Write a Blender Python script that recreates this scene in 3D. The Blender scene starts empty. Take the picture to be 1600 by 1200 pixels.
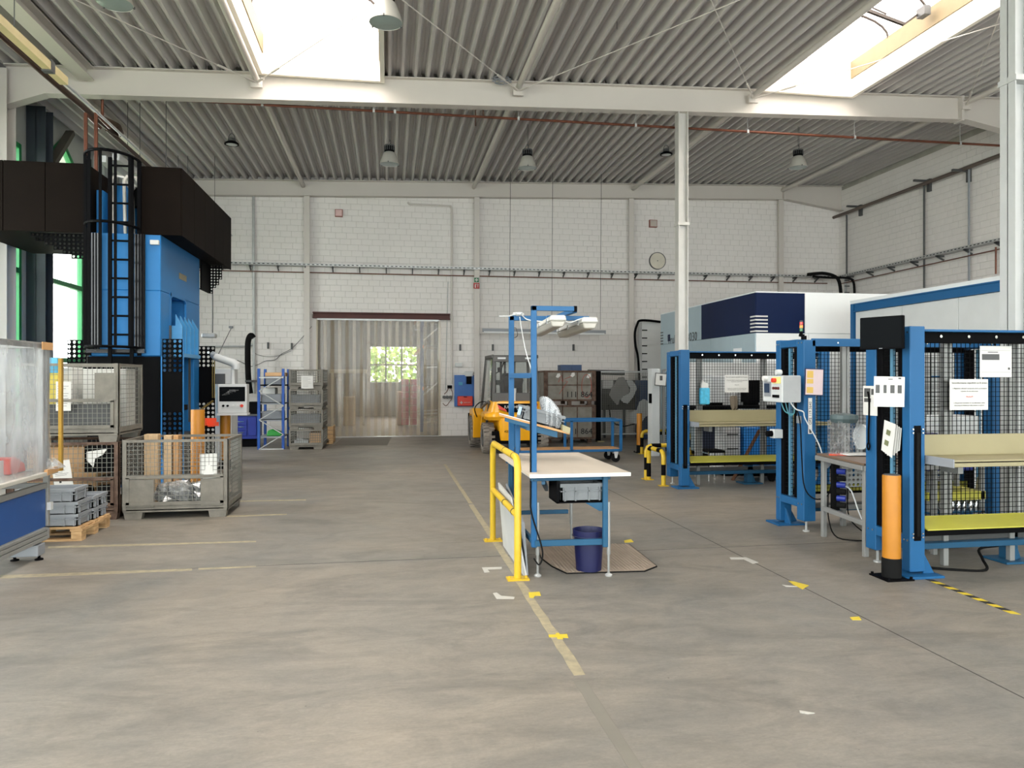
import bpy, math, random
from math import pi, radians, sin, cos, sqrt, atan2
from mathutils import Vector, Matrix
R = random.Random(7)
sc = bpy.context.scene
col = sc.collection
# ---------------------------------------------------------------- camera, sky, exposure
YAW = radians(9.53); FPX = 1150.0; CH = 1.65; HV = 592.0
cd = bpy.data.cameras.new('camera'); cam = bpy.data.objects.new('camera', cd); col.objects.link(cam)
cd.sensor_width = 36; cd.lens = FPX / 1600 * 36; cd.shift_y = -8 / 1600; cd.clip_end = 300; cd.clip_start = .05
cam.location = (0, 0, CH); cam.rotation_euler = (pi / 2, 0, -YAW)
sc.camera = cam
w = bpy.data.worlds.new('sky'); sc.world = w; w.use_nodes = True
bg = w.node_tree.nodes['Background']; bg.inputs[0].default_value = (1.0, .965, .98, 1); bg.inputs[1].default_value = 9.5
sc.view_settings.view_transform = 'Standard'; sc.view_settings.look = 'None'
sc.view_settings.exposure = 0.2; sc.view_settings.gamma = 1; sc.view_settings.use_curve_mapping = False
cy = sc.cycles
cy.max_bounces = 7; cy.diffuse_bounces = 5; cy.glossy_bounces = 3; cy.transmission_bounces = 5; cy.transparent_max_bounces = 20
cy.caustics_reflective = False; cy.caustics_refractive = False; cy.sample_clamp_indirect = 6
def zr(x): return 7.25 + .0333 * x          # height of the slightly pitched roof deck over x
SKY = [(-2.23, -.15), (7.41, 9.36)]          # the two rooflights across x
SKY_Y = [(7.2, 13.72), (-.6, 6.6), (-5.9, -.9)]
FRONT_X = [(-6.4, 0), (.6, 7.0), (7.6, 13.8)]      # unseen glazing behind the camera, added to brighten the hall
WIN_Y = [(-5.2, 2.8), (3.6, 6.3), (8.2, 13.0), (14.4, 15.35), (16.1, 18.3)]  # first opening is out of view, added for more light from the left
def portal(loc, rot, sx, sy):
    l = bpy.data.lights.new('daylight_portal', 'AREA'); l.shape = 'RECTANGLE'; l.size = sx; l.size_y = sy
    l.cycles.is_portal = True
    o = bpy.data.objects.new('daylight_portal', l); o.location = loc; o.rotation_euler = rot; col.objects.link(o)
for a, b in SKY:
    for c, d in SKY_Y:
        portal(((a + b) / 2, (c + d) / 2, zr((a + b) / 2) + .95), (0, 0, 0), b - a, d - c)
for c, d in WIN_Y:
    portal((-7.05, (c + d) / 2, 3.3), (0, -pi / 2, 0), 5.9, d - c)
for a, b in FRONT_X: portal(((a + b) / 2, -6.5, 3.15), (pi / 2, 0, 0), b - a, 5.5)
portal((1.5, 27, 5.4), (0, 0, 0), 5, 2)
# ---------------------------------------------------------------- pixel helpers (photo pixel -> world)
CY_, SY_ = cos(YAW), sin(YAW)
def _k(u):
    x = (u - 800) / FPX
    return x * CY_ + SY_, CY_ - x * SY_
def Fl(u, v, z=0.0):
    a, b = _k(u); t = (CH - z) * FPX / (v - HV); return Vector((a * t, b * t, z))
def P(u, v, Y):
    a, b = _k(u); t = Y / b; return Vector((a * t, Y, CH + (HV - v) / FPX * t))
def PX(u, v, X):
    a, b = _k(u); t = X / a; return Vector((X, b * t, CH + (HV - v) / FPX * t))
# ---------------------------------------------------------------- mesh builder
OFF = {}
def smooth_path(p, k=5):
    """Catmull-Rom through the points"""
    o = []
    for i in range(len(p) - 1):
        a, b, c, d = p[max(i - 1, 0)], p[i], p[i + 1], p[min(i + 2, len(p) - 1)]
        for j in range(k):
            t = j / k; o.append(.5 * ((2 * b) + (c - a) * t + (2 * a - 5 * b + 4 * c - d) * t * t + (3 * b - a - 3 * c + d) * t ** 3))
    return o + [p[-1]]
class MB:
    def __init__(s): s.v = []; s.f = []; s.mi = []
    def add(s, vs, fs, mi=0):
        n = len(s.v); s.v += [tuple(p) for p in vs]; s.f += [tuple(i + n for i in f) for f in fs]; s.mi += [mi] * len(fs); return s
    def hexa(s, p, mi=0):
        return s.add(p, [(3, 2, 1, 0), (4, 5, 6, 7), (0, 1, 5, 4), (1, 2, 6, 5), (2, 3, 7, 6), (3, 0, 4, 7)], mi)
    def box(s, x0, x1, y0, y1, z0, z1, mi=0):
        if x0 > x1: x0, x1 = x1, x0
        if y0 > y1: y0, y1 = y1, y0
        if z0 > z1: z0, z1 = z1, z0
        return s.hexa([(x0, y0, z0), (x1, y0, z0), (x1, y1, z0), (x0, y1, z0), (x0, y0, z1), (x1, y0, z1), (x1, y1, z1), (x0, y1, z1)], mi)
    def obox(s, c, size, M, mi=0):
        c = Vector(c); h = [d / 2 for d in size]
        q = [(-1, -1, -1), (1, -1, -1), (1, 1, -1), (-1, 1, -1), (-1, -1, 1), (1, -1, 1), (1, 1, 1), (-1, 1, 1)]
        return s.hexa([c + M @ Vector((a * h[0], b * h[1], d * h[2])) for a, b, d in q], mi)
    def bar(s, p, q, w_, h_=None, up=(0, 0, 1), mi=0):
        h_ = w_ if h_ is None else h_
        p, q = Vector(p), Vector(q); d = (q - p).normalized(); u = Vector(up)
        if abs(d.dot(u)) > .95: u = Vector((0, 1, 0)) if abs(d.y) < .9 else Vector((1, 0, 0))
        a = d.cross(u).normalized() * w_ / 2; b = a.cross(d).normalized() * h_ / 2
        return s.hexa([p - a - b, p + a - b, p + a + b, p - a + b, q - a - b, q + a - b, q + a + b, q - a + b], mi)
    def tube(s, pts, r, n=8, mi=0, rr=None, cap=True):
        pts = [Vector(p) for p in pts]
        if 4 <= len(pts) <= 14 and ((n in (5, 6) and r <= .015) or r in (.075, .035, .05)) and rr is None: pts = smooth_path(pts)
        N = len(pts)
        d0 = (pts[1] - pts[0]).normalized()
        a = d0.orthogonal().normalized()
        base = len(s.v)
        for i, p in enumerate(pts):
            d = ((pts[min(i + 1, N - 1)] - pts[i]).normalized() + (pts[i] - pts[max(i - 1, 0)]).normalized())
            d = d.normalized() if d.length > 1e-6 else d0
            a = (a - d * a.dot(d)).normalized(); b = d.cross(a)
            ri = rr[i] if rr else r
            s.v += [tuple(p + (a * cos(2 * pi * k / n) + b * sin(2 * pi * k / n)) * ri) for k in range(n)]
        for i in range(N - 1):
            for k in range(n):
                k2 = (k + 1) % n; o = base + i * n
                s.f.append((o + k, o + k2, o + n + k2, o + n + k)); s.mi.append(mi)
        if cap:
            s.f.append(tuple(base + k for k in range(n))[::-1]); s.f.append(tuple(base + (N - 1) * n + k for k in range(n))); s.mi += [mi, mi]
        return s
    def cyl(s, p, q, r, n=12, mi=0, r2=None):
        return s.tube([p, q], r, n, mi, rr=[r, r if r2 is None else r2])
    def prism(s, poly, axis, a, b, mi=0):
        def pt(u, v, t): return {'x': (t, u, v), 'y': (u, t, v), 'z': (u, v, t)}[axis]
        n = len(poly)
        vs = [pt(u, v, a) for u, v in poly] + [pt(u, v, b) for u, v in poly]
        return s.add(vs, [tuple(range(n))[::-1], tuple(range(n, 2 * n))] + [(i, (i + 1) % n, n + (i + 1) % n, n + i) for i in range(n)], mi)
    def lathe(s, prof, c, n=20, mi=0, M=None):
        c = Vector(c); base = len(s.v); m = len(prof)
        for r, z in prof:
            for k in range(n):
                p = Vector((r * cos(2 * pi * k / n), r * sin(2 * pi * k / n), z))
                s.v.append(tuple(c + (M @ p if M else p)))
        for i in range(m - 1):
            for k in range(n):
                k2 = (k + 1) % n; o = base + i * n
                s.f.append((o + k, o + k2, o + n + k2, o + n + k)); s.mi.append(mi)
        return s
    def perf(s, o, ux, uz, nx, nz, pitch, r, th=.004, mi=0, keep=None, sq=.85):
        """sheet of nx x nz cells with an octagonal hole each"""
        o, ux, uz = Vector(o), Vector(ux).normalized(), Vector(uz).normalized(); nn = ux.cross(uz) * th
        for i in range(nx):
            for j in range(nz):
                c = o + ux * (i + .5) * pitch + uz * (j + .5) * pitch
                if keep and keep(i, j) is None: continue
                h = pitch / 2
                out = [(1, 0), (1, 1), (0, 1), (-1, 1), (-1, 0), (-1, -1), (0, -1), (1, -1)]
                if keep and keep(i, j) == 0:
                    s.add([c + ux * a * h + uz * b * h for a, b in ((-1, -1), (1, -1), (1, 1), (-1, 1))], [(0, 1, 2, 3)], mi); continue
                vo = [c + ux * a * h + uz * b * h for a, b in out]
                vi = [c + (ux * cos(k * pi / 4) + uz * sin(k * pi / 4)) * r for k in range(8)]
                vb = [p + nn for p in vi]
                s.add(vo + vi + vb, [(k, (k + 1) % 8, 8 + (k + 1) % 8, 8 + k) for k in range(8)] + [(8 + k, 8 + (k + 1) % 8, 16 + (k + 1) % 8, 16 + k) for k in range(8)], mi)
        return s
    def grid(s, o, ux, uz, W, Hh, nx, nz, t, mi=0):
        """crossed wires"""
        o, ux, uz = Vector(o), Vector(ux).normalized(), Vector(uz).normalized()
        for i in range(nx + 1):
            p = o + ux * W * i / nx; s.bar(p, p + uz * Hh, t, mi=mi)
        for j in range(nz + 1):
            p = o + uz * Hh * j / nz; s.bar(p, p + ux * W, t, mi=mi)
        return s
    def build(s, name, mats, parent=None, bev=0, smooth=False, kind=None, label=None, off=None):
        if not isinstance(mats, (list, tuple)): mats = [mats]
        if off is not None: o0 = Vector(off)
        elif parent is not None: o0 = OFF[parent.name]
        else:
            xs = [p[0] for p in s.v]; ys = [p[1] for p in s.v]; o0 = Vector(((min(xs) + max(xs)) / 2, (min(ys) + max(ys)) / 2, min(p[2] for p in s.v)))
        me = bpy.data.meshes.new(name)
        me.from_pydata([(p[0] - o0.x, p[1] - o0.y, p[2] - o0.z) for p in s.v], [], s.f)
        for m in mats: me.materials.append(m)
        if len(mats) > 1: me.polygons.foreach_set('material_index', s.mi)
        if smooth:
            me.polygons.foreach_set('use_smooth', [True] * len(s.f)); me.set_sharp_from_angle(angle=radians(38))
        me.update()
        o = bpy.data.objects.new(name, me); col.objects.link(o)
        if parent is not None: o.parent = parent; OFF[o.name] = OFF[parent.name]
        else: o.location = o0; OFF[o.name] = o0
        if bev:
            b = o.modifiers.new('bevel', 'BEVEL'); b.width = bev; b.segments = 1; b.limit_method = 'ANGLE'; b.angle_limit = radians(50); b.use_clamp_overlap = True
        if kind: o['kind'] = kind
        if label: o['label'] = label
        return o
def T(name, label, cat, loc, group=None):
    o = bpy.data.objects.new(name, None); col.objects.link(o); o.empty_display_size = .1
    o.location = loc; OFF[o.name] = Vector(loc); o['label'] = label; o['category'] = cat
    if group: o['group'] = group
    return o
def tag(o, label, cat, group=None):
    o['label'] = label; o['category'] = cat
    if group: o['group'] = group
    return o
def S(o): o['kind'] = 'structure'; return o
def dup(root, loc, rz=0.0, label=None, group=None, scale=None):
    r = root.copy(); col.objects.link(r); r.location = loc; r.rotation_euler = (0, 0, rz)
    if scale: r.scale = scale
    if label: r['label'] = label
    if group: r['group'] = group
    for ch in list(root.children):
        c = ch.copy(); col.objects.link(c); c.parent = r
        for g in list(ch.children):
            d = g.copy(); col.objects.link(d); d.parent = c
    return r
# ---------------------------------------------------------------- materials
def lin(h):
    h = h.lstrip('#'); o = []
    for i in (0, 2, 4):
        c = int(h[i:i + 2], 16) / 255; o.append(c / 12.92 if c <= .04045 else ((c + .055) / 1.055) ** 2.4)
    return tuple(o) + (1,)
MATS = {}
def mat(name, c, rough=.55, metal=0.0, var=.12, scale=3.0, bump=0.0, bscale=60, spec=.5, c2=None, aniso=None, coat=0):
    if name in MATS: return MATS[name]
    m = bpy.data.materials.new(name); m.use_nodes = True; nt = m.node_tree; N = nt.nodes; L = nt.links
    b = N['Principled BSDF']; b.inputs['Roughness'].default_value = rough; b.inputs['Metallic'].default_value = metal
    b.inputs['Specular IOR Level'].default_value = spec; b.inputs['Coat Weight'].default_value = coat
    tc = N.new('ShaderNodeTexCoord'); src = tc.outputs['Object']
    if aniso:
        mp = N.new('ShaderNodeMapping'); mp.inputs['Scale'].default_value = aniso; L.new(src, mp.inputs[0]); src = mp.outputs[0]
    n = N.new('ShaderNodeTexNoise'); n.inputs['Scale'].default_value = scale; n.inputs['Detail'].default_value = 5; n.inputs['Roughness'].default_value = .6; L.new(src, n.inputs[0])
    cr = N.new('ShaderNodeValToRGB'); base = lin(c)
    a = lin(c2) if c2 else tuple(x * (1 - var) for x in base[:3]) + (1,)
    e = tuple(min(1, x * (1 + var * .6)) for x in base[:3]) + (1,)
    cr.color_ramp.elements[0].color = a; cr.color_ramp.elements[0].position = .3
    cr.color_ramp.elements[1].color = e; cr.color_ramp.elements[1].position = .7
    L.new(n.outputs['Fac'], cr.inputs[0]); L.new(cr.outputs[0], b.inputs['Base Color'])
    if bump:
        n2 = N.new('ShaderNodeTexNoise'); n2.inputs['Scale'].default_value = bscale; L.new(tc.outputs['Object'], n2.inputs[0])
        bp = N.new('ShaderNodeBump'); bp.inputs['Strength'].default_value = bump; bp.inputs['Distance'].default_value = .01
        L.new(n2.outputs['Fac'], bp.inputs['Height']); L.new(bp.outputs[0], b.inputs['Normal'])
    MATS[name] = m; return m
def clear(name, c, tr=.8, rough=.1, diff=(.8, .8, .8), scale=3, lo=.0, aniso=(1, 1, 1)):
    """see-through sheet: transparent mixed with diffuse/translucent haze and a thin gloss"""
    m = bpy.data.materials.new(name); m.use_nodes = True; nt = m.node_tree; N = nt.nodes; L = nt.links
    N.remove(N['Principled BSDF']); out = N['Material Output']
    t = N.new('ShaderNodeBsdfTransparent'); t.inputs[0].default_value = c
    d = N.new('ShaderNodeBsdfDiffuse'); d.inputs[0].default_value = diff + (1,)
    tl = N.new('ShaderNodeBsdfTranslucent'); tl.inputs[0].default_value = diff + (1,)
    g = N.new('ShaderNodeBsdfGlossy'); g.inputs['Roughness'].default_value = rough
    m1 = N.new('ShaderNodeMixShader'); m1.inputs[0].default_value = .5; L.new(d.outputs[0], m1.inputs[1]); L.new(tl.outputs[0], m1.inputs[2])
    m2 = N.new('ShaderNodeMixShader'); L.new(m1.outputs[0], m2.inputs[1]); L.new(t.outputs[0], m2.inputs[2])
    tc = N.new('ShaderNodeTexCoord'); mp = N.new('ShaderNodeMapping'); mp.inputs['Scale'].default_value = aniso
    n = N.new('ShaderNodeTexNoise'); n.inputs['Scale'].default_value = scale; n.inputs['Detail'].default_value = 4
    L.new(tc.outputs['Object'], mp.inputs[0]); L.new(mp.outputs[0], n.inputs[0])
    mr = N.new('ShaderNodeMapRange'); mr.inputs['From Min'].default_value = .3; mr.inputs['From Max'].default_value = .7
    mr.inputs['To Min'].default_value = max(0, tr - lo); mr.inputs['To Max'].default_value = min(1, tr + lo)
    L.new(n.outputs['Fac'], mr.inputs[0]); L.new(mr.outputs[0], m2.inputs[0])
    lw = N.new('ShaderNodeLayerWeight'); pw = N.new('ShaderNodeMath'); pw.operation = 'POWER'; pw.inputs[1].default_value = 4; L.new(lw.outputs['Facing'], pw.inputs[0])
    fr = N.new('ShaderNodeMath'); fr.operation = 'MULTIPLY_ADD'; fr.inputs[1].default_value = .5; fr.inputs[2].default_value = .03; L.new(pw.outputs[0], fr.inputs[0])
    m3 = N.new('ShaderNodeMixShader'); L.new(fr.outputs[0], m3.inputs[0]); L.new(m2.outputs[0], m3.inputs[1]); L.new(g.outputs[0], m3.inputs[2])
    L.new(m3.outputs[0], out.inputs[0]); return m
def emit(name, c, st):
    m = bpy.data.materials.new(name); m.use_nodes = True; b = m.node_tree.nodes['Principled BSDF']
    b.inputs['Base Color'].default_value = lin(c); b.inputs['Emission Color'].default_value = lin(c); b.inputs['Emission Strength'].default_value = st; return m
M_wallw = mat('painted_block', '#E2DEDA', .7, var=.04, scale=1.2, bump=.15, bscale=25)
M_joint = mat('block_joint', '#A9A79E', .85)
M_deck = mat('deck_paint', '#C1BDBB', .5, var=.06, scale=.8)
M_beam = mat('beam_paint', '#C9C3BC', .5, var=.04, scale=.7)
M_beamg = mat('grey_column_paint', '#A9ACA8', .5, var=.08, scale=1.5)
M_white = mat('white_curb_paint', '#E6E1D4', .55, var=.04)
M_galv = mat('galvanised_steel', '#B6B8B7', .38, .35, var=.14, scale=8)
M_post = mat('bright_post_steel', '#CFCDC8', .4, .25, var=.08, scale=3)
M_alu = mat('aluminium_profile', '#929391', .4, .35, var=.08, scale=5)
M_copper = mat('copper_pipe', '#6E4231', .4, .5, var=.3, scale=3)
M_rustp = mat('brown_primer', '#50231C', .6, var=.2)
M_blue = mat('machine_blue', '#1C5786', .45, spec=.3, var=.05, scale=2)
M_blued = mat('bench_blue', '#20506F', .45, spec=.3, var=.07, scale=4)
M_press = mat('press_blue', '#2874B2', .45, spec=.3, var=.05, scale=1.2)
M_navy = mat('cabinet_navy', '#1B2F8C', .4, var=.08)
M_rack = mat('rack_blue', '#1C4FA0', .4, var=.1)
M_black = mat('black_powder_coat', '#08080A', .55, spec=.05, var=.2)
M_bbrown = mat('brown_black_cladding', '#16110E', .6, spec=.03, var=.14, scale=2)
M_dark = mat('dark_rubber', '#151515', .8, spec=.1, var=.2)
M_grey = mat('mid_grey_plastic', '#878B90', .5, var=.06)
M_lgrey = mat('light_grey_paint', '#C7C9C8', .45, var=.05)
M_offw = mat('machine_white', '#C3C6C6', .4, var=.03)
M_dgrey = mat('dark_grey_metal', '#4B4C4C', .5, var=.12)
M_crate = mat('crate_grey_paint', '#79756C', .62, .2, var=.26, scale=7, bump=.1)
M_crrust = mat('rusty_crate_steel', '#6B574A', .75, .2, var=.3, scale=9, c2='#3E2B22')
M_yel = mat('safety_yellow', '#BFA01C', .45, var=.1, scale=6, c2='#BD9A1B')
M_oran = mat('bollard_yellow', '#AE7010', .5, var=.08, scale=5)
M_fork = mat('forklift_yellow', '#F3AC19', .32, var=.05, coat=.3)
M_wood = mat('pine_wood', '#C9A87C', .7, var=.25, scale=5, aniso=(1, 1, 8), c2='#98744A')
M_ply = mat('plywood', '#B98C5C', .65, var=.2, scale=6)
M_paper = mat('white_paper', '#D3D2CE', .7, var=.02)
M_cream = mat('cream_tray', '#948C6C', .5, var=.05)
M_lime = mat('pale_yellow_ledge', '#B5B044', .5, var=.08, scale=4)
M_red = mat('signal_red', '#D2351F', .4, var=.08)
M_redor = mat('orange_red_plastic', '#E8502A', .4, var=.08)
M_green = mat('green_frame', '#1F8A4C', .4, var=.06)
M_teal = mat('teal_frame', '#79C9BD', .4, var=.06)
M_pine = mat('dark_blue_grey_column', '#3B4148', .5, var=.1)  # dark blue-grey tone of one left hall column
M_foam = mat('black_ink', '#18181A', .7)
M_bworktop = mat('worktop_cream', '#C6BBAC', .4, var=.07, scale=2)
M_chrome = mat('chrome', '#D9DADA', .15, 1, var=.05)
M_screen = mat('dark_screen', '#070A0D', .45, var=.1, spec=.05)
M_glass = clear('window_glass', (.93, .97, .96, 1), .97, .03)
M_poly = clear('rooflight_polycarbonate', (1, .955, .88, 1), .9, .2, (.9, .86, .78))
M_film = clear('crumpled_plastic_film', (.93, .94, .95, 1), .64, .15, (.50, .51, .52), 3.5, .26, (1, 1.2, .35))
M_strip = clear('strip_curtain_pvc', (.93, .87, .76, 1), .74, .12, (.80, .73, .60), .8, .04, (.6, 1, .4))
M_clearp = clear('clear_plastic', (.93, .94, .95, 1), .78, .08, (.75, .77, .78), 14, .25)
M_cab = clear('cab_glass', (.80, .84, .83, 1), .9, .03)
M_mesh = mat('black_wire', '#0E0F10', .6, spec=.05, var=.1)
M_wgrey = mat('grey_wire', '#7E7D76', .5, .4, var=.15)
# ================================================================ SETTING
# floor: concrete slab
def floor_mat():
    m = bpy.data.materials.new('polished_concrete'); m.use_nodes = True; nt = m.node_tree; N = nt.nodes; L = nt.links
    b = N['Principled BSDF']; tc = N.new('ShaderNodeTexCoord')
    def noise(sc_, det, rg, mp=None, dist=0):
        n = N.new('ShaderNodeTexNoise'); n.inputs['Scale'].default_value = sc_; n.inputs['Detail'].default_value = det; n.inputs['Roughness'].default_value = rg; n.inputs['Distortion'].default_value = dist
        if mp:
            q = N.new('ShaderNodeMapping'); q.inputs['Scale'].default_value = mp[0]; q.inputs['Rotation'].default_value = mp[1]; L.new(tc.outputs['Object'], q.inputs[0]); L.new(q.outputs[0], n.inputs[0])
        else: L.new(tc.outputs['Object'], n.inputs[0])
        return n
    def ramp(n, c0, c1, p0=.3, p1=.7):
        r = N.new('ShaderNodeValToRGB'); r.color_ramp.elements[0].color = c0; r.color_ramp.elements[1].color = c1
        r.color_ramp.elements[0].position = p0; r.color_ramp.elements[1].position = p1; L.new(n.outputs['Fac'], r.inputs[0]); return r
    def mix(kind, f, a, bb):
        x = N.new('ShaderNodeMix'); x.data_type = 'RGBA'; x.blend_type = kind; x.inputs[0].default_value = f; L.new(a, x.inputs[6]); L.new(bb, x.inputs[7]); return x.outputs[2]
    a = ramp(noise(.35, 6, .62, None, .8), lin('#6F6E6B'), lin('#877F75'), .32, .68)
    bb = ramp(noise(1.6, 8, .7, ((1, 2.4, 1), (0, 0, .5)), 1.2), (.72, .73, .73, 1), (1.08, 1.06, 1.02, 1), .28, .66)
    c = ramp(noise(9, 8, .75, ((1, 3, 1), (0, 0, .15)), 2), (.84, .84, .83, 1), (1.06, 1.06, 1.05, 1), .34, .6)
    d = ramp(noise(60, 4, .6), (.93, .93, .93, 1), (1.04, 1.04, 1.04, 1))
    e = ramp(noise(.8, 5, .75, ((.35, 1, 1), (0, 0, 1.2)), 3), (.72, .73, .73, 1), (1, 1, 1, 1), .34, .5)
    x = mix('MULTIPLY', 1, a.outputs[0], bb.outputs[0]); x = mix('MULTIPLY', .8, x, c.outputs[0]); x = mix('MULTIPLY', 1, x, d.outputs[0]); x = mix('MULTIPLY', .8, x, e.outputs[0])
    sp = noise(26, 2, .5); sr = ramp(sp, (1, 1, 1, 1), (.35, .33, .3, 1), .775, .79); x = mix('MULTIPLY', .8, x, sr.outputs[0])
    L.new(x, b.inputs['Base Color'])
    rr = N.new('ShaderNodeMapRange'); rr.inputs['To Min'].default_value = .36; rr.inputs['To Max'].default_value = .66; L.new(noise(1.2, 6, .7).outputs['Fac'], rr.inputs[0]); L.new(rr.outputs[0], b.inputs['Roughness'])
    b.inputs['Specular IOR Level'].default_value = .45
    bp = N.new('ShaderNodeBump'); bp.inputs['Strength'].default_value = .08; bp.inputs['Distance'].default_value = .01; L.new(noise(14, 6, .7).outputs['Fac'], bp.inputs['Height']); L.new(bp.outputs[0], b.inputs['Normal'])
    return m
M_floor = floor_mat()
# slabs cut by saw joints at x=3.24 and y=6.78 -> bays laid out with a dark recess between
S(MB().box(-7.2, 14.4, -6.3, 34, -.3, -.002).build('floor', mat('joint_filler', '#2A2826', .9), off=(0, 0, 0)))
fl = bpy.data.objects['floor']
JX = [-7.2, 3.24, 14.4]; JY = [-6.3, .1, 6.78, 13.5, 20.2, 34]
for i in range(2):
    for j in range(5):
        g = .006; gy0 = .009 if j == 2 else .002; gy1 = .009 if j == 1 else .002
        MB().box(JX[i] + g, JX[i + 1] - g, JY[j] + gy0, JY[j + 1] - gy1, -.25, 0).build('floor_slab', M_floor, fl)
# floor markings
M_tape = mat('worn_yellow_tape', '#968B70', .6, var=.2, scale=14, c2='#7E7866')
M_tapey = mat('yellow_tape', '#C4AE2E', .5, var=.08)
M_tapew = mat('white_floor_paint', '#ADABA4', .6, var=.1)
def decal(name, polys, m, h=.0015):
    b = MB()
    for i, p in enumerate(polys): b.prism([(q.x, q.y) for q in p], 'z', .0, h + i * .0004)
    return S(b.build(name, m))
def ribbon(x0, x1, ya, yb, n=14, j=.006):
    l = [Vector((x0 + R.uniform(-j, j), ya + (yb - ya) * i / n, 0)) for i in range(n + 1)]
    r = [Vector((x1 + R.uniform(-j, j), ya + (yb - ya) * i / n, 0)) for i in range(n + 1)]
    return l + r[::-1]
decal('floor_tape', [ribbon(1.02, 1.085, 3.98, 5.95), ribbon(1.035, 1.10, 6.0, 9.6, 20, .003), ribbon(1.045, 1.10, 9.7, 14.2, 20, .003)], M_tape)
decal('floor_marking', [ribbon(1.0, 1.07, 2.4, 3.9, 10, .004)], mat('tape_residue', '#6E6A61', .7, var=.1))
decal('floor_tape', [[Fl(u, v) for u, v in q] for q in [((857, 992), (886, 991), (888, 997), (858, 996)), ((868, 990), (873, 989), (880, 999), (871, 999)), ((826, 926), (843, 925), (845, 931), (836, 931), (833, 935), (827, 934)), ((1232, 908), (1240, 909), (1264, 915), (1254, 921), (1240, 914)), ((1328, 965), (1342, 964), (1346, 969), (1332, 969)), ((975, 845), (986, 843), (990, 847), (976, 848))]], M_tapey, .002)
decal('floor_marking', [[Fl(u, v) for u, v in q] for q in [((770, 927), (776, 926), (783, 931), (804, 933), (803, 936), (776, 936)), ((753, 887), (784, 886), (784, 889), (762, 890), (765, 894), (757, 895)), ((1140, 871), (1166, 871), (1185, 879), (1176, 881), (1162, 874), (1142, 874)), ((1222, 914), (1250, 917), (1228, 917))]], M_tapew)
decal('floor_tape', [[Fl(0, 899), Fl(300, 888.5), Fl(300, 891.5), Fl(0, 904)], [Fl(310, 888), Fl(400, 884.5), Fl(400, 886), Fl(310, 890.5)], [Fl(75, 854), Fl(400, 845), Fl(400, 847), Fl(75, 857)], [Fl(355, 806), Fl(448, 803), Fl(448, 804.5), Fl(355, 808)], [Fl(370, 782.5), Fl(478, 780.5), Fl(478, 782), Fl(370, 784)]], M_tape)
decal('floor_marking', [[Fl(u, v) for u, v in q] for q in [((1249, 1111), (1262, 1113), (1273, 1115), (1262, 1116), (1250, 1114))]], M_tapew, .004)
# black/yellow hazard tape on the floor at the right
hz = MB()
a, b_ = Vector((4.385, 5.42, 0)), Vector((4.34, 4.52, 0))
for i in range(12):
    p = a.lerp(b_, i / 12); q = a.lerp(b_, (i + 1) / 12); wv = Vector((.028, 0, 0)); sk = Vector((0, -.03, 0))
    hz.prism([((p - wv).x, (p - wv).y), ((p + wv + sk).x, (p + wv + sk).y), ((q + wv + sk).x, (q + wv + sk).y), ((q - wv).x, (q - wv).y)], 'z', 0, .002, mi=i % 2)
S(hz.build('hazard_tape_marking', [M_foam, M_tapey]))
# dark mat in front of the strip curtain
S(MB().prism([(p.x, p.y) for p in (Fl(520, 697), Fl(605, 696), Fl(612, 683), Fl(535, 684))], 'z', 0, .004).build('floor_patch', mat('patched_concrete', '#77736C', .8, var=.05)))

# ---- walls
DX0, DX1, DZ = -1.96, 1.42, 3.36
wb = MB()
wb.box(-7.2, DX0, 21.3, 21.6, 0, 8.2); wb.box(DX1, 14.4, 21.3, 21.6, 0, 8.2); wb.box(DX0, DX1, 21.3, 21.6, DZ, 8.2)
wall_back = S(wb.build('wall_back', M_joint))
wall_right = S(MB().box(14.1, 14.4, -6.3, 21.3, 0, 8.2).build('wall_right', M_joint))
b = MB().box(-7.2, 14.4, -6.6, -6.3, 0, .4).box(-7.2, 14.4, -6.6, -6.3, 5.9, 8.2); FW = [-7.2] + [x for p in FRONT_X for x in p] + [14.4]
for i in range(0, len(FW), 2): b.box(FW[i], FW[i + 1], -6.6, -6.3, .4, 5.9)
S(b.build('wall_front', mat('plain_white_wall', '#C9C6BC', .8)))
def brick_mesh(w_, h_, axis):
    b = MB(); g = .0018; d = .006; e = .003
    o = [(-w_ / 2 + g, -h_ / 2 + g), (w_ / 2 - g, -h_ / 2 + g), (w_ / 2 - g, h_ / 2 - g), (-w_ / 2 + g, h_ / 2 - g)]
    i = [(-w_ / 2 + g + e, -h_ / 2 + g + e), (w_ / 2 - g - e, -h_ / 2 + g + e), (w_ / 2 - g - e, h_ / 2 - g - e), (-w_ / 2 + g + e, h_ / 2 - g - e)]
    if axis == 'y': vs = [(a, 0, c) for a, c in o] + [(a, -d, c) for a, c in i]
    else: vs = [(0, -a, c) for a, c in o] + [(-d, -a, c) for a, c in i]
    b.add(vs, [(4, 5, 6, 7)] + [(k, (k + 1) % 4, 4 + (k + 1) % 4, 4 + k) for k in range(4)]); return b
BW, BH = .30, .165
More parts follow.
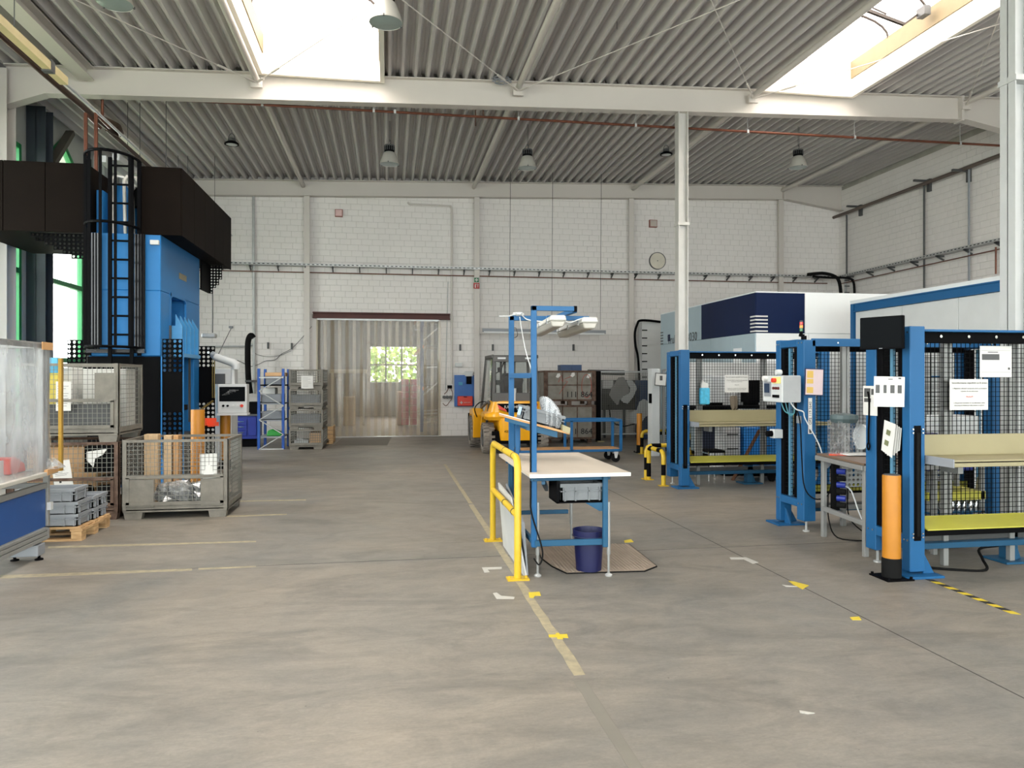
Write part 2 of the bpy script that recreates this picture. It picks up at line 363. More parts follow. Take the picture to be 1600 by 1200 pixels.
def brickwork(wall, axis, lo, hi, ztop, hole, pick, mt):
    """hole = (x0, x1, z1) opening from the floor up; bricks are cut where they meet it and at the ends"""
    cells = []; cut = []; nz = int(ztop / BH)
    for r in range(nz):
        x = lo - BW / 2 + (0 if r % 2 else BW / 2) + (r * 7 % 3) * .03
        while x < hi:
            z = (r + .5) * BH; a_, b_ = max(x, lo), min(x + BW, hi); segs = [(a_, b_)]
            if hole and z - BH / 2 < hole[2] - .05: segs = [(a_, min(b_, hole[0])), (max(a_, hole[1]), b_)]
            for p, q in segs:
                if q - p > BW - .002: cells.append(((p + q) / 2, z))
                elif q - p > .03: cut.append(((p + q) / 2, z, q - p))
            x += BW
    cells = [c for c in cells if c[1] > ZMIN.get(axis, 0)]; cut = [c for c in cut if c[1] > ZMIN.get(axis, 0)]
    cells.sort(key=pick); one = cells[:300]; rest = cells[300:]
    bm = brick_mesh(BW, BH, axis); me = None
    for x, z in one:
        p = Vector((x, 21.3, z)) if axis == 'y' else Vector((14.1, x, z))
        if me is None:
            o = bm.build('brick', mt, wall, off=(0, 0, 0)); me = o.data; OFF.pop(o.name)
        else: o = bpy.data.objects.new('brick', me); col.objects.link(o); o.parent = wall
        o.location = p - OFF[wall.name]
    big = MB()
    for x, z, w_ in [(x, z, BW) for x, z in rest] + cut:
        p = (x, 21.3, z) if axis == 'y' else (14.1, x, z); q = bm if w_ == BW else brick_mesh(w_, BH, axis)
        big.add([(a + p[0], b + p[1], c + p[2]) for a, b, c in q.v], q.f)
    big.build('brickwork', mt, wall, kind='stuff')
ZMIN = {'x': 2.0}
brickwork(wall_back, 'y', -6.9, 14.1, 7.55, (DX0 - .16, DX1 + .02, DZ), lambda c: abs(c[0] - 4.8) + abs(c[1] - 4.9) * 1.6, M_wallw)
brickwork(wall_right, 'x', 12.0, 21.3, 7.6, None, lambda c: abs(c[0] - 16) * .6 + abs(c[1] - 5.0), M_wallw)
# plain blockwork of the right wall towards the camera (outside the frame)
# ---- left wall: dark columns and a tall green-framed window bay
wl = MB()
ys = [-6.3] + [y for p in WIN_Y for y in p] + [21.3]
for i in range(0, len(ys), 2): wl.box(-7.2, -6.9, ys[i], ys[i + 1], 0, 7.3)
for c, d in WIN_Y: wl.box(-7.2, -6.9, c, d, 0, .55); 
for c, d in WIN_Y[:4]: wl.box(-7.2, -6.9, c, d, 6.1, 7.3)
c, d = WIN_Y[4]; mid = 17.15   # pointed window head
wl.prism([(c, 5.95), (c, 7.3), (mid, 7.3), (mid, 6.75)], 'x', -7.2, -6.9); wl.prism([(mid, 6.75), (mid, 7.3), (d, 7.3), (d, 5.95)], 'x', -7.2, -6.9)
wall_left = S(wl.build('wall_left', mat('left_wall_paint', '#B9BAB5', .7, var=.05)))
for k, (a, c) in enumerate(FRONT_X):  # added glazing out of view, lights the back wall and machine fronts
    fr = MB(); n = 4
    for i in range(n + 1): x = a + (c - a) * i / n; fr.bar((x, -6.4, .4), (x, -6.4, 5.9), .1, .1)
    for z in (.4, 2.2, 4.0, 5.9): fr.bar((a, -6.4, z), (c, -6.4, z), .1, .1)
    wo = S(fr.build('window_%d' % (20 + k), M_green)); MB().box(a, c, -6.41, -6.4, .4, 5.9).build('pane', M_glass, wo)
for k, (c, d) in enumerate(WIN_Y):  # the first of these windows is the unseen added one
    top = 6.1 if k < 4 else 5.95
    fr = MB(); X = -6.93
    for y in (c + .05, (c + d) / 2 if k < 4 else d - .12, d - .05): fr.bar((X, y, .55), (X, y, top), .1, .09)
    for z in ([.6, 2.1, 3.7, 5.0, top - .04] if k < 4 else [.6, 2.05, 3.7]): fr.bar((X, c, z), (X, d, z), .09, .1)
    if k == 4:
        fr.bar((X, c, 5.95), (X, mid, 6.75), .1, .12); fr.bar((X, mid, 6.75), (X, d, 5.95), .1, .12)
    wo = S(fr.build('window_%d' % (k + 1), M_green))
    g = MB()
    if k < 4: g.box(X - .012, X - .004, c, d, .55, top)
    else: g.prism([(c, .55), (d, .55), (d, 5.95), (mid, 6.75), (c, 5.95)], 'x', X - .012, X - .004)
    g.build('pane', M_glass, wo)
# outdoor ground and hedge beyond the windows
S(MB().box(-40, -7.2, -30, 45, -.35, -.3).build('ground_outside', mat('pale_gravel', '#B9B8A2', .9, var=.1)))
hd = MB()
for i in range(260):
    p = Vector((-13 + R.uniform(-.5, .5), 5 + i * .11, R.uniform(-.2, 1.5))); s_ = R.uniform(.18, .4)
    M3 = Matrix.Rotation(R.uniform(0, 6), 3, 'Z') @ Matrix.Rotation(R.uniform(0, 6), 3, 'X'); hd.obox(p, (s_, s_, s_), M3)
hg = hd.build('hedge', mat('leaf_green', '#7DA04E', .8, var=.4, scale=6)); tag(hg, 'green hedge outside beyond the tall left window', 'hedge'); hg['kind'] = 'stuff'

# ---- roof deck: trapezoidal sheets ribbed along y, hung on the frames
def deck(name, xa, xb, ya, yb, pitch=.24, m=M_deck):
    b = MB(); n = max(1, round((xb - xa) / pitch)); p = (xb - xa) / n; prof = []
    for i in range(n):
        x = xa + i * p
        prof += [(x, .13), (x + .035, .13), (x + .05, .118), (x + .065, .13), (x + .105, .13), (x + .150, 0), (x + .195, 0)]
    prof.append((xb, .13))
    pr = [(x, z + zr(x)) for x, z in prof]; k = len(pr)
    vs = [(x, ya, z) for x, z in pr] + [(x, yb, z) for x, z in pr]
    return b.add(vs, [(i, i + 1, k + i + 1, k + i) for i in range(k - 1)]).build(name, m)
S(deck('ceiling', -6.9, 14.1, 13.95, 21.3))
for i, (a, b_) in enumerate([(-6.9, SKY[0][0]), (SKY[0][1], SKY[1][0]), (SKY[1][1], 14.1)]):
    S(deck('ceiling', a, b_, -6.3, 13.95))
S(MB().prism([(-7.2, zr(-7.2) + .15), (14.4, zr(14.4) + .15), (14.4, zr(14.4) + .4), (-7.2, zr(-7.2) + .4)], 'y', 13.75, 21.6).build('ceiling_insulation', M_joint))
for a, b_ in [(-7.2, SKY[0][0] - .08), (SKY[0][1] + .08, SKY[1][0] - .08), (SKY[1][1] + .08, 14.4)]:
    S(MB().prism([(a, zr(a) + .15), (b_, zr(b_) + .15), (b_, zr(b_) + .4), (a, zr(a) + .4)], 'y', -6.6, 13.75).build('ceiling_insulation', M_joint))
# ---- rooflights
nwin = 6
M_bar = mat('rooflight_bar', '#3B322B', .6)
M_up = mat('upstand_board', '#857659', .7, var=.1)
for a, b_ in SKY:
    for c, d in SKY_Y:
        z0 = zr((a + b_) / 2); cb = MB(); t = .08; hh = .62
        cb.box(a - t, a, c - t, d + t, z0 - .1, z0 + hh); cb.box(b_, b_ + t, c - t, d + t, z0 - .1, z0 + hh)
        cb.box(a, b_, c - t, c, z0 - .1, z0 + hh); cb.box(a, b_, d, d + t, z0 - .1, z0 + hh)
        wo = S(cb.build('window_%d' % nwin, M_white)); nwin += 1
        MB().box(b_ - .02, b_, c, d, z0 + .27, z0 + hh).build('upstand_liner', M_up, wo); MB().box(a, a + .02, c, d, z0 + .27, z0 + hh).build('upstand_liner', M_up, wo)
        arc = [((a + b_) / 2 + (b_ - a) / 2 * cos(pi * k / 12), z0 + hh + .42 * sin(pi * k / 12)) for k in range(13)]
        g = MB(); vs = [(x, c, z) for x, z in arc] + [(x, d, z) for x, z in arc]
        g.add(vs, [(k, k + 1, 14 + k, 13 + k) for k in range(12)])
        for yy in (c, d): g.add([(x, yy, z) for x, z in arc], [tuple(range(13))])
        g.build('pane', M_poly, wo)
        n = int((d - c) / 1.05)
        for j in range(1, n + 1):
            yy = d - j * 1.02 - .1
            if yy > c + .1: MB().tube([(x, yy, z - .03) for x, z in arc], .024, 6).build('arch_bar', M_bar, wo)
# ventilation flap gear hanging in the right rooflight
vt = T('rooflight_vent_opener', 'silver rooflight opening gear hanging inside the right rooflight', 'vent opener', P(1395, 30, 11.2))
MB().bar(P(1344, 12, 11.2), P(1412, 38, 11.2), .05, .05).build('rail', M_bar, vt)
MB().bar(P(1350, 6, 11.2), P(1385, 22, 11.2), .02).bar(P(1412, 38, 11.2), P(1440, 18, 11.6), .03).build('arm', M_bar, vt)
MB().box(P(1438, 0, 11.4).x, P(1448, 0, 11.4).x, 11.3, 11.5, P(1444, 26, 11.4).z, P(1444, 12, 11.4).z).build('motor', M_dgrey, vt)

# ---- steel frames
def ibeam(b, xa, xb, y, h, fw=.2, tf=.016, tw=.01, z0=None, hl=None, hr=None):
    """I beam along x following the roof; z0(x) top; hl/hr = (length, extra depth) haunches"""
    def seg(x1, x2, h1, h2):
        t1, t2 = z0(x1), z0(x2)
        def q(za, zb, zc, zd, w_): b.hexa([(x1, y - w_ / 2, za), (x2, y - w_ / 2, zb), (x2, y + w_ / 2, zb), (x1, y + w_ / 2, za), (x1, y - w_ / 2, zc), (x2, y - w_ / 2, zd), (x2, y + w_ / 2, zd), (x1, y + w_ / 2, zc)])
        q(t1 - tf, t2 - tf, t1, t2, fw); q(t1 - h1 - tf, t2 - h2 - tf, t1 - h1, t2 - h2, fw); q(t1 - h1, t2 - h2, t1 - tf, t2 - tf, tw)
    a, c = xa, xb
    if hl: seg(xa, xa + hl[0], h + hl[1], h); a = xa + hl[0]
    if hr: seg(xb - hr[0], xb, h, h + hr[1]); c = xb - hr[0]
    seg(a, c, h, h)
def stiff(b, x, y, z1, z0, fw=.2): b.box(x - .03, x + .03, y - fw / 2, y + fw / 2, z0, z1)
zt = lambda x: zr(x) - .005
for y in (6.9, 13.9, -.1):
    b = MB(); ibeam(b, -6.47, 14.1, y, .48, .22, z0=zt, hl=(.65, .22), hr=(2.0, .42)); stiff(b, 12.0, y, zr(12), zr(12) - .53, .24)
    S(b.build('roof_beam', M_beam))
b = MB(); ibeam(b, -6.9, 14.1, 21.17, .42, .22, z0=zt, hr=(1.9, .35)); stiff(b, 12.1, 21.17, zr(12), zr(12) - .46, .24); S(b.build('roof_beam', M_beam))
# round struts between the frames (node x = every 4.83 m) and a broad flat beam at the left
nodes = [-7.15, -2.33, 2.43, 7.22, 12.05]
for x in nodes[1:]:
    for ya, yb in ((-6.2, 6.8), (7, 13.8), (14, 21.1)):
        S(MB().cyl((x, ya, zr(x) - .16), (x, yb, zr(x) - .16), .058, 14).build('roof_strut', M_beam, smooth=True))
for x, ya, yb in ((-5.15, -6.2, 6.75), (-5.15, 7.05, 13.75), (-5.62, 14.05, 21.05)):
    b = MB(); z = zr(x) - .05
    b.box(x - .13, x + .13, ya, yb, z - .02, z); b.box(x - .13, x + .13, ya, yb, z - .22, z - .2); b.box(x - .008, x + .008, ya, yb, z - .2, z - .02); S(b.build('roof_strut', M_beam))
# crossed bracing rods with turnbuckles, near bay
for i in range(4):
    for (xa, xb) in ((nodes[i], nodes[i + 1]), (nodes[i + 1], nodes[i])):
        p = Vector((xa, 13.75, zr(xa) - .22)); q = Vector((xb, 7.0, zr(xb) - .22 - (.03 if xa < xb else 0)))
        b = MB().cyl(p, q, .009, 6); m1 = p.lerp(q, .07); m2 = p.lerp(q, .105); b.cyl(m1, m2, .022, 6); b.bar(p, p.lerp(q, .03), .05, .012)
        S(b.build('bracing_rod', M_beam))
    xx = nodes[i + 1]
    b = MB().box(xx - .1, xx + .1, 13.74, 13.8, zr(xx) - .30, zr(xx) - .15)
    for dx in (-.07, -.02, .04, .08): b.cyl((xx + dx, 13.735, zr(xx) - .25), (xx + dx, 13.745, zr(xx) - .25), .013, 6)
    S(b.build('bracing_plate', M_beam))
# columns
def hcol(x, y, z1, w_, m, name='steel_column', rot=0, lab=None):
    b = MB(); h = w_ / 2; t = .014
    if rot: b.box(x - h, x - h + t, y - h, y + h, 0, z1); b.box(x + h - t, x + h, y - h, y + h, 0, z1); b.box(x - h, x + h, y - .006, y + .006, 0, z1)
    else: b.box(x - h, x + h, y - h, y - h + t, 0, z1); b.box(x - h, x + h, y + h - t, y + h, 0, z1); b.box(x - .006, x + .006, y - h, y + h, 0, z1)
    return S(b.build(name, m))
for u in (480, 744.5, 985, 1218):
    x = P(u, 400, 21.2).x; z1 = zr(x) - .45
    b = MB().box(x - .075, x + .075, 21.09, 21.13, 0, z1).box(x - .015, x + .015, 21.13, 21.3, 0, z1); S(b.build('steel_column', M_beam))
# left hall columns
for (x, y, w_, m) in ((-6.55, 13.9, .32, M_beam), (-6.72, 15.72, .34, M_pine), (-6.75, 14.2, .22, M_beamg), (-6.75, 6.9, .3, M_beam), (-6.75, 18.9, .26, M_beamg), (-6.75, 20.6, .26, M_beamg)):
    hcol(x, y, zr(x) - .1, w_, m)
# diagonal brace near the pointed window
S(MB().bar((-6.75, 16.05, 5.75), (-6.75, 17.2, 6.95), .16, .1).build('diagonal_brace', mat('dark_brace', '#5A554C', .6)))
# post under the near beam
pc = P(1065, 400, 13.9).x
b = MB(); z1 = zr(pc) - .5; h = .1
b.box(pc - h, pc - h + .014, 13.8, 14.0, 0, z1).box(pc + h - .014, pc + h, 13.8, 14.0, 0, z1).box(pc - h, pc + h, 13.895, 13.905, 0, z1)
zj = P(1065, 350, 13.85).z; b.box(pc - .12, pc + .12, 13.78, 14.02, zj - .03, zj + .03); S(b.build('steel_column', M_post))
# matching post in the frame nearer the camera, at the right edge of the picture
xq = P(1586.5, 0, 6.8).x; b = MB(); z1 = zr(xq) - .5
b.box(xq, xq + .014, 6.8, 7.0, 0, z1).box(xq + .19, xq + .204, 6.8, 7.0, 0, z1).box(xq, xq + .2, 6.895, 6.905, 0, z1)
zk = P(1585, 119, 6.78).z; b.box(xq - .01, xq + .21, 6.78, 7.02, zk - .03, zk + .03); S(b.build('steel_column', mat('column_light_grey', '#BDBFBE', .45, var=.07)))
# ---- lintel, door reveal and strip curtain
zl0, zl1 = P(600, 497.5, 21.2).z, P(600, 489, 21.2).z
b = MB(); xa, xb = P(489, 0, 21.2).x, P(703, 0, 21.2).x
b.box(xa, xb, 21.1, 21.3, zl1 - .03, zl1).box(xa, xb, 21.1, 21.3, zl0 - .02, zl0 + .01).box(xa, xb, 21.22, 21.3, zl0, zl1); S(b.build('door_lintel', M_rustp))
S(MB().box(DX0 - .16, DX0, 21.27, 21.62, 0, DZ).build('door_1_jamb', M_wallw)); S(MB().box(DX1, DX1 + .02, 21.27, 21.62, 0, DZ).build('door_1_jamb', M_galv))
S(MB().box(DX0, DX1, 21.25, 21.5, 0, .01).build('door_1_sill', M_galv))
ct = T('strip_curtain', 'clear overlapping PVC strip curtain hanging in the wide doorway of the back wall', 'strip curtain', ((DX0 + DX1) / 2, 21.2, 0))
MB().box(DX0, DX1, 21.16, 21.2, DZ - .06, DZ - .01).build('hanging_rail', M_galv, ct)
n = 17; pw = (DX1 - DX0) / n; ov_ = .088
for i in range(n):
    x0 = DX0 + i * pw - .03; yy = 21.17 if i % 2 else 21.195; b = MB(); cols_ = 4; vs = []
    for k in range(cols_ + 1):
        x = x0 + (pw + ov_) * k / cols_; dy = .012 * sin(pi * k / cols_) * (1 if i % 2 else -1)
        for z in (.03 + R.uniform(0, .02) * 0, .9, 1.8, DZ - .04): vs.append((x + R.uniform(-.004, .004) * (z < 3), yy + dy + (.02 * sin(i * 1.7) if z < 1 else 0), z))
    b.add(vs, [(k * 4 + j, k * 4 + 4 + j, k * 4 + 5 + j, k * 4 + 1 + j) for k in range(cols_) for j in range(3)])
    b.build('curtain_strip', M_strip, ct, smooth=True)
# ---- room beyond the strip curtain
M_bey = mat('beyond_wall', '#8C806C', .8, var=.06)
b = MB(); b.box(-5, -4.8, 21.6, 33, 0, 5.2); b.box(7, 7.2, 21.6, 33, 0, 5.2)
S(b.build('wall_beyond', M_bey))
b = MB(); wx0, wx1 = P(578, 0, 33).x, P(652, 0, 33).x; wz0, wz1 = P(600, 598, 33).z, P(600, 541, 33).z
b.box(-5, wx0, 33, 33.2, 0, 5.2).box(wx1, 7, 33, 33.2, 0, 5.2).box(wx0, wx1, 33, 33.2, wz1, 5.2).box(wx0, wx1, 33, 33.2, 0, wz0); S(b.build('wall_beyond', M_bey))
b = MB(); zm = P(600, 570, 33).z
for x in (wx0, (wx0 * 2 + wx1) / 3, (wx0 + 2 * wx1) / 3, wx1): b.bar((x, 33.05, wz0), (x, 33.05, wz1), .07)
for z in (wz0, zm, wz1): b.bar((wx0, 33.05, z), (wx1, 33.05, z), .07)
S(b.build('window_%d' % nwin, M_lgrey))
b = MB()
for i in range(1400):
    p = Vector((R.uniform(wx0 - 2, wx1 + 2), 37 + R.uniform(-.6, .6), R.uniform(-.25, 3.2))); s_ = R.uniform(.08, .2)
    b.obox(p, (s_, s_, s_), Matrix.Rotation(R.uniform(0, 6), 3, 'Z') @ Matrix.Rotation(R.uniform(0, 6), 3, 'X'))
hg = b.build('bushes', MATS['leaf_green']); tag(hg, 'sunlit green bushes seen through the far window behind the strip curtain', 'bushes'); hg['kind'] = 'stuff'
b = MB(); b.box(-5, -1, 21.6, 33, 5.0, 5.2).box(4, 7, 21.6, 33, 5.0, 5.2).box(-1, 4, 21.6, 26, 5, 5.2).box(-1, 4, 28, 33, 5, 5.2)  # unseen roof opening, added to let daylight into the room beyond
S(b.build('ceiling_beyond', M_bey)); S(MB().bar((-5, 29, 4.2), (7, 29, 4.2), .25, .3).build('roof_beam', M_dgrey))

# racking, pallets and pink crates seen through the strips
br_ = T('blue_pallet_rack', 'tall blue pallet rack seen through the right side of the strip curtain', 'pallet rack', (2.4, 25, 0))
xr0 = P(657, 0, 24).x
for y in (23, 25.6, 28.2, 30.8):
    for x in (xr0 + (y - 24) * .05, xr0 + 1.0): MB().box(x, x + .09, y, y + .09, 0, 4.6).build('upright', mat('deep_rack_blue', '#1D3F7E', .5), br_)
    b = MB()
    for k in range(5): b.bar((xr0 + .05, y + .04, .3 + k * .85), (xr0 + 1.03, y + .04, .3 + k * .85 + (.8 if k % 2 else .0) + .05), .04)
    b.build('brace', M_galv, br_)
for z in (1.3, 2.6, 3.9):
    for x in (xr0 + .02, xr0 + 1.02): MB().box(x, x + .04, 23, 30.9, z, z + .1).build('beam', mat('rack_orange', '#C46A45', .5), br_)
for i, (x, y, z, c_, l_) in enumerate(((2.5, 24, 1.42, '#6C6257', 'lowest level of the blue rack nearest the door'), (2.5, 26.5, 1.42, '#5A6470', 'lowest level deep in the blue rack'), (2.5, 24.2, 2.72, '#55504A', 'upper level of the blue rack nearest the door'), (2.5, 27, 2.72, '#7A7468', 'upper level deep in the blue rack'))):
    tag(MB().box(xr0 + .12, xr0 + .95, y - .5, y + .5, z, z + .7).build('load_box', mat('load_' + 'abcd'[i], c_, .7), bev=.02), 'dull box on the ' + l_, 'box')
for i, (u, w_, c_, nm) in enumerate(((633, .25, '#E0566E', 'left pink crate column behind the strip curtain'), (646, .24, '#E2647C', 'right pink crate column behind the strip curtain'))):
    o = T('pink_crate_stack', nm, 'crates', (P(u, 0, 26).x, 26, 0))
    for k in range(7): MB().box(P(u, 0, 26).x - w_ / 2, P(u, 0, 26).x + w_ / 2, 25.8, 26.2, .05 + k * .23, .26 + k * .23).build('crate', mat('pink_crate', '#DE4F68', .5), o, bev=.01)
bq = T('pale_bench', 'long pale bench behind the left strips of the curtain', 'bench', (P(543, 0, 26.5).x, 26.8, 0)); A, B = P(515, 577, 26.5), P(572, 583, 26.5); MB().box(A.x, B.x, 26.4, 27.2, B.z, A.z).build('top', mat('storage_a', '#CFC3A6', .7), bq); [MB().box(x, x + .08, 26.45, 26.55, 0, B.z).build('leg', M_galv, bq) for x in (A.x + .05, B.x - .13)]
for i, (u0, u1, v, c_, nm) in enumerate(((524, 531, 590, '#57534C', 'dark upright unit under the pale bench behind the strips'), (536, 554, 620, '#C9AE86', 'light carton behind the lower left strips'), (620, 632, 612, '#B98F6C', 'brown carton beside the pink crates behind the strips'))):
    A, B = P(u0, v, 26.5), P(u1, v, 26.5); tag(MB().box(A.x, B.x, 26.4, 27.2, 0, A.z).build('storage_unit', mat('storage_' + 'xyz'[i], c_, .7), bev=.02), nm, 'box')
# ================================================================ LEFT SIDE
Z0 = (0, 0, 0)
def text(s_, name, parent, mt, c, size, ux, uz, th=.001, font_off=0):
    """flat lettering centred on c, reading along ux, up uz"""
    cu = bpy.data.curves.new(name, 'FONT'); cu.body = s_; cu.size = size; cu.align_x = 'CENTER'; cu.align_y = 'CENTER'; cu.extrude = th; cu.resolution_u = 2
    o = bpy.data.objects.new(name, cu); col.objects.link(o)
    ux = Vector(ux).normalized(); uz = Vector(uz).normalized(); n = ux.cross(uz)
    M = Matrix((ux, uz, n)).transposed().to_4x4()
    dg = bpy.context.evaluated_depsgraph_get(); me = bpy.data.meshes.new_from_object(o.evaluated_get(dg)); bpy.data.objects.remove(o)
    me.materials.clear(); me.materials.append(mt)
    o = bpy.data.objects.new(name, me); col.objects.link(o); o.parent = parent
    M.translation = Vector(c) - OFF[parent.name]; o.matrix_basis = M; return o
# ---- hydraulic press
pr = T('hydraulic_press', 'huge blue hydraulic press with brown-black cladding on top and a caged ladder on its front', 'press', (-3.95, 13.1, 0))
XA, XB = P(137, 400, 12).x, P(251, 400, 12).x; ZT = 3.86; YB = 14.35
b = MB(); b.box(XA, XB, 12, YB, 3.0, ZT); b.box(XA, XB, 12, 12.5, 2.0, 3.0); b.box(XA, XB, 13.5, YB, 2.0, 3.0); b.box(XA, XB - .5, 12.5, 13.5, 2.0, 3.0)
b.box(XA, XB, 12.04, 12.4, 0, 2.0); b.box(XA, XB, YB - .4, YB, 0, 2.0); b.box(XA, XB - .55, 12.4, YB - .4, 0, 2.0)
b.build('frame', M_press, pr, bev=.01)
# access opening rim in the side face
b = MB(); oy0, oy1 = 12.5, 13.5
b.box(XB - .03, XB + .004, oy0 - .02, oy0 + .06, 2.3, 3.02).box(XB - .03, XB + .004, oy1 - .06, oy1 + .02, 2.3, 3.02).box(XB - .03, XB + .004, oy0, oy1, 2.98, 3.04)
b.prism([(oy0, 3.0), (oy0 + .18, 3.0), (oy0 + .04, 2.93), (oy0, 2.8)], 'x', XB - .03, XB + .003).prism([(oy1, 3.0), (oy1 - .18, 3.0), (oy1 - .04, 2.93), (oy1, 2.8)], 'x', XB - .03, XB + .003)
b.build('opening_rim', M_press, pr)
sl = MB(); x = XB + .08
sl.box(XB - .5, x, 12.5, 13.55, 2.02, 2.5)
for i in range(5): sl.prism([(x, 2.05), (x + .1, 2.05), (x + .1, 2.5), (x, 2.68)], 'y', 12.5 + i * .25, 12.54 + i * .25)
sl.box(x, x + .12, 12.48, 13.57, 2.0, 2.06); sl.build('ram_slide', mat('ram_light_blue', '#4592C8', .4), pr)
b = MB()
for y in (12.46, 13.6): b.box(XB, XB + .03, y - .02, y + .02, .9, 2.5)
b.build('guide_rail', M_dgrey, pr)
MB().box(XB - .55, XB + .02, 12.42, 13.9, 0, .72).build('bed', M_dgrey, pr)
MB().box(XA, XB - .01, 11.985, 12.02, .05, 1.99).build('lower_cover', M_black, pr)
# oval name plate, unreadable
MB().box(XB, XB + .006, 13.0, 13.45, 3.32, 3.42).build('name_plate', mat('brass_plate', '#8C8368', .4, .6), pr)
MB().box(P(236, 0, 11.99).x, P(249, 0, 11.99).x, 11.94, 12, P(242, 383, 12).z, P(242, 376, 12).z).build('lamp_housing', M_lgrey, pr)
# perforated guards
ks = lambda i, j: 0 if 13 <= j <= 20 else 1
g1 = MB().perf((P(253.5, 0, 11.9).x, 11.9, .2), (1, 0, 0), (0, 0, 1), 4, 28, .0735, .026, .02, keep=ks); g1.build('perforated_guard', M_black, pr)
g2 = MB().perf((P(308, 0, 14.3).x, 14.3, .2), (1, 0, 0), (0, 0, 1), 4, 26, .079, .027, .02, keep=ks); g2.build('perforated_guard', M_black, pr)
MB().perf((P(105, 0, 12.3).x, 12.3, 1.2), (1, 0, 0), (0, 0, 1), 4, 15, .07, .026, .02).build('perforated_guard', M_black, pr)
b = MB(); x1 = P(284.5, 0, 11.9).x; b.box(x1, x1 + .02, 11.9, 11.93, .2, 2.26).box(P(252, 0, 11.9).x, P(253.5, 0, 11.9).x, 11.89, 11.93, .05, 2.0); b.build('guard_edge', M_press, pr)
xg = P(251, 0, 11.88).x
MB().prism([(xg, 0), (xg + .42, 0), (xg + .42, .04), (xg, .46)], 'y', 11.86, 11.88).build('gusset', M_press, pr)
p0 = P(333, 555, 14.28); b = MB().bar(P(332, 558, 14.27), P(332, 622, 14.27), .012).bar(P(335, 560, 14.27), P(335, 622, 14.27), .012).bar(P(333, 626, 14.27), P(312, 641, 14.1), .03); b.build('conduit', mat('brass_conduit', '#A08C50', .35, .6), pr)
b = MB()
for i in range(7):
    q = Vector((XB - .02, 12.5 + i * .13, 1.12 - .0 * i)); b.box(q.x, q.x + .06, q.y, q.y + .11, q.z, q.z + .09)
b.build('cable_chain', M_dark, pr)
# top cladding boxes, one panel each
def clad(x0, x1, y0, y1, name='cladding_box'):
    z0, z1 = 3.85, 4.89
    o = MB().box(x0 + .01, x1 - .01, y0 + .01, y1 - .01, z0 + .01, z1 - .01).build(name, M_bbrown, pr)
    n = max(1, round((x1 - x0) / .62)); e = (x1 - x0) / n
    for i in range(n): MB().box(x0 + i * e + .004, x0 + (i + 1) * e - .004, y0 - .012, y0 + .012, z0, z1).build('panel', M_bbrown, o, bev=.004)
    n = max(1, round((y1 - y0) / .7)); e = (y1 - y0) / n
    for i in range(n): MB().box(x1 - .012, x1 + .012, y0 + i * e + .004, y0 + (i + 1) * e - .004, z0, z1).build('panel', M_bbrown, o, bev=.004)
    return o
clad(-6.2, P(136, 0, 12).x, 12, 14.2); clad(P(216, 0, 12).x, -3.14, 12, 15.58)
# triangular perforated brackets below the platform
XL = P(48, 0, 12.1).x; XR = P(133, 0, 12.1).x; n = 12; ph = (XR - XL) / n
MB().perf((XL, 12.1, 3.85 - 6 * ph), (1, 0, 0), (0, 0, 1), n, 6, ph, ph * .32, .015, keep=lambda i, j: None if (5 - j) > (i + 1) * .52 + .0 else 1).build('bracket', M_black, pr)
MB().perf((-3.40, 15.0, 3.85 - 10 * .055), (1, 0, 0), (0, 0, 1), 4, 10, .055, .017, .015, keep=lambda i, j: None if (9 - j) > 9.5 - i * 1.6 else 1).build('bracket', M_black, pr)
MB().box(-3.43, -3.40, 14.35, 15.0, 3.3, 3.85).build('bracket', M_black, pr)
# ladder with cage
ld = MB(); yl = 11.8; xs0, xs1 = P(172, 0, yl).x, P(206, 0, yl).x
for x in (xs0, xs1): ld.box(x - .025, x + .025, yl - .02, yl + .02, 1.6, 4.95)
ladder = ld.build('ladder', M_black, pr)
z = 1.75
while z < 4.9:
    MB().cyl((xs0, yl, z), (xs1, yl, z), .016, 8).build('rung', M_black, ladder); z += .28
cx = (P(137, 0, 11.9).x + P(216, 0, 11.9).x) / 2; rad = (P(216, 0, 11.9).x - P(137, 0, 11.9).x) / 2; b = MB()
def hoop(z, x=cx): b.tube([(x - rad * cos(a), 11.95 - .55 * sin(a), z) for a in [pi * k / 12 for k in range(13)]], .022, 6)
for z in (4.95, 3.92, 2.12): hoop(z)
for k in (2, 4, 6, 8, 10):
    a = pi * k / 12; x, y = cx - rad * cos(a), 11.95 - .55 * sin(a); b.bar((x, y, 2.12), (x, y, 4.95), .04, .012)
for x in (cx - rad, cx + rad): b.bar((x, 11.95, 2.0), (x, 11.95, 4.95), .05, .05)
b.build('safety_cage', M_black, pr)
b = MB()
for u in (139, 143.5, 148, 152.5, 211, 215.5, 220, 224): x = P(u, 0, 11.9).x; b.cyl((x, 11.93, 2.1), (x, 11.93, 3.84), .021, 6)
b.box(cx - rad - .02, P(226, 0, 11.9).x, 11.88, 11.97, 2.04, 2.1); b.build('cable_conduit', mat('conduit_black', '#141519', .25, .3), pr, smooth=True)
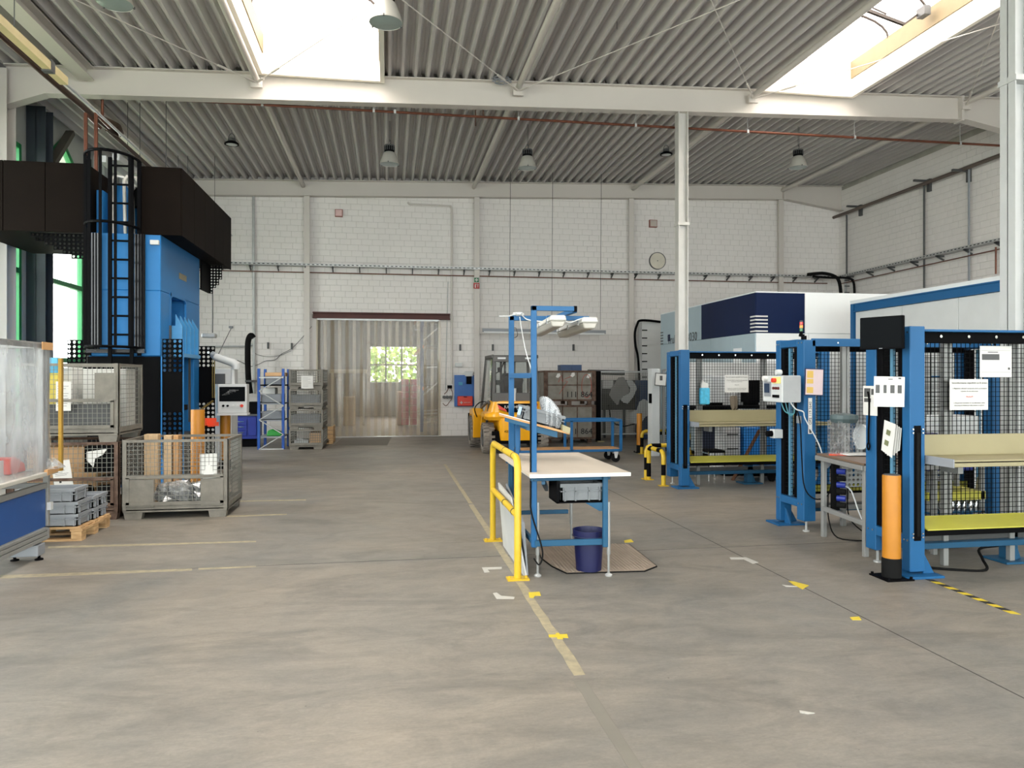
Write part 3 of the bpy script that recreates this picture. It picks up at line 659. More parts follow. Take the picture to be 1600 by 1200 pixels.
# hydraulics on the platform, seen through the cage
b = MB().lathe([(0, 0), (.22, 0), (.22, .62), (.16, .85), (.05, .9), (0, .9)], (-4.15, 12.6, 3.86), 16); b.lathe([(0, 0), (.26, 0), (.26, .5), (.1, .6), (0, .6)], (-3.85, 13.2, 3.86), 16).box(-4.42, -4.33, 12.2, 12.5, 3.86, 4.55); b.build('hydraulic_tank', M_press, pr, smooth=True)
for dx, h in ((-.12, .95), (.06, .95), (.18, .8)):
    x = -4.1 + dx; MB().tube([(x, 12.3, 3.86), (x - .02, 12.3, 3.86 + h * .92), (x + .02, 12.32, 3.86 + h), (x + .12, 12.38, 3.86 + h), (x + .2, 12.45, 3.8 + h * .9), (x + .35, 12.6, 3.86 + h * .62)], .026, 8).build('hydraulic_pipe', mat('pipe_bright', '#E6E4DE', .25, .3), pr, smooth=True)
b = MB().cyl((-3.9, 12.4, 4.35), (-3.9, 12.4, 4.65), .08, 10).box(-4.0, -3.8, 12.5, 12.7, 4.4, 4.55); b.build('valve_block', M_black, pr)
# red bracket tray by the rear guard
t = MB(); c = P(325, 659, 13.6); t.box(c.x - .1, c.x + .12, c.y - .1, c.y + .1, c.z - .08, c.z - .06).box(c.x - .1, c.x - .08, c.y - .1, c.y + .1, c.z - .08, c.z + .06).box(c.x - .1, c.x + .12, c.y + .08, c.y + .1, c.z - .08, c.z + .06)
t.prism([(c.x - .1, c.z + .06), (c.x - .1, c.z - .08), (c.x + .02, c.z - .08), (c.x - .02, c.z + .06)], 'y', c.y - .1, c.y - .08); t.box(c.x + .12, c.x + .2, c.y - .1, c.y - .08, c.z - .07, c.z - .0)
t.build('foot_pedal_guard', M_redor, pr)
# ---- yellow bollards
def bollard(u, vb, Y, vt, r, label, rot=None, cap=True, name='bollard'):
    p = P(u, vb, Y); h = P(u, vt, Y).z
    o = T(name, label, 'bollard', (p.x, Y, 0), 'yellow impact bollards')
    MB().lathe([(0, h), (r * .96, h), (r, h - .01), (r, .16), (r, .02)], (0, 0, 0), 22).build('tube', M_oran, o, smooth=True, off=Z0)
    MB().lathe([(r * 1.07, 0), (r * 1.07, .16), (r * 1.0, .17)], (0, 0, 0), 22).build('sleeve', M_dark, o, smooth=True, off=Z0)
    b = MB().box(-r * 1.7, r * 1.7, -r * 1.7, r * 1.7, 0, .012)
    for sx in (-1, 1):
        for sy in (-1, 1): b.cyl((sx * r * 1.45, sy * r * 1.45, .012), (sx * r * 1.45, sy * r * 1.45, .03), .012, 6)
    b.build('base_plate', M_black, o, off=Z0); MB().cyl((0, 0, h), (0, 0, h + .004), r * .9, 18).build('cap', M_dgrey, o, off=Z0); return o
bollard(309, 750, 11.2, 640, .094, 'orange-yellow bollard standing inside view behind the front mesh crate, beside the black press guard')
bollard(352, 727, 14.2, 600, .093, 'orange-yellow bollard right under the white control panel by the press')
bollard(1393, 905, 5.5, 742, .071, 'orange-yellow bollard in front of the tall blue machine column with the monitor')
bollard(999, 707, 15.8, 646, .06, 'orange-yellow bollard beside the small black and yellow barriers at the wire partition')
# ---- swing-arm control panel
cp = T('operator_terminal', 'white swing-arm operator terminal with a screen wrapped in film above the rear bollard', 'terminal', P(366, 625, 13.9))
A, B = P(341.5, 600, 13.9), P(387, 645, 13.9)
MB().box(A.x, B.x, 13.82, 14.05, B.z, A.z).build('housing', M_offw, cp, bev=.01)
MB().box(A.x + .03, B.x - .03, 13.815, 13.83, P(366, 627, 13.9).z, A.z - .05).build('screen', M_screen, cp)
MB().box(A.x - .01, B.x + .01, 13.80, 14.07, B.z - .04, B.z).build('keyboard_shelf', M_lgrey, cp)
b = MB()
rr = random.Random(3)
for i in range(5): b.box(A.x + .08 + i * .03, A.x + .16 + i * .05, 13.811, 13.815, A.z - .2 + i * .02, A.z - .19 + i * .022)
b.build('wrinkled_film', M_clearp, cp)
for i, (u, m) in enumerate(((349, M_black), (356, M_black), (364, M_lgrey), (371, M_lgrey), (378, M_red))):
    q = P(u, 634, 13.82); MB().cyl((q.x, 13.82, q.z), (q.x, 13.79, q.z), .02 if i < 4 else .028, 10).build('button', m, cp)
q = P(364, 596, 14.0)
MB().cyl((q.x, 14, A.z), (q.x, 14, P(366, 575, 14).z), .035, 12).build('neck', M_lgrey, cp)
h0 = P(366, 572, 14.0); h1 = P(338, 558, 14.0); h2 = Vector((-3.36, 14.75, h1.z + .12))
MB().tube([h0 + Vector((.03, 0, -.06)), h0 + Vector((.03, 0, .02)), h0 + Vector((-.03, 0, .07)), h1, h2], .07, 10, rr=[.07, .08, .08, .07, .06]).build('boom', M_offw, cp, smooth=True)
# pale cabinet behind the panel
cb = T('pale_control_cabinet', 'pale blue-grey control cabinet standing behind the swing-arm panel at the press', 'cabinet', (P(346, 0, 15.2).x, 15.4, 0))
A, B = P(336, 576, 15.2), P(362, 676, 15.2)
MB().box(A.x, B.x - .0, 15.2, 15.8, 0, A.z).build('body', M_lgrey, cb, bev=.01)
MB().box(A.x + .02, B.x - .06, 15.18, 15.2, .75, A.z - .35).build('door', mat('cabinet_pale_blue', '#A9BFCB', .4), cb)
MB().box(A.x + .0, B.x - .12, 15.17, 15.2, A.z - .3, A.z - .1).build('display', M_dgrey, cb)
# ---- wire-mesh pallet boxes
def gitter(name, label, cat, loc, L, W, Hh, group, mt=M_crate, plates=(), half=True, nx=22, ny=15, wt=.005, wm=M_wgrey, openfront=False, feet=.1):
    o = T(name, label, cat, loc, group); hl, hw = L / 2, W / 2
    for sx in (-1, 1):
        for sy in (-1, 1):
            x, y = sx * hl, sy * hw; MB().box(x - sx * .05, x + sx * .003, y - sy * .006, y + sy * .003, feet + .001, Hh + .002).box(x - sx * .006, x + sx * .003, y - sy * .05, y + sy * .003, feet + .001, Hh + .002).build('corner_post', mt, o, off=Z0)
    b = MB().box(-hl, hl, -hw, hw, feet, feet + .012)
    for sy in (-1, 1): b.box(-hl, hl, sy * hw - .012 * (sy > 0), sy * hw + .012 * (sy < 0), feet - .02, feet + .07)
    for sx in (-1, 1): b.box(sx * hl - .012 * (sx > 0), sx * hl + .012 * (sx < 0), -hw, hw, feet - .02, feet + .07)
    b.build('base_tray', mt, o, off=Z0)
    for sx in (-1, 1):
        for sy in (-1, 1):
            x, y = sx * (hl - .12), sy * (hw - .06); f = MB().prism([(x - .11, feet), (x + .11, feet), (x + .09, 0), (x - .09, 0)], 'y', y - .05, y + .05); f.build('foot', mt, o, off=Z0)
    b = MB(); t = .035
    for sy in (-1, 1):
        if sy == 1 or not openfront: b.box(-hl, hl, sy * hw - t * (sy > 0), sy * hw + t * (sy < 0), Hh - .03, Hh)
    for sx in (-1, 1): b.box(sx * hl - t * (sx > 0), sx * hl + t * (sx < 0), -hw, hw, Hh - .03, Hh)
    b.build('top_rim', mt, o, off=Z0)
    z0 = feet + .07; b = MB(); nz = max(3, int((Hh - z0) / (L / nx)))
    b.grid((-hl + .03, hw - .01, z0), (1, 0, 0), (0, 0, 1), L - .06, Hh - z0 - .02, nx, nz, wt)
    for sx in (-1, 1): b.grid((sx * (hl - .01), -hw + .03, z0), (0, 1, 0), (0, 0, 1), W - .06, Hh - z0 - .02, ny, nz, wt)
    b.grid((-hl + .03, -hw + .01, z0), (1, 0, 0), (0, 0, 1), L - .06, Hh - z0 - .02, nx, nz, wt)
    b.build('wire_mesh', wm, o, off=Z0, kind='stuff')
    if half:
        zm = feet + (Hh - feet) * .47; b = MB()
        b.box(-hl + .05, hl - .05, -hw - .02, -hw, zm - .015, zm + .02).box(-hl + .05, hl - .05, -hw - .02, -hw, z0 - .01, z0 + .03).box(-hl + .05, -hl + .085, -hw - .02, -hw, z0, zm).box(hl - .085, hl - .05, -hw - .02, -hw, z0, zm)
        b.build('drop_flap', mt, o, off=Z0)
    for (x0, x1, za, zb) in plates: MB().box(-hl + L * x0, -hl + L * x1, -hw - .012, -hw - .004, Hh * za, Hh * zb).build('sheet_plate', mt, o, off=Z0, bev=.002)
    return o
def sheet(name, label, c, ux, uz, W_, H_, group=None, lines=(), mt=M_paper, cat='paper', bend=.006, parent=None, ink=M_foam, n=5):
    """a sheet of paper: slightly curved, with printed line blocks (x0,x1,y0,y1 fractions)"""
    ux, uz = Vector(ux).normalized(), Vector(uz).normalized(); nn = ux.cross(uz); c = Vector(c); b = MB(); vs = []
    def pt(fx, fz, e=0): return c + ux * (fx - .5) * W_ + uz * (fz - .5) * H_ + nn * (bend * sin(pi * fx) * (1.2 - fz) + e)
    for i in range(n + 1):
        for j in range(3): vs.append(pt(i / n, j / 2))
    for i in range(n + 1):
        for j in range(3): vs.append(pt(i / n, j / 2, -.001))
    m_ = (n + 1) * 3
    fs = [(i * 3 + j, i * 3 + 3 + j, i * 3 + 4 + j, i * 3 + 1 + j) for i in range(n) for j in range(2)]
    b.add(vs, fs + [tuple(m_ + k for k in f[::-1]) for f in fs]); o = b.build(name, mt, parent)
    if parent is None: tag(o, label, cat, group)
    if lines:
        L = MB()
        for (x0, x1, y0, y1) in lines:
            k = max(1, int((x1 - x0) * n + .5))
            vv = []
            for i in range(k + 1):
                f = x0 + (x1 - x0) * i / k; vv += [pt(f, y0, .0015), pt(f, y1, .0015)]
            L.add(vv, [(2 * i, 2 * i + 2, 2 * i + 3, 2 * i + 1) for i in range(k)])
        L.build('printing', ink, o)
    return o
RL = random.Random(5)
def lines(n, x0=.12, x1=.88, y0=.12, y1=.88, th=.012):
    return [(x0, x0 + (x1 - x0) * RL.uniform(.5, 1), y, y + th) for y in [y0 + (y1 - y0) * (i + .5) / n for i in range(n)]]
G = 'steel mesh pallet boxes by the press'
gx0, gx1 = P(190, 808, 9.25).x, P(356, 808, 9.25).x
front = gitter('mesh_pallet_box', 'low-fronted steel mesh pallet box with yellow bollard behind it, alone on the floor', 'mesh box', ((gx0 + gx1) / 2, 9.68, 0), gx1 - gx0, .85, .93, G, plates=((.74, .95, .15, .50), (.06, .30, .15, .50)), nx=24, openfront=False)
gitter('mesh_pallet_box', 'rusty lower steel mesh box of the left stack, behind the grey totes', 'mesh box', (-3.72, 9.7, 0), 1.2, .85, .91, G, mt=M_crrust, nx=22)
gitter('mesh_pallet_box', 'upper steel mesh box of the left stack with a solid plate and hung papers', 'mesh box', (-3.72, 9.7, .91), 1.2, .85, .92, G, plates=((.785, .98, .53, .88),), nx=22)
# contents
def crumple(name, label, cat, c, s_, m, seed, group=None, n=14, k=.35):
    q = random.Random(seed); b = MB(); c = Vector(c); ring = []
    for j in range(n // 2 + 1):
        th = pi * j / (n // 2)
        for i in range(n):
            ph = 2 * pi * i / n; r = 1 + q.uniform(-k, k) * sin(th)
            ring.append(c + Vector((s_[0] * r * sin(th) * cos(ph), s_[1] * r * sin(th) * sin(ph), s_[2] * (1 + cos(th) * r))))
    fs = []
    for j in range(n // 2):
        for i in range(n): fs.append((j * n + i, j * n + (i + 1) % n, j * n + n + (i + 1) % n, j * n + n + i))
    b.add(ring, fs); return tag(b.build(name, m), label, cat, group)
M_bag = mat('silvery_plastic_bag', '#C4C6C6', .2, .3, var=.3, scale=12, c2='#5E6062')
crumple('plastic_bag', 'crumpled clear plastic bag inside the floor mesh box, left one', 'bag', (gx0 + .52, 9.62, .115), (.24, .2, .14), M_bag, 4)
crumple('plastic_bag', 'crumpled clear plastic bag inside the floor mesh box, nearer the solid plate', 'bag', (gx0 + .86, 9.6, .115), (.17, .2, .14), M_bag, 9)
M_pal = mat('stacked_boards', '#C7A983', .7, var=.2, scale=8, aniso=(8, 8, 1))
for i, (x, w_) in enumerate(((.10, .16), (.33, .09), (.44, .06))):
    q = tag(MB().box(gx0 + x, gx0 + x + w_, 9.72, 9.85 + i * .02, .115, P(240, 680 - (i == 0) * 2, 9.8).z).build('wooden_board', M_pal if i < 2 else M_ply, bev=.004), ['wide pale wooden board upright in the floor mesh box', 'narrow wooden board upright in the middle of the boards in the floor mesh box', 'brown plywood board upright nearest the bollard in the floor mesh box'][i], 'board', 'boards in the mesh box')
sheet('paper_sheet', 'plain white paper sheet fixed to the front bollard side of the floor mesh box', P(326, 728, 9.275), (1, 0, .05), (.0, 0, 1), .2, .29, bend=.02)
sheet('paper_sheet', 'white printed sheet hanging on the upper mesh box beside the aluminium enclosure', P(99, 619, 9.262), (1, 0, 0), (0, 0, 1), .16, .34, lines=lines(9))
sheet('paper_sheet', 'tilted white sheet with a round stamp hung above the grey totes', P(97, 740, 9.262), (1, 0, .14), (-.14, 0, 1), .2, .3, lines=lines(8, y0=.4) + [(.3, .42, .15, .24)])
# boxes in the stack
wbx = tag(MB().box(-4.15, -3.75, 9.6, 9.95, 1.03, 1.79).build('cardboard_box', M_paper, bev=.01), 'tall white box inside the upper mesh box of the left stack', 'box')
wbx = tag(MB().box(-3.66, -3.16, 9.66, 10.0, 1.03, 1.77).build('cardboard_box', M_paper, bev=.01), 'white box beside the right side wires of the upper mesh box', 'box')
yb = T('yellow_machine_part', 'yellow and light blue packed part inside the upper mesh box', 'packed part', (-3.95, 9.5, 1.03)); MB().box(-4.03, -3.85, 9.45, 9.58, 1.03, 1.72).build('yellow_body', mat('soft_yellow', '#E6D257', .5), yb); MB().box(-4.03, -3.85, 9.44, 9.59, 1.72, 1.9).build('blue_top', mat('soft_blue', '#5DB2D8', .5), yb)
tag(MB().box(-4.2, -3.2, 9.35, 9.55, 1.03, 1.35).build('cardboard_box', M_dgrey, bev=.005), 'low dark box lying in the front of the upper mesh box', 'box')
tag(MB().box(-4.2, -3.45, 9.5, 10.0, .12, .84).build('cardboard_box', mat('carton', '#D2A87B', .7), bev=.005), 'brown carton inside the rusty lower mesh box', 'box')
for i in range(4): tag(MB().lathe([(0, 0), (.09, 0), (.11, .09), (.11, .22), (.09, .27), (0, .28)], (-4.05 + i * .25, 9.42, .115), 14).build('round_casting', M_dark, smooth=True), ['leftmost', 'second from left', 'third from left', 'rightmost'][i] + ' dark round casting at the bottom of the rusty lower mesh box', 'casting', 'castings in the rusty mesh box')
bt = T('black_bin', 'black folded bin with torn white label in the lower mesh box', 'bin', (-3.4, 9.4, .55)); MB().box(-3.5, -3.2, 9.3, 9.45, .56, .86).build('body', M_black, bt); MB().prism([(-3.47, .80), (-3.25, .83), (-3.3, .76), (-3.38, .72), (-3.4, .62), (-3.47, .7)], 'y', 9.285, 9.3).build('torn_label', M_paper, bt)
MB().box(-3.52, -3.2, 9.3, 9.9, .46, .47).build('shelf_sheet', M_dgrey, bt); 
# ---- wooden pallet with grey totes
def pallet(label, loc, L, W, group='wooden pallets'):
    o = T('wooden_pallet', label, 'pallet', loc, group)
    for i in range(5): MB().box(-L / 2, L / 2, -W / 2 + i * (W - .1) / 4, -W / 2 + i * (W - .1) / 4 + .1, .122, .144).build('deck_plank', M_wood, o, off=Z0, bev=.003)
    for x in (-L / 2 + .05, 0, L / 2 - .05):
        for y in (-W / 2 + .06, 0, W / 2 - .06): MB().box(x - .05, x + .05, y - .06, y + .06, .022, .1).build('block', M_wood, o, off=Z0, bev=.003)
        MB().box(x - .06, x + .06, -W / 2, W / 2, .1, .122).build('stringer_board', M_wood, o, off=Z0)
    for y in (-W / 2 + .06, 0, W / 2 - .06): MB().box(-L / 2, L / 2, y - .05, y + .05, 0, .022).build('bottom_board', M_wood, o, off=Z0)
    return o
pallet('wooden pallet under the grey totes on the left', (-3.55, 8.5, 0), .94, .78)
def tote(label, loc, L, W, Hh, group, m=M_grey):
    o = T('plastic_tote', label, 'tote', loc, group); b = MB(); t = .012; l, w_ = L / 2 - .012, W / 2 - .012
    b.box(-l, l, -w_, w_, 0, .01).box(-l, l, -w_, -w_ + t, 0, Hh).box(-l, l, w_ - t, w_, 0, Hh).box(-l, -l + t, -w_, w_, 0, Hh).box(l - t, l, -w_, w_, 0, Hh)
    b.build('body', m, o, off=Z0)
    r = MB()
    for z in (Hh - .03, Hh * .55):
        r.box(-l - .012, l + .012, -w_ - .012, -w_, z, z + (.03 if z > Hh * .6 else .008)).box(-l - .012, l + .012, w_, w_ + .012, z, z + (.03 if z > Hh * .6 else .008)).box(l, l + .012, -w_, w_, z, z + (.03 if z > Hh * .6 else .008)).box(-l - .012, -l, -w_, w_, z, z + (.03 if z > Hh * .6 else .008))
    for x in (-l + .03, -l + .12, l - .12, l - .03): r.box(x - .006, x + .006, -w_ - .012, -w_, .005, Hh - .03)
    for y in (-w_ + .05, w_ - .05): r.box(l, l + .012, y - .006, y + .006, .005, Hh - .03)
    r.build('rim', m, o, off=Z0); return o
TG = 'grey totes stacked on the pallet'
for k, z in enumerate((.146, .271, .396)):
    tote(['bottom grey tote of the front stack on the left pallet', 'middle grey tote of the front stack on the left pallet', 'topmost empty grey tote on the left pallet'][k], (-3.4 - (k == 2) * .03, 8.3, z), .56, .34, .125 if k < 2 else .135, TG)
for i in range(2):
    for k in range(2): tote(['lower', 'upper'][k] + ' grey tote of the ' + ['second', 'last'][i] + ' low stack along the right side of the left pallet', (-3.28, 8.575 + i * .205, .146 + k * .125), .36, .2, .123, TG)
# ---- aluminium enclosure bench in the left foreground
en = T('enclosed_workbench', 'aluminium workbench wrapped in clear film with a dark blue panel, cut by the left edge', 'workbench', (-3.6, 6.9, 0))
X1 = -3.13; Y1 = 7.52; Y0 = 5.6; X0 = -4.4
zt_ = PX(80, 735, X1).z; zp0, zp1 = PX(66, 822, X1).z, PX(66, 768, X1).z
def prof(b, p, q, w_=.045, h=None, g=True):
    b.bar(p, q, w_, h)
b = MB(); prof(b, (X1 - .02, Y1 - .02, .28), (X1 - .02, Y1 - .02, zt_ - .03)); prof(b, (X0, Y1 - .02, .28), (X0, Y1 - .02, zt_ - .03)); prof(b, (X1 - .02, Y0, .28), (X1 - .02, Y0, zt_ - .03))
for dz, hh in ((zp0 - .045, .03), (zp0 - .083, .036), (zp0 - .125, .036), (zp1 + .045, .05)): b.bar((X1 - .018, Y0, dz), (X1 - .018, Y1 - .045, dz), .04, hh)
b.bar((X0, Y1 - .02, zp0 - .09), (X1, Y1 - .02, zp0 - .09), .04, .1).bar((X0, Y1 - .02, zp1 + .04), (X1, Y1 - .02, zp1 + .04), .04, .05)
b.build('base_profile', M_alu, en, bev=.004)
MB().box(X1 - .03, X1 - .012, Y0, Y1 - .06, zp0 - .02, zp1 + .01).build('panel', mat('panel_royal_blue', '#174C8F', .4), en)
MB().box(X1 - .005, X1 + .03, Y1 - .05, Y1, (zp0 + zp1) / 2 - .03, (zp0 + zp1) / 2 + .04).build('latch', M_lgrey, en)
MB().box(X0 - .05, X1 + .04, Y0, Y1 + .08, zt_ - .03, zt_ + .005).build('worktop', mat('alu_edge_top', '#BDBBB2', .4), en, bev=.004)
b = MB().box(X1 - .2, X1 - .06, Y1 - .3, Y1 - .06, .14, zp0 - .1); b.build('lift_column', M_alu, en, bev=.006)
MB().box(P(16, 0, 7.33).x, P(65, 0, 7.33).x, 7.26, 7.40, .045, .145).build('foot_beam', M_grey, en, bev=.004)
for u in (23, 61): q = P(u, 870, 7.33); MB().lathe([(0, 0), (.035, 0), (.035, .012), (.012, .02), (.012, .05)], (q.x, 7.33, 0), 12).build('levelling_foot', M_black, en)
ze = PX(81, 541, X1).z
b = MB()
for y in (Y1 - .03, Y1 - .32 + .2): b.bar((X1 - .02, y, zt_), (X1 - .02, y, ze), .045)
b.bar((X1 - .02, Y0, ze), (X1 - .02, Y1, ze), .05).bar((X0, Y1 - .03, ze), (X1, Y1 - .03, ze), .05).bar((X0, Y1 - .03, zt_), (X0, Y1 - .03, ze), .045).bar((X0, Y0, ze), (X0, Y1, ze), .05)
b.build('enclosure_profile', M_alu, en, bev=.004)
def wrinkle(o, u, v, W_, H_, nu, nv, amp, seed):
    q = random.Random(seed); o, u, v = Vector(o), Vector(u), Vector(v); nn = u.cross(v); b = MB(); vs = []
    for i in range(nu + 1):
        a = q.uniform(-1, 1)
        for j in range(nv + 1): vs.append(o + u * W_ * i / nu + v * H_ * j / nv + nn * amp * (a * .5 + q.uniform(-.5, .5) + sin(i * .9 + j * .4) * .5))
    return b.add(vs, [(i * (nv + 1) + j, (i + 1) * (nv + 1) + j, (i + 1) * (nv + 1) + j + 1, i * (nv + 1) + j + 1) for i in range(nu) for j in range(nv)])
wrinkle((X1 + .012, Y0, zt_ + .01), (0, 1, 0), (0, 0, 1), Y1 - Y0, ze - zt_, 30, 16, .012, 2).build('film_wrap', M_film, en, smooth=True)
wrinkle((X0, Y1 + .01, zt_ + .01), (1, 0, 0), (0, 0, 1), X1 - X0, ze - zt_, 20, 12, .012, 8).build('film_wrap', M_film, en, smooth=True)
b = MB(); b.prism([(X1 - .2, zt_ + .01), (X1 + .12, zt_ + .03), (X1 + .02, zt_ + .12), (X1 - .05, zt_ + .05)], 'y', Y1 - .1, Y1 + .05); b.build('film_fold', M_clearp, en)
b = MB(); M_tan = mat('tan_tape', '#C99B6A', .5); b.bar((X1 + .02, Y1 - .2, ze - .005), (X1 + .02, Y1 + .01, ze - .005), .01, .07).build('packing_tape', M_tan, en); b = MB().bar((X1 + .03, Y1 - .15, zt_ - .0), (X1 + .03, Y1 + .09, zt_ + .01), .03, .05); b.build('packing_tape', M_tan, en)
b = MB(); b.bar((X1 + .03, Y1 + .16, zt_ - .02), (X1 + .03, Y1 + .16, P(87, 560, Y1 + .16).z), .03, .04); b.build('brass_edge_strip', mat('brass_strip', '#B58F3C', .35, .5), en)
MB().box(-3.75, -3.35, 6.7, 7.2, zt_ + .005, zt_ + .14).build('tool_case', M_lgrey, en); 
q = T('small_control_unit', 'dark blue and light grey control unit behind the film on the enclosed bench', 'control unit', (-3.5, 6.9, zt_ + .14)); MB().prism([(-3.72, zt_ + .145), (-3.38, zt_ + .145), (-3.38, zt_ + .26), (-3.6, zt_ + .3), (-3.72, zt_ + .3)], 'y', 6.75, 7.1).build('housing', M_navy, q, bev=.01); MB().box(-3.379, -3.37, 6.8, 7.05, zt_ + .16, zt_ + .25).build('display', M_lgrey, q)
q = tag(MB().prism([(7.15, zt_ + .01), (7.45, zt_ + .01), (7.42, zt_ + .09), (7.25, zt_ + .16), (7.15, zt_ + .15)], 'x', -3.6, -3.3).build('red_case', M_red, bev=.01), 'red plastic case behind the film at the bench corner', 'case')
# ---- blue rack with shelves
rk = T('shelf_rack', 'blue boltless shelf rack with diagonal grey braces near the back wall', 'shelf rack', (P(424, 0, 17.9).x, 18.3, 0))
xa, xb = P(404.5, 0, 17.9).x, P(442.5, 0, 17.9).x; ztop = P(0, 576, 17.9).z; ztop = P(404, 576, 17.9).z
for x in (xa, xb):
    for y in (17.9, 18.8): MB().box(x - .03, x + .03, y - .03, y + .03, 0, ztop).build('upright', M_rack, rk)
zs = [P(424, v, 17.9).z for v in (682, 654, 628, 601, 590)]
for v in (682, 656, 630, 601): z = P(424, v, 17.9).z; MB().box(xa, xb, 17.92, 18.78, z - .03, z).build('shelf', M_grey if v != 601 else M_black, rk)
pts = [(404.5, 702), (443, 679), (405, 656), (443, 634), (405, 611), (443, 588)]
b = MB()
for i in range(5): b.bar(P(*pts[i], 17.86), P(*pts[i + 1], 17.86), .05, .02)
b.bar(P(405, 702, 17.86), P(443, 702, 17.86), .03, .04).bar(P(405, 590, 17.86), P(443, 590, 17.86), .03, .03); b.build('brace', M_galv, rk)
def obj_on_rack(u0, v0, u1, v1, m, name, label, cat, Y=18.1, d=.4):
    A, B = P(u0, v0, Y), P(u1, v1, Y); return tag(MB().box(A.x, B.x, Y, Y + d, B.z, A.z).build(name, m, bev=.01), label, cat)
zf = lambda v: P(424, v, 17.9)
def tray(u0, v0, u1, v1, m, label, Y=18.0, d=.5):
    A, B = P(u0, v0, Y), P(u1, v1, Y); o = T('storage_bin', label, 'bin', ((A.x + B.x) / 2, Y, B.z), 'bins on the blue rack'); b = MB()
    b.box(A.x, B.x, Y, Y + .02, B.z, A.z).box(A.x, B.x, Y + d - .02, Y + d, B.z, A.z).box(A.x, A.x + .02, Y, Y + d, B.z, A.z).box(B.x - .02, B.x, Y, Y + d, B.z, A.z).box(A.x, B.x, Y, Y + d, B.z, B.z + .01); b.build('walls', m, o)
    MB().box(A.x - .01, B.x + .01, Y - .012, Y, A.z - .03, A.z).build('lip', m, o); return o
tray(414, 588, 441, 601, M_grey, 'grey bin on the top shelf of the blue rack under a brown carton'); obj_on_rack(414, 582, 446, 588, mat('carton', '', .7), 'cardboard_box', 'flat brown carton on top of the grey bin in the blue rack', 'box')
tray(408, 616, 441, 629, M_grey, 'grey bin on the second shelf of the blue rack'); tray(408, 643, 441, 655, M_grey, 'grey bin on the third shelf of the blue rack')
obj_on_rack(410, 604, 430, 614, M_paper, 'paper_label_box', 'white labelled box above the second shelf bin of the rack', 'box', 18.3).location.z -= .03
q = tag(MB().prism([(P(416, 0, 18).x, P(0, 0, 18).z * 0 + P(424, 681.5, 18).z), (P(440, 0, 18).x, P(424, 681.5, 18).z), (P(440, 0, 18).x, P(424, 677, 18).z), (P(425, 0, 18).x, P(424, 671, 18).z), (P(418, 0, 18).x, P(424, 673, 18).z)], 'y', 18.0, 18.4).build('green_bin', mat('bin_green', '#2F9A3E', .45), bev=.02), 'bright green bin on the lowest shelf of the blue rack', 'bin')
# ---- navy drawer cabinets
nc = T('drawer_cabinet', 'navy blue workshop cabinet with three drawers against the back wall', 'cabinet', (P(385, 0, 18.6).x, 18.9, 0))
A, B = P(361, 650, 18.6), P(402, 680, 18.6)
MB().box(A.x, B.x, 18.62, 19.3, .2, A.z).build('body', M_navy, nc); MB().box(A.x - .02, B.x + .02, 18.58, 19.35, A.z, A.z + .04).build('worktop', M_dgrey, nc)
xm = P(387, 0, 18.6).x
for i in range(3):
    z0 = .32 + i * .13 - .04; d = MB().box(A.x + .02, xm - .02, 18.59, 18.62, z0, z0 + .12).build('drawer', M_navy, nc, bev=.004); MB().box((A.x + xm) / 2 - .1, (A.x + xm) / 2 + .1, 18.57, 18.59, z0 + .07, z0 + .09).build('handle', M_chrome, d)
MB().box(xm + .02, B.x - .02, 18.59, 18.62, .28, A.z - .03).build('door', M_navy, nc, bev=.004)
MB().box(A.x + .04, B.x - .04, 18.7, 19.2, 0, .2).build('plinth', M_black, nc)
q = tag(MB().box(P(386, 0, 18.7).x, P(405, 0, 18.7).x, 18.75, 19.1, A.z + .04, A.z + .33).build('black_case', M_black, bev=.01), 'black equipment case on the navy cabinet behind the control panel', 'case')
# ---- stack of four mesh boxes
G4 = 'four stacked mesh boxes left of the strip curtain'
xa, xb = P(451, 0, 17.75).x, P(505, 0, 17.75).x; hh = P(480, 577, 17.75).z / 4
for k in range(4):
    gitter('mesh_pallet_box', ['lowest', 'second lowest', 'third', 'topmost'][k] + ' box of the four stacked mesh boxes left of the strip curtain', 'mesh box', ((xa + xb) / 2, 18.35, hh * k), xb - xa, 1.2, hh - .005, G4, half=False, nx=14, ny=18, wt=.01, feet=.08, wm=M_wgrey)
sheet('paper_sheet', 'white sheet on the topmost box of the four stacked mesh boxes', P(480, 597, 17.72), (1, 0, 0), (0, 0, 1), .27, .3, lines=lines(7))
for k in (1, 2): tote(['', 'grey tote inside the third highest mesh box of the back stack', 'grey tote inside the second highest mesh box of the back stack'][k], ((xa + xb) / 2 - .03, 18.1, hh * k + .1), .7, .4, .24, 'totes in the back mesh stack')
tag(MB().box(xa + .1, xa + .42, 17.9, 18.2, .1, .22).box(xa + .15, xa + .3, 17.95, 18.1, .22, .25).build('metal_parts_tray', M_galv), 'shiny tray of parts in the lowest mesh box of the back stack', 'tray')
tag(MB().box(xa + .45, xb - .07, 17.95, 18.4, .1, .38).build('carton', mat('carton', '', .7)), 'brown carton in the lowest mesh box of the back stack', 'box')
pallet('short pile pallet standing behind the four stacked mesh boxes', (P(519, 0, 19.6).x - .2, 19.6, 0), .5, .8)
bb = T('wooden_crate', 'pale wooden crate on the pallet beside the strip curtain', 'crate', (P(519, 0, 19.6).x - .2, 19.6, .146))
for i in range(3): MB().box(bb.location.x - .25, bb.location.x + .25, 19.22, 19.24, .15 + i * .1, .24 + i * .1).build('board', M_wood, bb); 
for i in range(3): MB().box(bb.location.x + .23, bb.location.x + .25, 19.24, 19.98, .15 + i * .1, .24 + i * .1).build('board', M_wood, bb)
MB().box(bb.location.x - .24, bb.location.x + .22, 19.25, 19.97, .148, .4).build('contents', M_dgrey, bb)
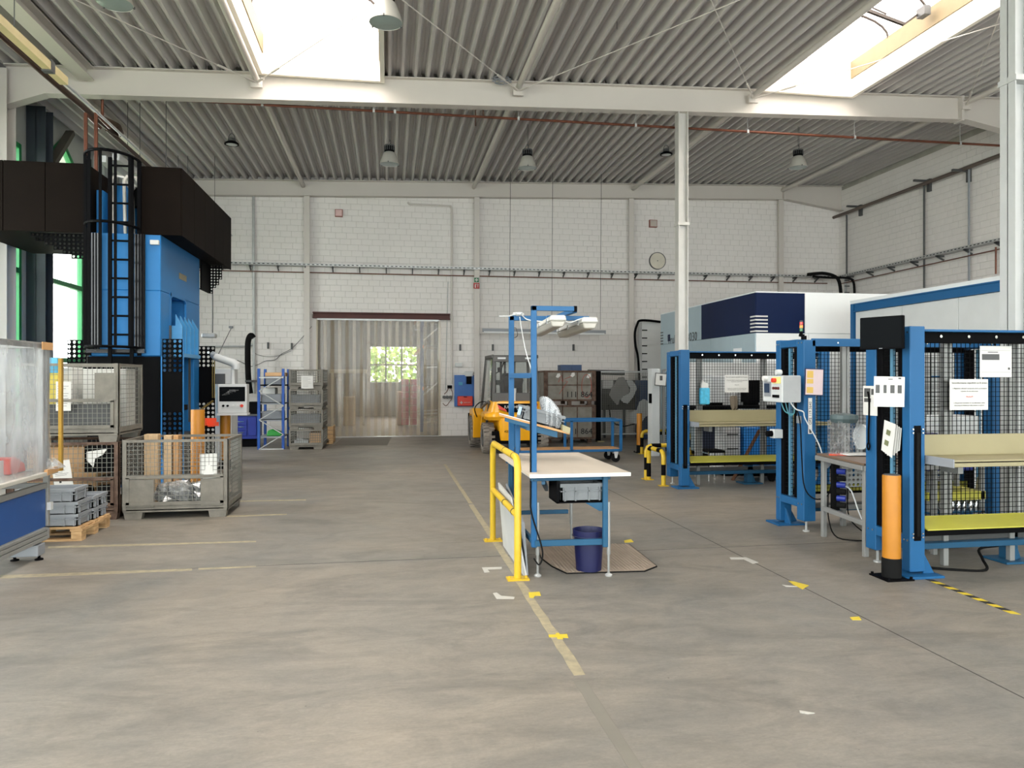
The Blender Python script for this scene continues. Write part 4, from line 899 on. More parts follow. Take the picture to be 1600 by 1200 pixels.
# ================================================================ CENTRE
# ---- forklift, seen from behind; local x right, y forward, rear at y=0
fx = (P(752, 0, 16.0).x + P(858, 0, 16.0).x) / 2 + .02; fy = 15.85
fk = T('forklift', 'yellow forklift truck with dark grey cab parked with its back to the camera', 'forklift', (fx, fy, 0))
HWX = .70
def wheel_arch(cy, r, zc, n=10): return [(cy + r * cos(a), zc + r * sin(a)) for a in [pi * k / n for k in range(n + 1)]]
# counterweight: loft of rounded sections
def loft(secs, m, name, smooth=True, mats=None):
    b = MB(); n = len(secs[0]); vs = [p for s_ in secs for p in s_]
    fs = [(i * n + k, i * n + (k + 1) % n, (i + 1) * n + (k + 1) % n, (i + 1) * n + k) for i in range(len(secs) - 1) for k in range(n)]
    fs += [tuple(range(n))[::-1], tuple((len(secs) - 1) * n + k for k in range(n))]
    return b.add(vs, fs).build(name, m, fk, smooth=smooth, off=Z0)
def sect(z, hw, y0, y1, rc):
    pts = []
    for cx_, cy_, a0 in ((hw - rc, y0 + rc, -pi / 2), (hw - .02, y1 - .02, 0), (-hw + .02, y1 - .02, pi / 2), (-hw + rc, y0 + rc, pi)):
        r = rc if cy_ < (y0 + y1) / 2 else .02
        for k in range(5): a = a0 + pi / 2 * k / 4; pts.append((cx_ + r * cos(a), cy_ + r * sin(a), z))
    return pts
HU = P(0, 624, 0.0001)  # unused reference
zt1 = P(800, 627, fy).z
loft([sect(.30, .36, .03, .9, .08), sect(.42, .38, .0, .9, .1), sect(.78, .42, .0, .9, .12)], M_fork, 'counterweight_lower')
loft([sect(.74, HWX - .05, .04, 1.0, .25), sect(.82, HWX, .0, 1.0, .25), sect(.88, HWX - .02, .02, 1.0, .24), sect(.92, HWX - .1, .05, .98, .2), sect(1.15, HWX - .16, .05, .95, .18), sect(zt1 - .04, HWX - .22, .08, .9, .16), sect(zt1, HWX - .26, .13, .85, .14)], M_fork, 'counterweight_upper')
for s_ in (-1, 1):   # rear fenders as arches
    arc = wheel_arch(.45, .40, .42, 12); o2 = wheel_arch(.45, .47, .42, 12)
    b = MB(); poly = arc + o2[::-1]
    b.prism(arc[:9] + o2[:9][::-1], 'x', s_ * .36, s_ * HWX); b.build('rear_fender', M_fork, fk, off=Z0, smooth=True)
MB().box(-.55, .55, .12, 2.2, .22, .5).build('chassis', M_black, fk, off=Z0)
def tyre(name, x, y, r, w_, solid):
    b = MB(); n = 28; h = w_ / 2; prof = [(-h + .02, r - .13), (-h, r - .06), (-h + .03, r - .015), (-h * .5, r), (h * .5, r), (h - .03, r - .015), (h, r - .06), (h - .02, r - .13)]
    M_ = Matrix.Rotation(pi / 2, 3, 'Y'); b.lathe([(q, p) for p, q in prof], (x, y, r), n, M=M_)
    for k in range(22):
        a = 2 * pi * k / 22
        for sgn in (-1, 1):
            a2 = a + (pi / 22 if sgn > 0 else 0); c = Vector((x + sgn * h * .5, y + cos(a2) * r, r + sin(a2) * r)); b.obox(c, (h * .92, .055, .03), Matrix.Rotation(a2 - pi / 2, 3, 'X'))
    t = b.build(name, mat('tyre_grey', '#8B8379', .85, var=.15, c2='#5F5952'), fk, off=Z0)
    hub = MB().lathe([(0, -.02), (.06, -.03), (.08, .02), (r - .16, .03), (r - .13, -h * .8)], (x, y, r), 20, M=Matrix.Rotation(pi / 2 if x > 0 else -pi / 2, 3, 'Y')); hub.v = [(p[0] + (h * .7 if x > 0 else -h * .7), p[1], p[2]) for p in hub.v]
    hub.build('hub', M_dgrey, t, off=Z0, smooth=True); return t
tyre('wheel', -.60, .45, .33, .25, 1); tyre('wheel', .60, .45, .33, .25, 1); tyre('wheel', -.72, 2.0, .37, .24, 1); tyre('wheel', .72, 2.0, .37, .24, 1)
for s_ in (-1, 1):
    arc = wheel_arch(2.0, .40, .40, 10); b = MB(); b.prism([(1.56, .25), (1.62, .25)] + arc[::-1] + [(2.42, .3), (2.48, .5), (2.3, .9), (1.7, .95), (1.4, .8)], 'x', s_ * .55, s_ * .80); b.build('front_fender', M_fork, fk, off=Z0, bev=.01)
# tail light band and letters
b = MB(); zb = .95; b.prism([(-.44, zb + .16), (.44, zb + .16), (.40, zb + .03), (.2, zb - .03), (-.2, zb - .03), (-.40, zb + .03)], 'y', -.015, .12); band = b.build('rear_grille_band', M_black, fk, off=Z0)
for s_ in (-1, 1): MB().prism([(s_ * .45, zb + .15), (s_ * .41, zb + .04), (s_ * .24, zb - .02), (s_ * .26, zb + .03)], 'y', -.03, -.01).build('tail_light', M_red, fk, off=Z0)
text('JUNGHEINRICH', 'lettering', fk, M_paper, Vector((fx, fy - .02, zb + .085)), .085, (1, 0, 0), (0, 0, 1), .003)
text('425', 'lettering', fk, M_black, Vector((fx - .24, fy - .004, .50)), .07, (1, 0, 0), (0, 0, 1), .003)
# cab
zr_ = P(780, 557, fy + .35).z; zc0 = zt1 - .02
b = MB(); hx = .55
for s_ in (-1, 1):
    b.bar((s_ * .50, .22, zc0), (s_ * .46, .34, zr_ - .03), .07, .09).bar((s_ * .58, 1.75, .9), (s_ * .50, 1.45, zr_ - .03), .06, .07).bar((s_ * .58, .5, zc0), (s_ * .58, 1.75, .95), .05, .06).bar((s_ * .50, .34, zr_), (s_ * .50, 1.45, zr_), .07, .08)
    b.bar((s_ * .58, .34, zc0), (s_ * .58, .9, .5), .05, .07)
b.box(-.50, .50, .28, .38, zr_ - .12, zr_ + .02).box(-.50, .50, 1.4, 1.5, zr_ - .06, zr_ + .02); cab = b.build('cab_frame', mat('cab_grey', '#4C4A48', .45, var=.06), fk, off=Z0, bev=.012)
MB().box(-.50, .50, .38, 1.42, zr_ - .02, zr_ + .03).build('roof', M_dgrey, fk, off=Z0, bev=.01)
MB().box(-.53, .53, .16, .24, zc0 + .0, zc0 + .2).build('cab_rear_panel', MATS['cab_grey'], fk, off=Z0, bev=.01)
b = MB()
for s_ in (-1, 1): b.box(s_ * .22, s_ * .40, .26, .285, zr_ - .06, zr_ - .02)
b.build('work_light', M_offw, fk, off=Z0)
b = MB(); b.add([(-.45, .23, zc0 + .2), (.45, .23, zc0 + .2), (.43, .33, zr_ - .12), (-.43, .33, zr_ - .12)], [(0, 1, 2, 3)]); b.add([(-.46, 1.48, 1.2), (.46, 1.48, 1.2), (.46, 1.45, zr_ - .05), (-.46, 1.45, zr_ - .05)], [(0, 1, 2, 3)])
for s_ in (-1, 1): b.add([(s_ * .53, .4, zc0 + .05), (s_ * .56, 1.6, 1.0), (s_ * .52, 1.42, zr_ - .05), (s_ * .5, .42, zr_ - .05)], [(0, 1, 2, 3)])
b.build('cab_window', M_cab, fk, off=Z0)
b = MB(); b.box(-.25, .25, .75, 1.2, 1.0, 1.3).box(-.23, .23, .62, .78, 1.25, 1.78).prism([(-.2, 1.45), (.2, 1.45), (.24, 1.62), (.2, 1.75), (-.2, 1.75), (-.24, 1.62)], 'y', .55, .64); b.build('seat', M_black, fk, off=Z0, bev=.03)
b = MB().cyl((-.05, 1.35, 1.2), (-.05, 1.2, 1.5), .025, 8); b.tube([(-.05 + .16 * cos(a), 1.18 + .05 * sin(a), 1.5 + .13 * sin(a)) for a in [2 * pi * k / 14 for k in range(15)]], .015, 6); b.build('steering_wheel', M_black, fk, off=Z0)
b = MB()
for s_ in (-1, 1): b.box(s_ * .18, s_ * .30, 2.0, 2.14, .1, zr_ + .04)
b.box(-.3, .3, 2.0, 2.1, .5, .62).box(-.3, .3, 2.0, 2.1, 1.5, 1.62); b.box(-.52, .52, 2.15, 2.22, .12, .55).box(-.50, .50, 2.2, 2.24, .12, 1.0) if 0 else None
for x in (-.05, .05): b.cyl((x, 2.07, .4), (x, 2.07, zr_), .03, 8)
b.box(-.82, -.78, 2.4, 2.5, .2, .8); b.build('lift_mast', M_black, fk, off=Z0)
for s_ in (-1, 1): MB().box(s_ * .25 - .06, s_ * .25 + .06, 2.14, 3.2, .08, .13).box(s_ * .25 - .06, s_ * .25 + .06, 2.14, 2.2, .08, .6).build('fork', M_dgrey, fk, off=Z0)
b = MB(); b.tube([(-.25, .3, zr_ - .12), (-.3, .42, zr_ - .3), (-.42, .45, zr_ - .38)], .012, 6); b.lathe([(0, 0), (.05, 0), (.06, .1), (0, .12)], (-.33, .4, zr_ - .35), 10); b.build('camera_bracket', M_black, fk, off=Z0)
q = P(806, 622, fy - .02); MB().lathe([(0, 0), (.05, 0), (.05, .28), (0, .28)], (q.x - fx, .2, zt1), 12).build('paper_roll', M_offw, fk, off=Z0, smooth=True)
b = MB(); b.tube([(-.8, .75, .78), (-.85, .78, .98), (-.72, .8, 1.12), (-.55, .85, 1.12)], .012, 6); b.build('hose', M_black, fk, off=Z0, smooth=True)
# ---- big rusty transport boxes marked 111 864
def tbox(name, label, z, x0, x1, y0, d, h, txt):
    o = T(name, label, 'crate', ((x0 + x1) / 2, y0 + d / 2, z), 'rusty steel transport boxes')
    b = MB(); b.box(x0 + .02, x1 - .02, y0 + .02, y0 + d, z + .12, z + h - .03); b.build('body', mat('box_grey_rusty', '#85837C', .65, .1, var=.2, scale=3, c2='#6F695E'), o)
    zz0, zz1 = z + .10, z + h; n = 3; b = MB()
    b.box(x0, x1, y0, y0 + .03, zz1 - .05, zz1).box(x0, x1, y0, y0 + .03, zz0, zz0 + .05).box(x0, x0 + .1, y0 - .005, y0 + .05, zz0, zz1).box(x1 - .1, x1, y0 - .005, y0 + .05, zz0, zz1).box(x0, x0 + .03, y0, y0 + d, zz1 - .05, zz1).box(x0 - .01, x0 + .03, y0 + d - .06, y0 + d, zz0, zz1).box(x0 - .01, x0 + .03, y0, y0 + d, zz0, zz0 + .05).box(x1 - .03, x1, y0, y0 + d, zz1 - .05, zz1)
    b.build('frame', M_crrust, o)
    b = MB()
    for i in (1, 2): x = x0 + .1 + (x1 - x0 - .2) * i / 3; b.box(x - .012, x + .012, y0 + .0, y0 + .022, zz0, zz1)
    zm = z + h * .58; b.box(x0 + .1, x1 - .1, y0 + .003, y0 + .024, zm - .012, zm + .012); b.build('stiffener_bar', M_crrust, o)
    for i in range(3):
        xa_, xb_ = x0 + .1 + (x1 - x0 - .2) * i / 3 + .015, x0 + .1 + (x1 - x0 - .2) * (i + 1) / 3 - .015
        for za, zb_ in ((zz0 + .05, zm - .015), (zm + .015, zz1 - .05)): MB().box(xa_, xb_, y0 + .012, y0 + .02, za, zb_).build('panel', MATS['box_grey_rusty'], o)
    for i in range(3): x = x0 + .15 + (x1 - x0 - .3) * i / 2; MB().box(x - .05, x + .05, y0 + .05, y0 + .15, z, z + .1).build('foot', M_crrust, o)
    for i in range(3): x = x0 + .15 + (x1 - x0 - .3) * i / 2; MB().box(x - .05, x + .05, y0 + d - .15, y0 + d - .05, z, z + .1).build('foot', M_crrust, o)
    for t_, fx_ in zip(txt, (.53, .82)): text(t_, 'lettering', o, M_foam, Vector((x0 + (x1 - x0) * fx_, y0 - .004, z + h * .3)), .21, (1, 0, 0), (0, 0, 1), .002)
    return o
yb_ = 18.4; x0, x1 = P(850, 0, yb_).x, P(931, 0, yb_).x
h2 = P(890, 633, yb_).z; hT = P(890, 579, yb_).z
tbox('transport_box', 'lower rusty grey steel box marked 111 864 behind the blue cart', 0, x0, x1, yb_, .9, h2, ('111', '864'))
ub = tbox('transport_box', 'upper rusty grey steel box marked 111 864 with red chalk circle', h2, x0, x1, yb_, .9, hT - h2, ('111', '864'))
M_chalk = mat('red_chalk', '#A5483A', .8)
b = MB(); cxx, czz = x0 + (x1 - x0) * .82, h2 + (hT - h2) * .55
b.tube([(cxx + .13 * cos(a), yb_ + .004, czz + .30 * sin(a)) for a in [2 * pi * k / 20 for k in range(21)]], .008, 4, cap=False); b.tube([(x0 + .4, yb_ + .004, czz - .2), (x0 + .62, yb_ + .004, czz + .12), (x0 + .45, yb_ + .004, czz + .15), (x0 + .72, yb_ + .004, czz + .25)], .008, 4); b.tube([(x0 + .38, yb_ + .004, czz + .1), (x0 + .45, yb_ + .004, czz + .28), (x0 + .5, yb_ + .004, czz + .1)], .008, 4); b.build('chalk_mark', M_chalk, ub)
b = MB()
for fx_, dz in ((.27, .28), (.55, .3), (.86, .27)): q = x0 + (x1 - x0) * fx_; b.prism([(q - .06, czz + dz - .05), (q - .02, czz + dz + .04), (q + .05, czz + dz + .05), (q + .06, czz + dz - .02), (q, czz + dz - .07)], 'y', yb_ + .0, yb_ + .006)
b.build('torn_sticker', M_paper, ub)
A, B = P(876, 570, 18.6), P(909, 579, 18.6); tag(MB().box(A.x, B.x, 18.6, 18.95, hT, A.z).box((A.x + B.x) / 2 + .0, (A.x + B.x) / 2 + .04, 18.59, 18.6, hT + .03, A.z - .04).build('blue_box', mat('steel_blue_dark', '#2A4468', .5), bev=.01), 'dark blue box lying on top of the upper rusty transport box', 'box')
# dark second pile behind right and pallet on its left side
pb = T('metal_post_frame', 'black upright frame beside the rusty boxes at the wire partition', 'frame', (P(937, 0, 18.6).x, 18.7, 0)); A, B = P(933, 580, 18.6), P(939, 694, 18.6); MB().box(A.x, B.x, 18.6, 18.75, .0, A.z).build('post', M_black, pb); MB().box(A.x, B.x + .08, 18.55, 18.8, 0, .03).build('base', M_cream, pb)
# ---- wire partition with parts behind it
Yw = 18.9
wp = T('wire_partition', 'grey framed wire mesh partition beside the rusty boxes', 'partition', (P(978, 0, Yw).x, Yw, 0))
xa, xb = P(938, 0, Yw).x, P(1030, 0, Yw).x; za, zb_ = P(0, 0, Yw), P(980, 581, Yw).z
b = MB(); b.bar((xa, Yw, .0), (xa, Yw, zb_), .04).bar((xb, Yw, 0), (xb, Yw, zb_), .04).bar((xa, Yw, zb_), (xb, Yw, zb_), .04).bar((xa, Yw, .18), (xb, Yw, .18), .04); b.build('frame', M_galv, wp)
MB().grid((xa, Yw, .18), (1, 0, 0), (0, 0, 1), xb - xa, zb_ - .18, 34, 36, .007).build('wire_mesh', M_wgrey, wp, kind='stuff')
def blob(pts, Y, d, m, name, label, cat, group=None):
    return tag(MB().prism([(P(u, v, Y).x, P(u, v, Y).z) for u, v in pts], 'y', Y, Y + d).build(name, m, bev=.01), label, cat, group)
Ym = 19.5
bench = T('machine_bench', 'dark grey machine bench behind the wire partition', 'machine', (P(962, 0, 19.8).x, 20.0, 0)); A, B = P(939, 588, 19.8), P(1030, 640, 19.8)
MB().box(A.x, B.x, 19.8, 20.5, B.z, B.z + .45).build('body', mat('dark_machine', '#34332F', .6, var=.2), bench, bev=.01); MB().box(A.x, P(1000, 0, 19.8).x, 19.85, 20.3, B.z + .45, A.z - .1).build('top_box', M_dgrey, bench); MB().box(P(942, 0, 19.8).x, P(958, 0, 19.8).x, 19.78, 19.85, P(950, 607, 19.8).z, P(950, 594, 19.8).z).build('vent_plate', M_lgrey, bench)
for u in (944, 975, 1005, 1026): q = P(u, 0, 19.9).x; MB().box(q - .03, q + .03, 19.85, 19.95, 0, B.z).build('leg', M_dgrey, bench)
MB().cyl((P(920, 577, 19.8).x, 19.9, A.z + .12), (P(977, 577, 19.8).x, 19.9, A.z + .1), .07, 10).build('roller', M_dgrey, bench)
blob([(952, 617), (955, 607), (960, 600), (966, 590), (975, 589), (980, 598), (984, 609), (983, 615), (974, 619), (968, 626), (967, 632), (964, 633), (957, 625)], 18.915, .02, mat('cutout_grey', '#8D8B88', .5), 'sheet_cutout', 'large pale curved sheet cut-out hanging left on the wire partition', 'sheet part')
blob([(980, 593), (988, 594), (994, 602), (995, 608), (990, 620), (981, 631), (974, 629), (969, 624), (974, 618), (984, 613), (985, 606), (979, 600)], 18.94, .02, M_lgrey, 'sheet_cutout', 'pale crescent sheet cut-out hanging in the middle of the wire partition', 'sheet part')
blob([(983, 646), (995, 640), (999, 628), (1006, 623), (1017, 629), (1019, 645), (1008, 652), (1000, 664), (985, 660)], 18.915, .02, M_lgrey, 'sheet_cutout', 'pale sheet cut-out above the bollard at the wire partition', 'sheet part')
tag(MB().tube([P(u, v, 19.75) for u, v in ((951, 632), (954, 655), (962, 663), (975, 666), (990, 663), (998, 655))], .02, 6).build('black_hose', M_dark, smooth=True), 'black hose sagging behind the wire partition', 'hose')
A, B = P(1000, 594, 19.3), P(1018, 607, 19.3); tag(MB().box(A.x, B.x, 19.3, 19.7, 0, A.z).build('dark_blue_case', mat('steel_blue_dark', '', 0), bev=.01), 'dark blue case behind the right side of the wire partition', 'case')
# ---- blue trolley cart
ct2 = T('trolley_cart', 'empty blue tubular trolley cart with rubber castors behind the workbench', 'cart', (P(930, 0, 14.2).x, 14.3, 0))
Yc = 14.05; ztc, zbc = P(930, 657, Yc).z, P(930, 704, Yc).z; xl, xr = P(893, 0, Yc).x, P(970, 0, Yc).x; xl2 = xl - 1.05
b = MB(); yk = Yc + .55
for y in (Yc, yk):
    b.bar((xl2, y, ztc), (xr, y, ztc), .05).bar((xl2, y, zbc), (xr, y, zbc), .05)
for x in (xl2, xr): b.bar((x, Yc, ztc), (x, yk, ztc), .05).bar((x, Yc, zbc), (x, yk, zbc), .05)
b.build('frame', M_blue, ct2, bev=.004)
for x in (xl2, xl, xr):
    for y in (Yc, yk): MB().bar((x, y, zbc), (x, y, ztc), .05).build('upright', M_blue, ct2)
MB().box(xl2, xr, Yc, yk, zbc + .01, zbc + .03).build('deck', M_ply, ct2); 
def castor(x, y, par):
    c = MB(); c.box(x - .045, x + .045, y - .045, y + .045, zbc - .04, zbc - .025); c.prism([(x - .04, zbc - .04), (x + .05, zbc - .04), (x + .02, .08), (x - .02, .08)], 'y', y - .035, y - .028); c.prism([(x - .04, zbc - .04), (x + .05, zbc - .04), (x + .02, .08), (x - .02, .08)], 'y', y + .028, y + .035)
    o = c.build('castor', M_lgrey, par); MB().cyl((x, y - .024, .088), (x, y + .024, .088), .088, 20).build('castor_wheel', M_dark, o, smooth=True)
for x in (xl2 + .1, xr - .1):
    for y in (Yc + .03, yk - .03): castor(x, y, ct2)
# ---- yellow double-rail barrier
M_ring = mat('scuffed_black', '#37321E', .6)
yx0, yx1 = 5.97, 7.43; bx = 1.05
br = T('safety_barrier', 'yellow two-rail tubular barrier beside the blue workbench', 'barrier', (bx, (yx0 + yx1) / 2, 0))
zh = P(806, 716, yx0).z; zmid = P(806, 806, yx0).z; r = .03; b = MB(); rc = .09
b.tube([(bx, yx0, 0), (bx, yx0, zh - rc), (bx, yx0 + rc * .3, zh - rc * .3), (bx, yx0 + rc, zh), (bx, yx1 - rc, zh), (bx, yx1 - rc * .3, zh - rc * .3), (bx, yx1, zh - rc), (bx, yx1, 0)], r, 12); b.build('hoop', M_yel, br, smooth=True)
MB().cyl((bx, yx0, zmid), (bx, yx1, zmid), r * .93, 12).build('middle_rail', M_yel, br, smooth=True)
b = MB()
for z in (zh, zmid):
    for f in (.12, .45): y = yx0 + (yx1 - yx0) * f; b.cyl((bx, y, z), (bx, y + .022, z), r * 1.03, 12)
b.build('clamp_ring', M_ring, br, smooth=True)
for y in (yx0, yx1): b = MB().box(bx - .09, bx + .09, y - .06, y + .06, 0, .012); [b.cyl((bx + sx * .07, y + .0, .012), (bx + sx * .07, y, .028), .011, 6) for sx in (-1, 1)]; b.build('base_plate', M_yel, br)
# ---- blue workbench
wbn = T('workbench', 'blue height-adjustable workbench with a worn cream top and an overhead lamp frame', 'workbench', (1.5, 6.65, 0))
legs = [(1.21, 7.3), (1.20, 6.03), (1.80, 7.27), (1.79, 5.95)]
ztt = .875
tl = [Fl(822, 735, ztt), Fl(984, 730, ztt), Fl(893, 702, ztt), Fl(790, 703, ztt)]
MB().prism([(1.13, 5.86), (1.98, 5.86), (1.98, 7.55), (1.13, 7.55)], 'z', ztt - .03, ztt).build('worktop', M_bworktop, wbn, bev=.003)
MB().box(1.13, 1.982, 5.855, 5.863, ztt - .03, ztt - .001).build('front_edge', M_paper, wbn)
b = MB(); zf_ = ztt - .075
for y in (5.98, 7.28): b.bar((1.16, y, ztt - .05), (1.84, y, ztt - .05), .04, .04)
for x in (1.2, 1.8): b.bar((x, 5.95, ztt - .05), (x, 7.3, ztt - .05), .04, .04)
zlow = P(870, 849, 5.97).z; b.bar((1.2, 6.0, zlow), (1.8, 5.97, zlow), .03, .05).bar((1.2, 7.3, zlow + .02), (1.8, 7.28, zlow + .02), .03, .04)
b.bar((1.2, 6.0, zlow), (1.2, 7.3, zlow), .03, .045); b.build('frame', M_blued, wbn, bev=.003)
MB().bar((1.3, 7.2, ztt - .08), (1.79, 6.45, .56), .035, .05) 
b = MB().bar((1.27, 5.99, ztt - .08), (1.56, 7.2, .55), .03, .045); b.build('brace', M_blued, wbn)
for i, (x, y) in enumerate(legs):
    o = MB().bar((x, y, zlow - .04 if i in (1, 3) else .42), (x, y, ztt - .03), .042, .035).build('leg', M_blued, wbn, bev=.003)
    MB().cyl((x + .03, y - .0, .18), (x + .03, y, .62 if i in (1, 3) else .42), .017, 10).cyl((x + .03, y, .02), (x + .03, y, .2), .011, 8).build('extension_tube', M_alu, o, smooth=True)
    MB().lathe([(0, 0), (.03, 0), (.032, .01), (.012, .025), (0, .025)], (x + .03, y, 0), 14).build('foot', M_galv, o, smooth=True)
# tall front post and back post with arms
zP = P(835, 478, 6.02).z; xp = P(834, 0, 6.02).x
b = MB().bar((xp, 6.02, .25), (xp, 6.02, zP), .044, .044).bar((xp - .022, 6.02, zP - .02), (P(901, 484, 6.02).x, 6.02, zP - .02), .044, .04); b.build('lamp_post', M_blue, wbn, bev=.003)
zQ = P(799, 494, 7.35).z; xq2 = P(799, 0, 7.35).x
b = MB().bar((xq2, 7.35, .25), (xq2, 7.35, zQ), .05, .05).bar((xq2 - .022, 7.35, zQ - .02), (P(862, 0, 7.35).x, 7.35, zQ - .02), .05, .05); b.build('lamp_post', M_blue, wbn, bev=.003)
MB().box(P(897, 0, 6.0).x, P(901.5, 0, 6.0).x, 5.995, 6.045, zP - .045, zP + .003).build('end_cap', M_black, wbn)
zs_ = P(810, 588, 6.6).z; MB().bar((xq2, 7.35, P(799, 587, 7.35).z), (xp, 6.02, P(832, 587, 6.02).z), .045, .045).build('cross_tube', M_blue, wbn, bev=.003)
zk_ = zP - .075; xh = P(893, 0, 6.3).x; b = MB().bar((P(854, 0, 6.3).x, 6.3, zk_), (P(920, 0, 6.3).x, 6.3, zk_), .04).bar((P(895, 0, 6.1).x, 6.03, zP - .03), (P(880, 0, 6.9).x, 7.33, zQ - .02), .04, .04); b.build('lamp_bearer', M_blue, wbn, bev=.003)
def tubelamp(label, p, q):
    o = T('fluorescent_lamp', label, 'lamp', p, 'lamps over the workbench'); p, q = Vector(p), Vector(q)
    d = (q - p).normalized(); s_ = Vector((0, 0, 1)); b = MB(); side = d.cross(s_).normalized()
    def ring(c, w1, w2, zb, zt2): return [c - side * w1 + s_ * zb, c + side * w1 + s_ * zb, c + side * w2 + s_ * zt2, c - side * w2 + s_ * zt2]
    b.hexa(ring(p, .045, .065, -.055, -.005) + ring(q, .045, .065, -.055, -.005)); dif = b.build('diffuser', mat('lamp_diffuser', '#A5A198', .4), o, bev=.008)
    b = MB(); b.hexa(ring(p - d * .01, .072, .06, -.005, .04) + ring(q + d * .01, .072, .06, -.005, .04)); b.build('housing', mat('lamp_housing_white', '#B9B8B2', .45), o, bev=.008)
    for f in (.12, .5, .88):
        c = p.lerp(q, f)
        for sg in (-1, 1): MB().obox(c + side * .07 * sg + s_ * .0, (.012, .035, .04), Matrix((side, d, s_)).transposed()).build('clip', M_chrome, o)
    return o
tubelamp('left white fluorescent lamp under the blue bench frame', P(840, 517, 7.1) + Vector((0, 0, 0)), P(872, 500, 5.95))
tubelamp('right white fluorescent lamp under the blue bench frame', P(880, 519, 7.1), P(922, 503, 5.95))
tag(MB().tube([P(867, 497, 6.0), P(880, 500, 6.0), P(890, 504, 6.0), P(905, 499, 6.0), P(914, 497, 6.0), P(925, 500, 6.0)], .005, 6).tube([P(780, 494, 7.3), P(795, 494, 7.3), P(808, 490, 7.3), P(815, 492, 7.3), P(826, 500, 7.3), P(858, 503, 7.1)], .006, 6).tube([P(812, 495, 7.3), P(816, 520, 7.3), P(822, 550, 7.2), P(830, 577, 7.1)], .005, 6).build('lamp_cable', M_offw, smooth=True), 'white lamp cable looped over the blue bench frame', 'cable')
q = P(811, 492, 7.3); tag(crumple('cable_clump', 'white cable clump tied on top of the rear bench post', 'cable', (q.x, 7.33, zQ), (.05, .04, .02), M_offw, 3), 'white cable clump tied on top of the rear bench post', 'cable')
tag(MB().tube([(xp - .03, 6.0, P(832, 590, 6).z), (xp - .03, 6.0, .75), (xp - .03, 5.97, .55), (xp + .04, 5.93, .3), (xp + .05, 5.9, .2), (xp + .02, 5.9, .13), (xp - .02, 5.92, .18)], .007, 6).build('black_cable', M_dark, smooth=True), 'black cable hanging down along the front bench leg', 'cable')
# tilted shelf, tote, clear holder
ts = T('tilted_shelf', 'small tilted wooden shelf on blue brackets above the workbench', 'shelf', P(830, 655, 6.7))
p1, p2 = P(786, 648, 6.9), P(884, 674, 6.9)
def slab(b, p, q, y0, y1, t): b.hexa([(p.x, y0, p.z - t), (q.x, y0, q.z - t), (q.x, y1, q.z - t), (p.x, y1, p.z - t), (p.x, y0, p.z), (q.x, y0, q.z), (q.x, y1, q.z), (p.x, y1, p.z)])
b = MB(); slab(b, p1, p2, 6.75, 7.15, .02); b.build('board', M_ply, ts)
b = MB(); slab(b, p1 + Vector((0, 0, .006)), p1.lerp(p2, .38) + Vector((0, 0, .006)), 6.75, 7.15, .006); b.build('white_top', M_paper, ts)
b = MB(); slab(b, p1 + Vector((.0, 0, -.02)), p1.lerp(p2, .36) + Vector((0, 0, -.02)), 6.76, 6.8, .035); slab(b, p1.lerp(p2, .33) + Vector((0, 0, -.025)), p1.lerp(p2, .82) + Vector((0, 0, -.02)), 6.78, 6.83, .06); slab(b, p1.lerp(p2, .3) + Vector((0, 0, -.02)), p1.lerp(p2, .82) + Vector((0, 0, -.02)), 7.08, 7.12, .05)
b.bar(p1.lerp(p2, .34) + Vector((0, -.1, -.05)), p1.lerp(p2, .34) + Vector((0, .2, -.05)), .04, .05); b.build('bracket', M_blued, ts)
MB().prism([(P(873, 0, 6.9).x, P(873, 672, 6.9).z), (P(884, 0, 6.9).x, P(884, 676, 6.9).z), (P(885, 0, 6.9).x, P(885, 667, 6.9).z), (P(873, 0, 6.9).x, P(873, 662, 6.9).z)], 'y', 6.74, 7.16).build('end_block', M_cream, ts)
b = MB().bar(P(808, 655, 7.0) * 1, Vector((P(808, 655, 7.0).x, 7.0, ztt)), .035); b.build('support_leg', M_blue, ts)
ang = -atan2(p1.z - p2.z, p2.x - p1.x)
tt = tote('grey tote with a blue label lying on the tilted shelf', (0, 0, 0), .42, .3, .13, 'totes at the workbench', m=mat('tote_dark_grey', '#6E7275', .5))
c_ = P(842, 660, 6.93); tt.location = (c_.x, 6.95, p1.lerp(p2, .55).z + .003); tt.rotation_euler = (0, -ang, 0)
MB().box(-.216, -.212, -.1, .05, .03, .11).build('blue_label', mat('pale_blue_label', '#A9C7E2', .5), tt, off=Z0)
ch = T('clear_holder_rack', 'transparent plastic disc holder rack standing on the tilted shelf', 'holder rack', p1.lerp(p2, .75))
for i in range(4):
    k = 6.82 + i * .07; b = MB(); z0_ = p1.lerp(p2, .6).z
    b.prism([(P(u, v, 6.95).x, P(u, v, 6.95).z) for u, v in ((847, 665), (846, 622), (850, 619), (858, 624), (868, 637), (874, 652), (875, 667), (868, 668))], 'y', k, k + .006); b.build('disc', M_clearp, ch)
for u, v0_, v1_ in ((851, 622, 662), (858, 628, 665), (866, 640, 668)): p = P(u, v0_, 6.9); q = P(u, v1_, 6.9); MB().bar((p.x, 6.9, q.z), (p.x, 6.9, p.z), .02, .22).build('divider', M_clearp, ch)
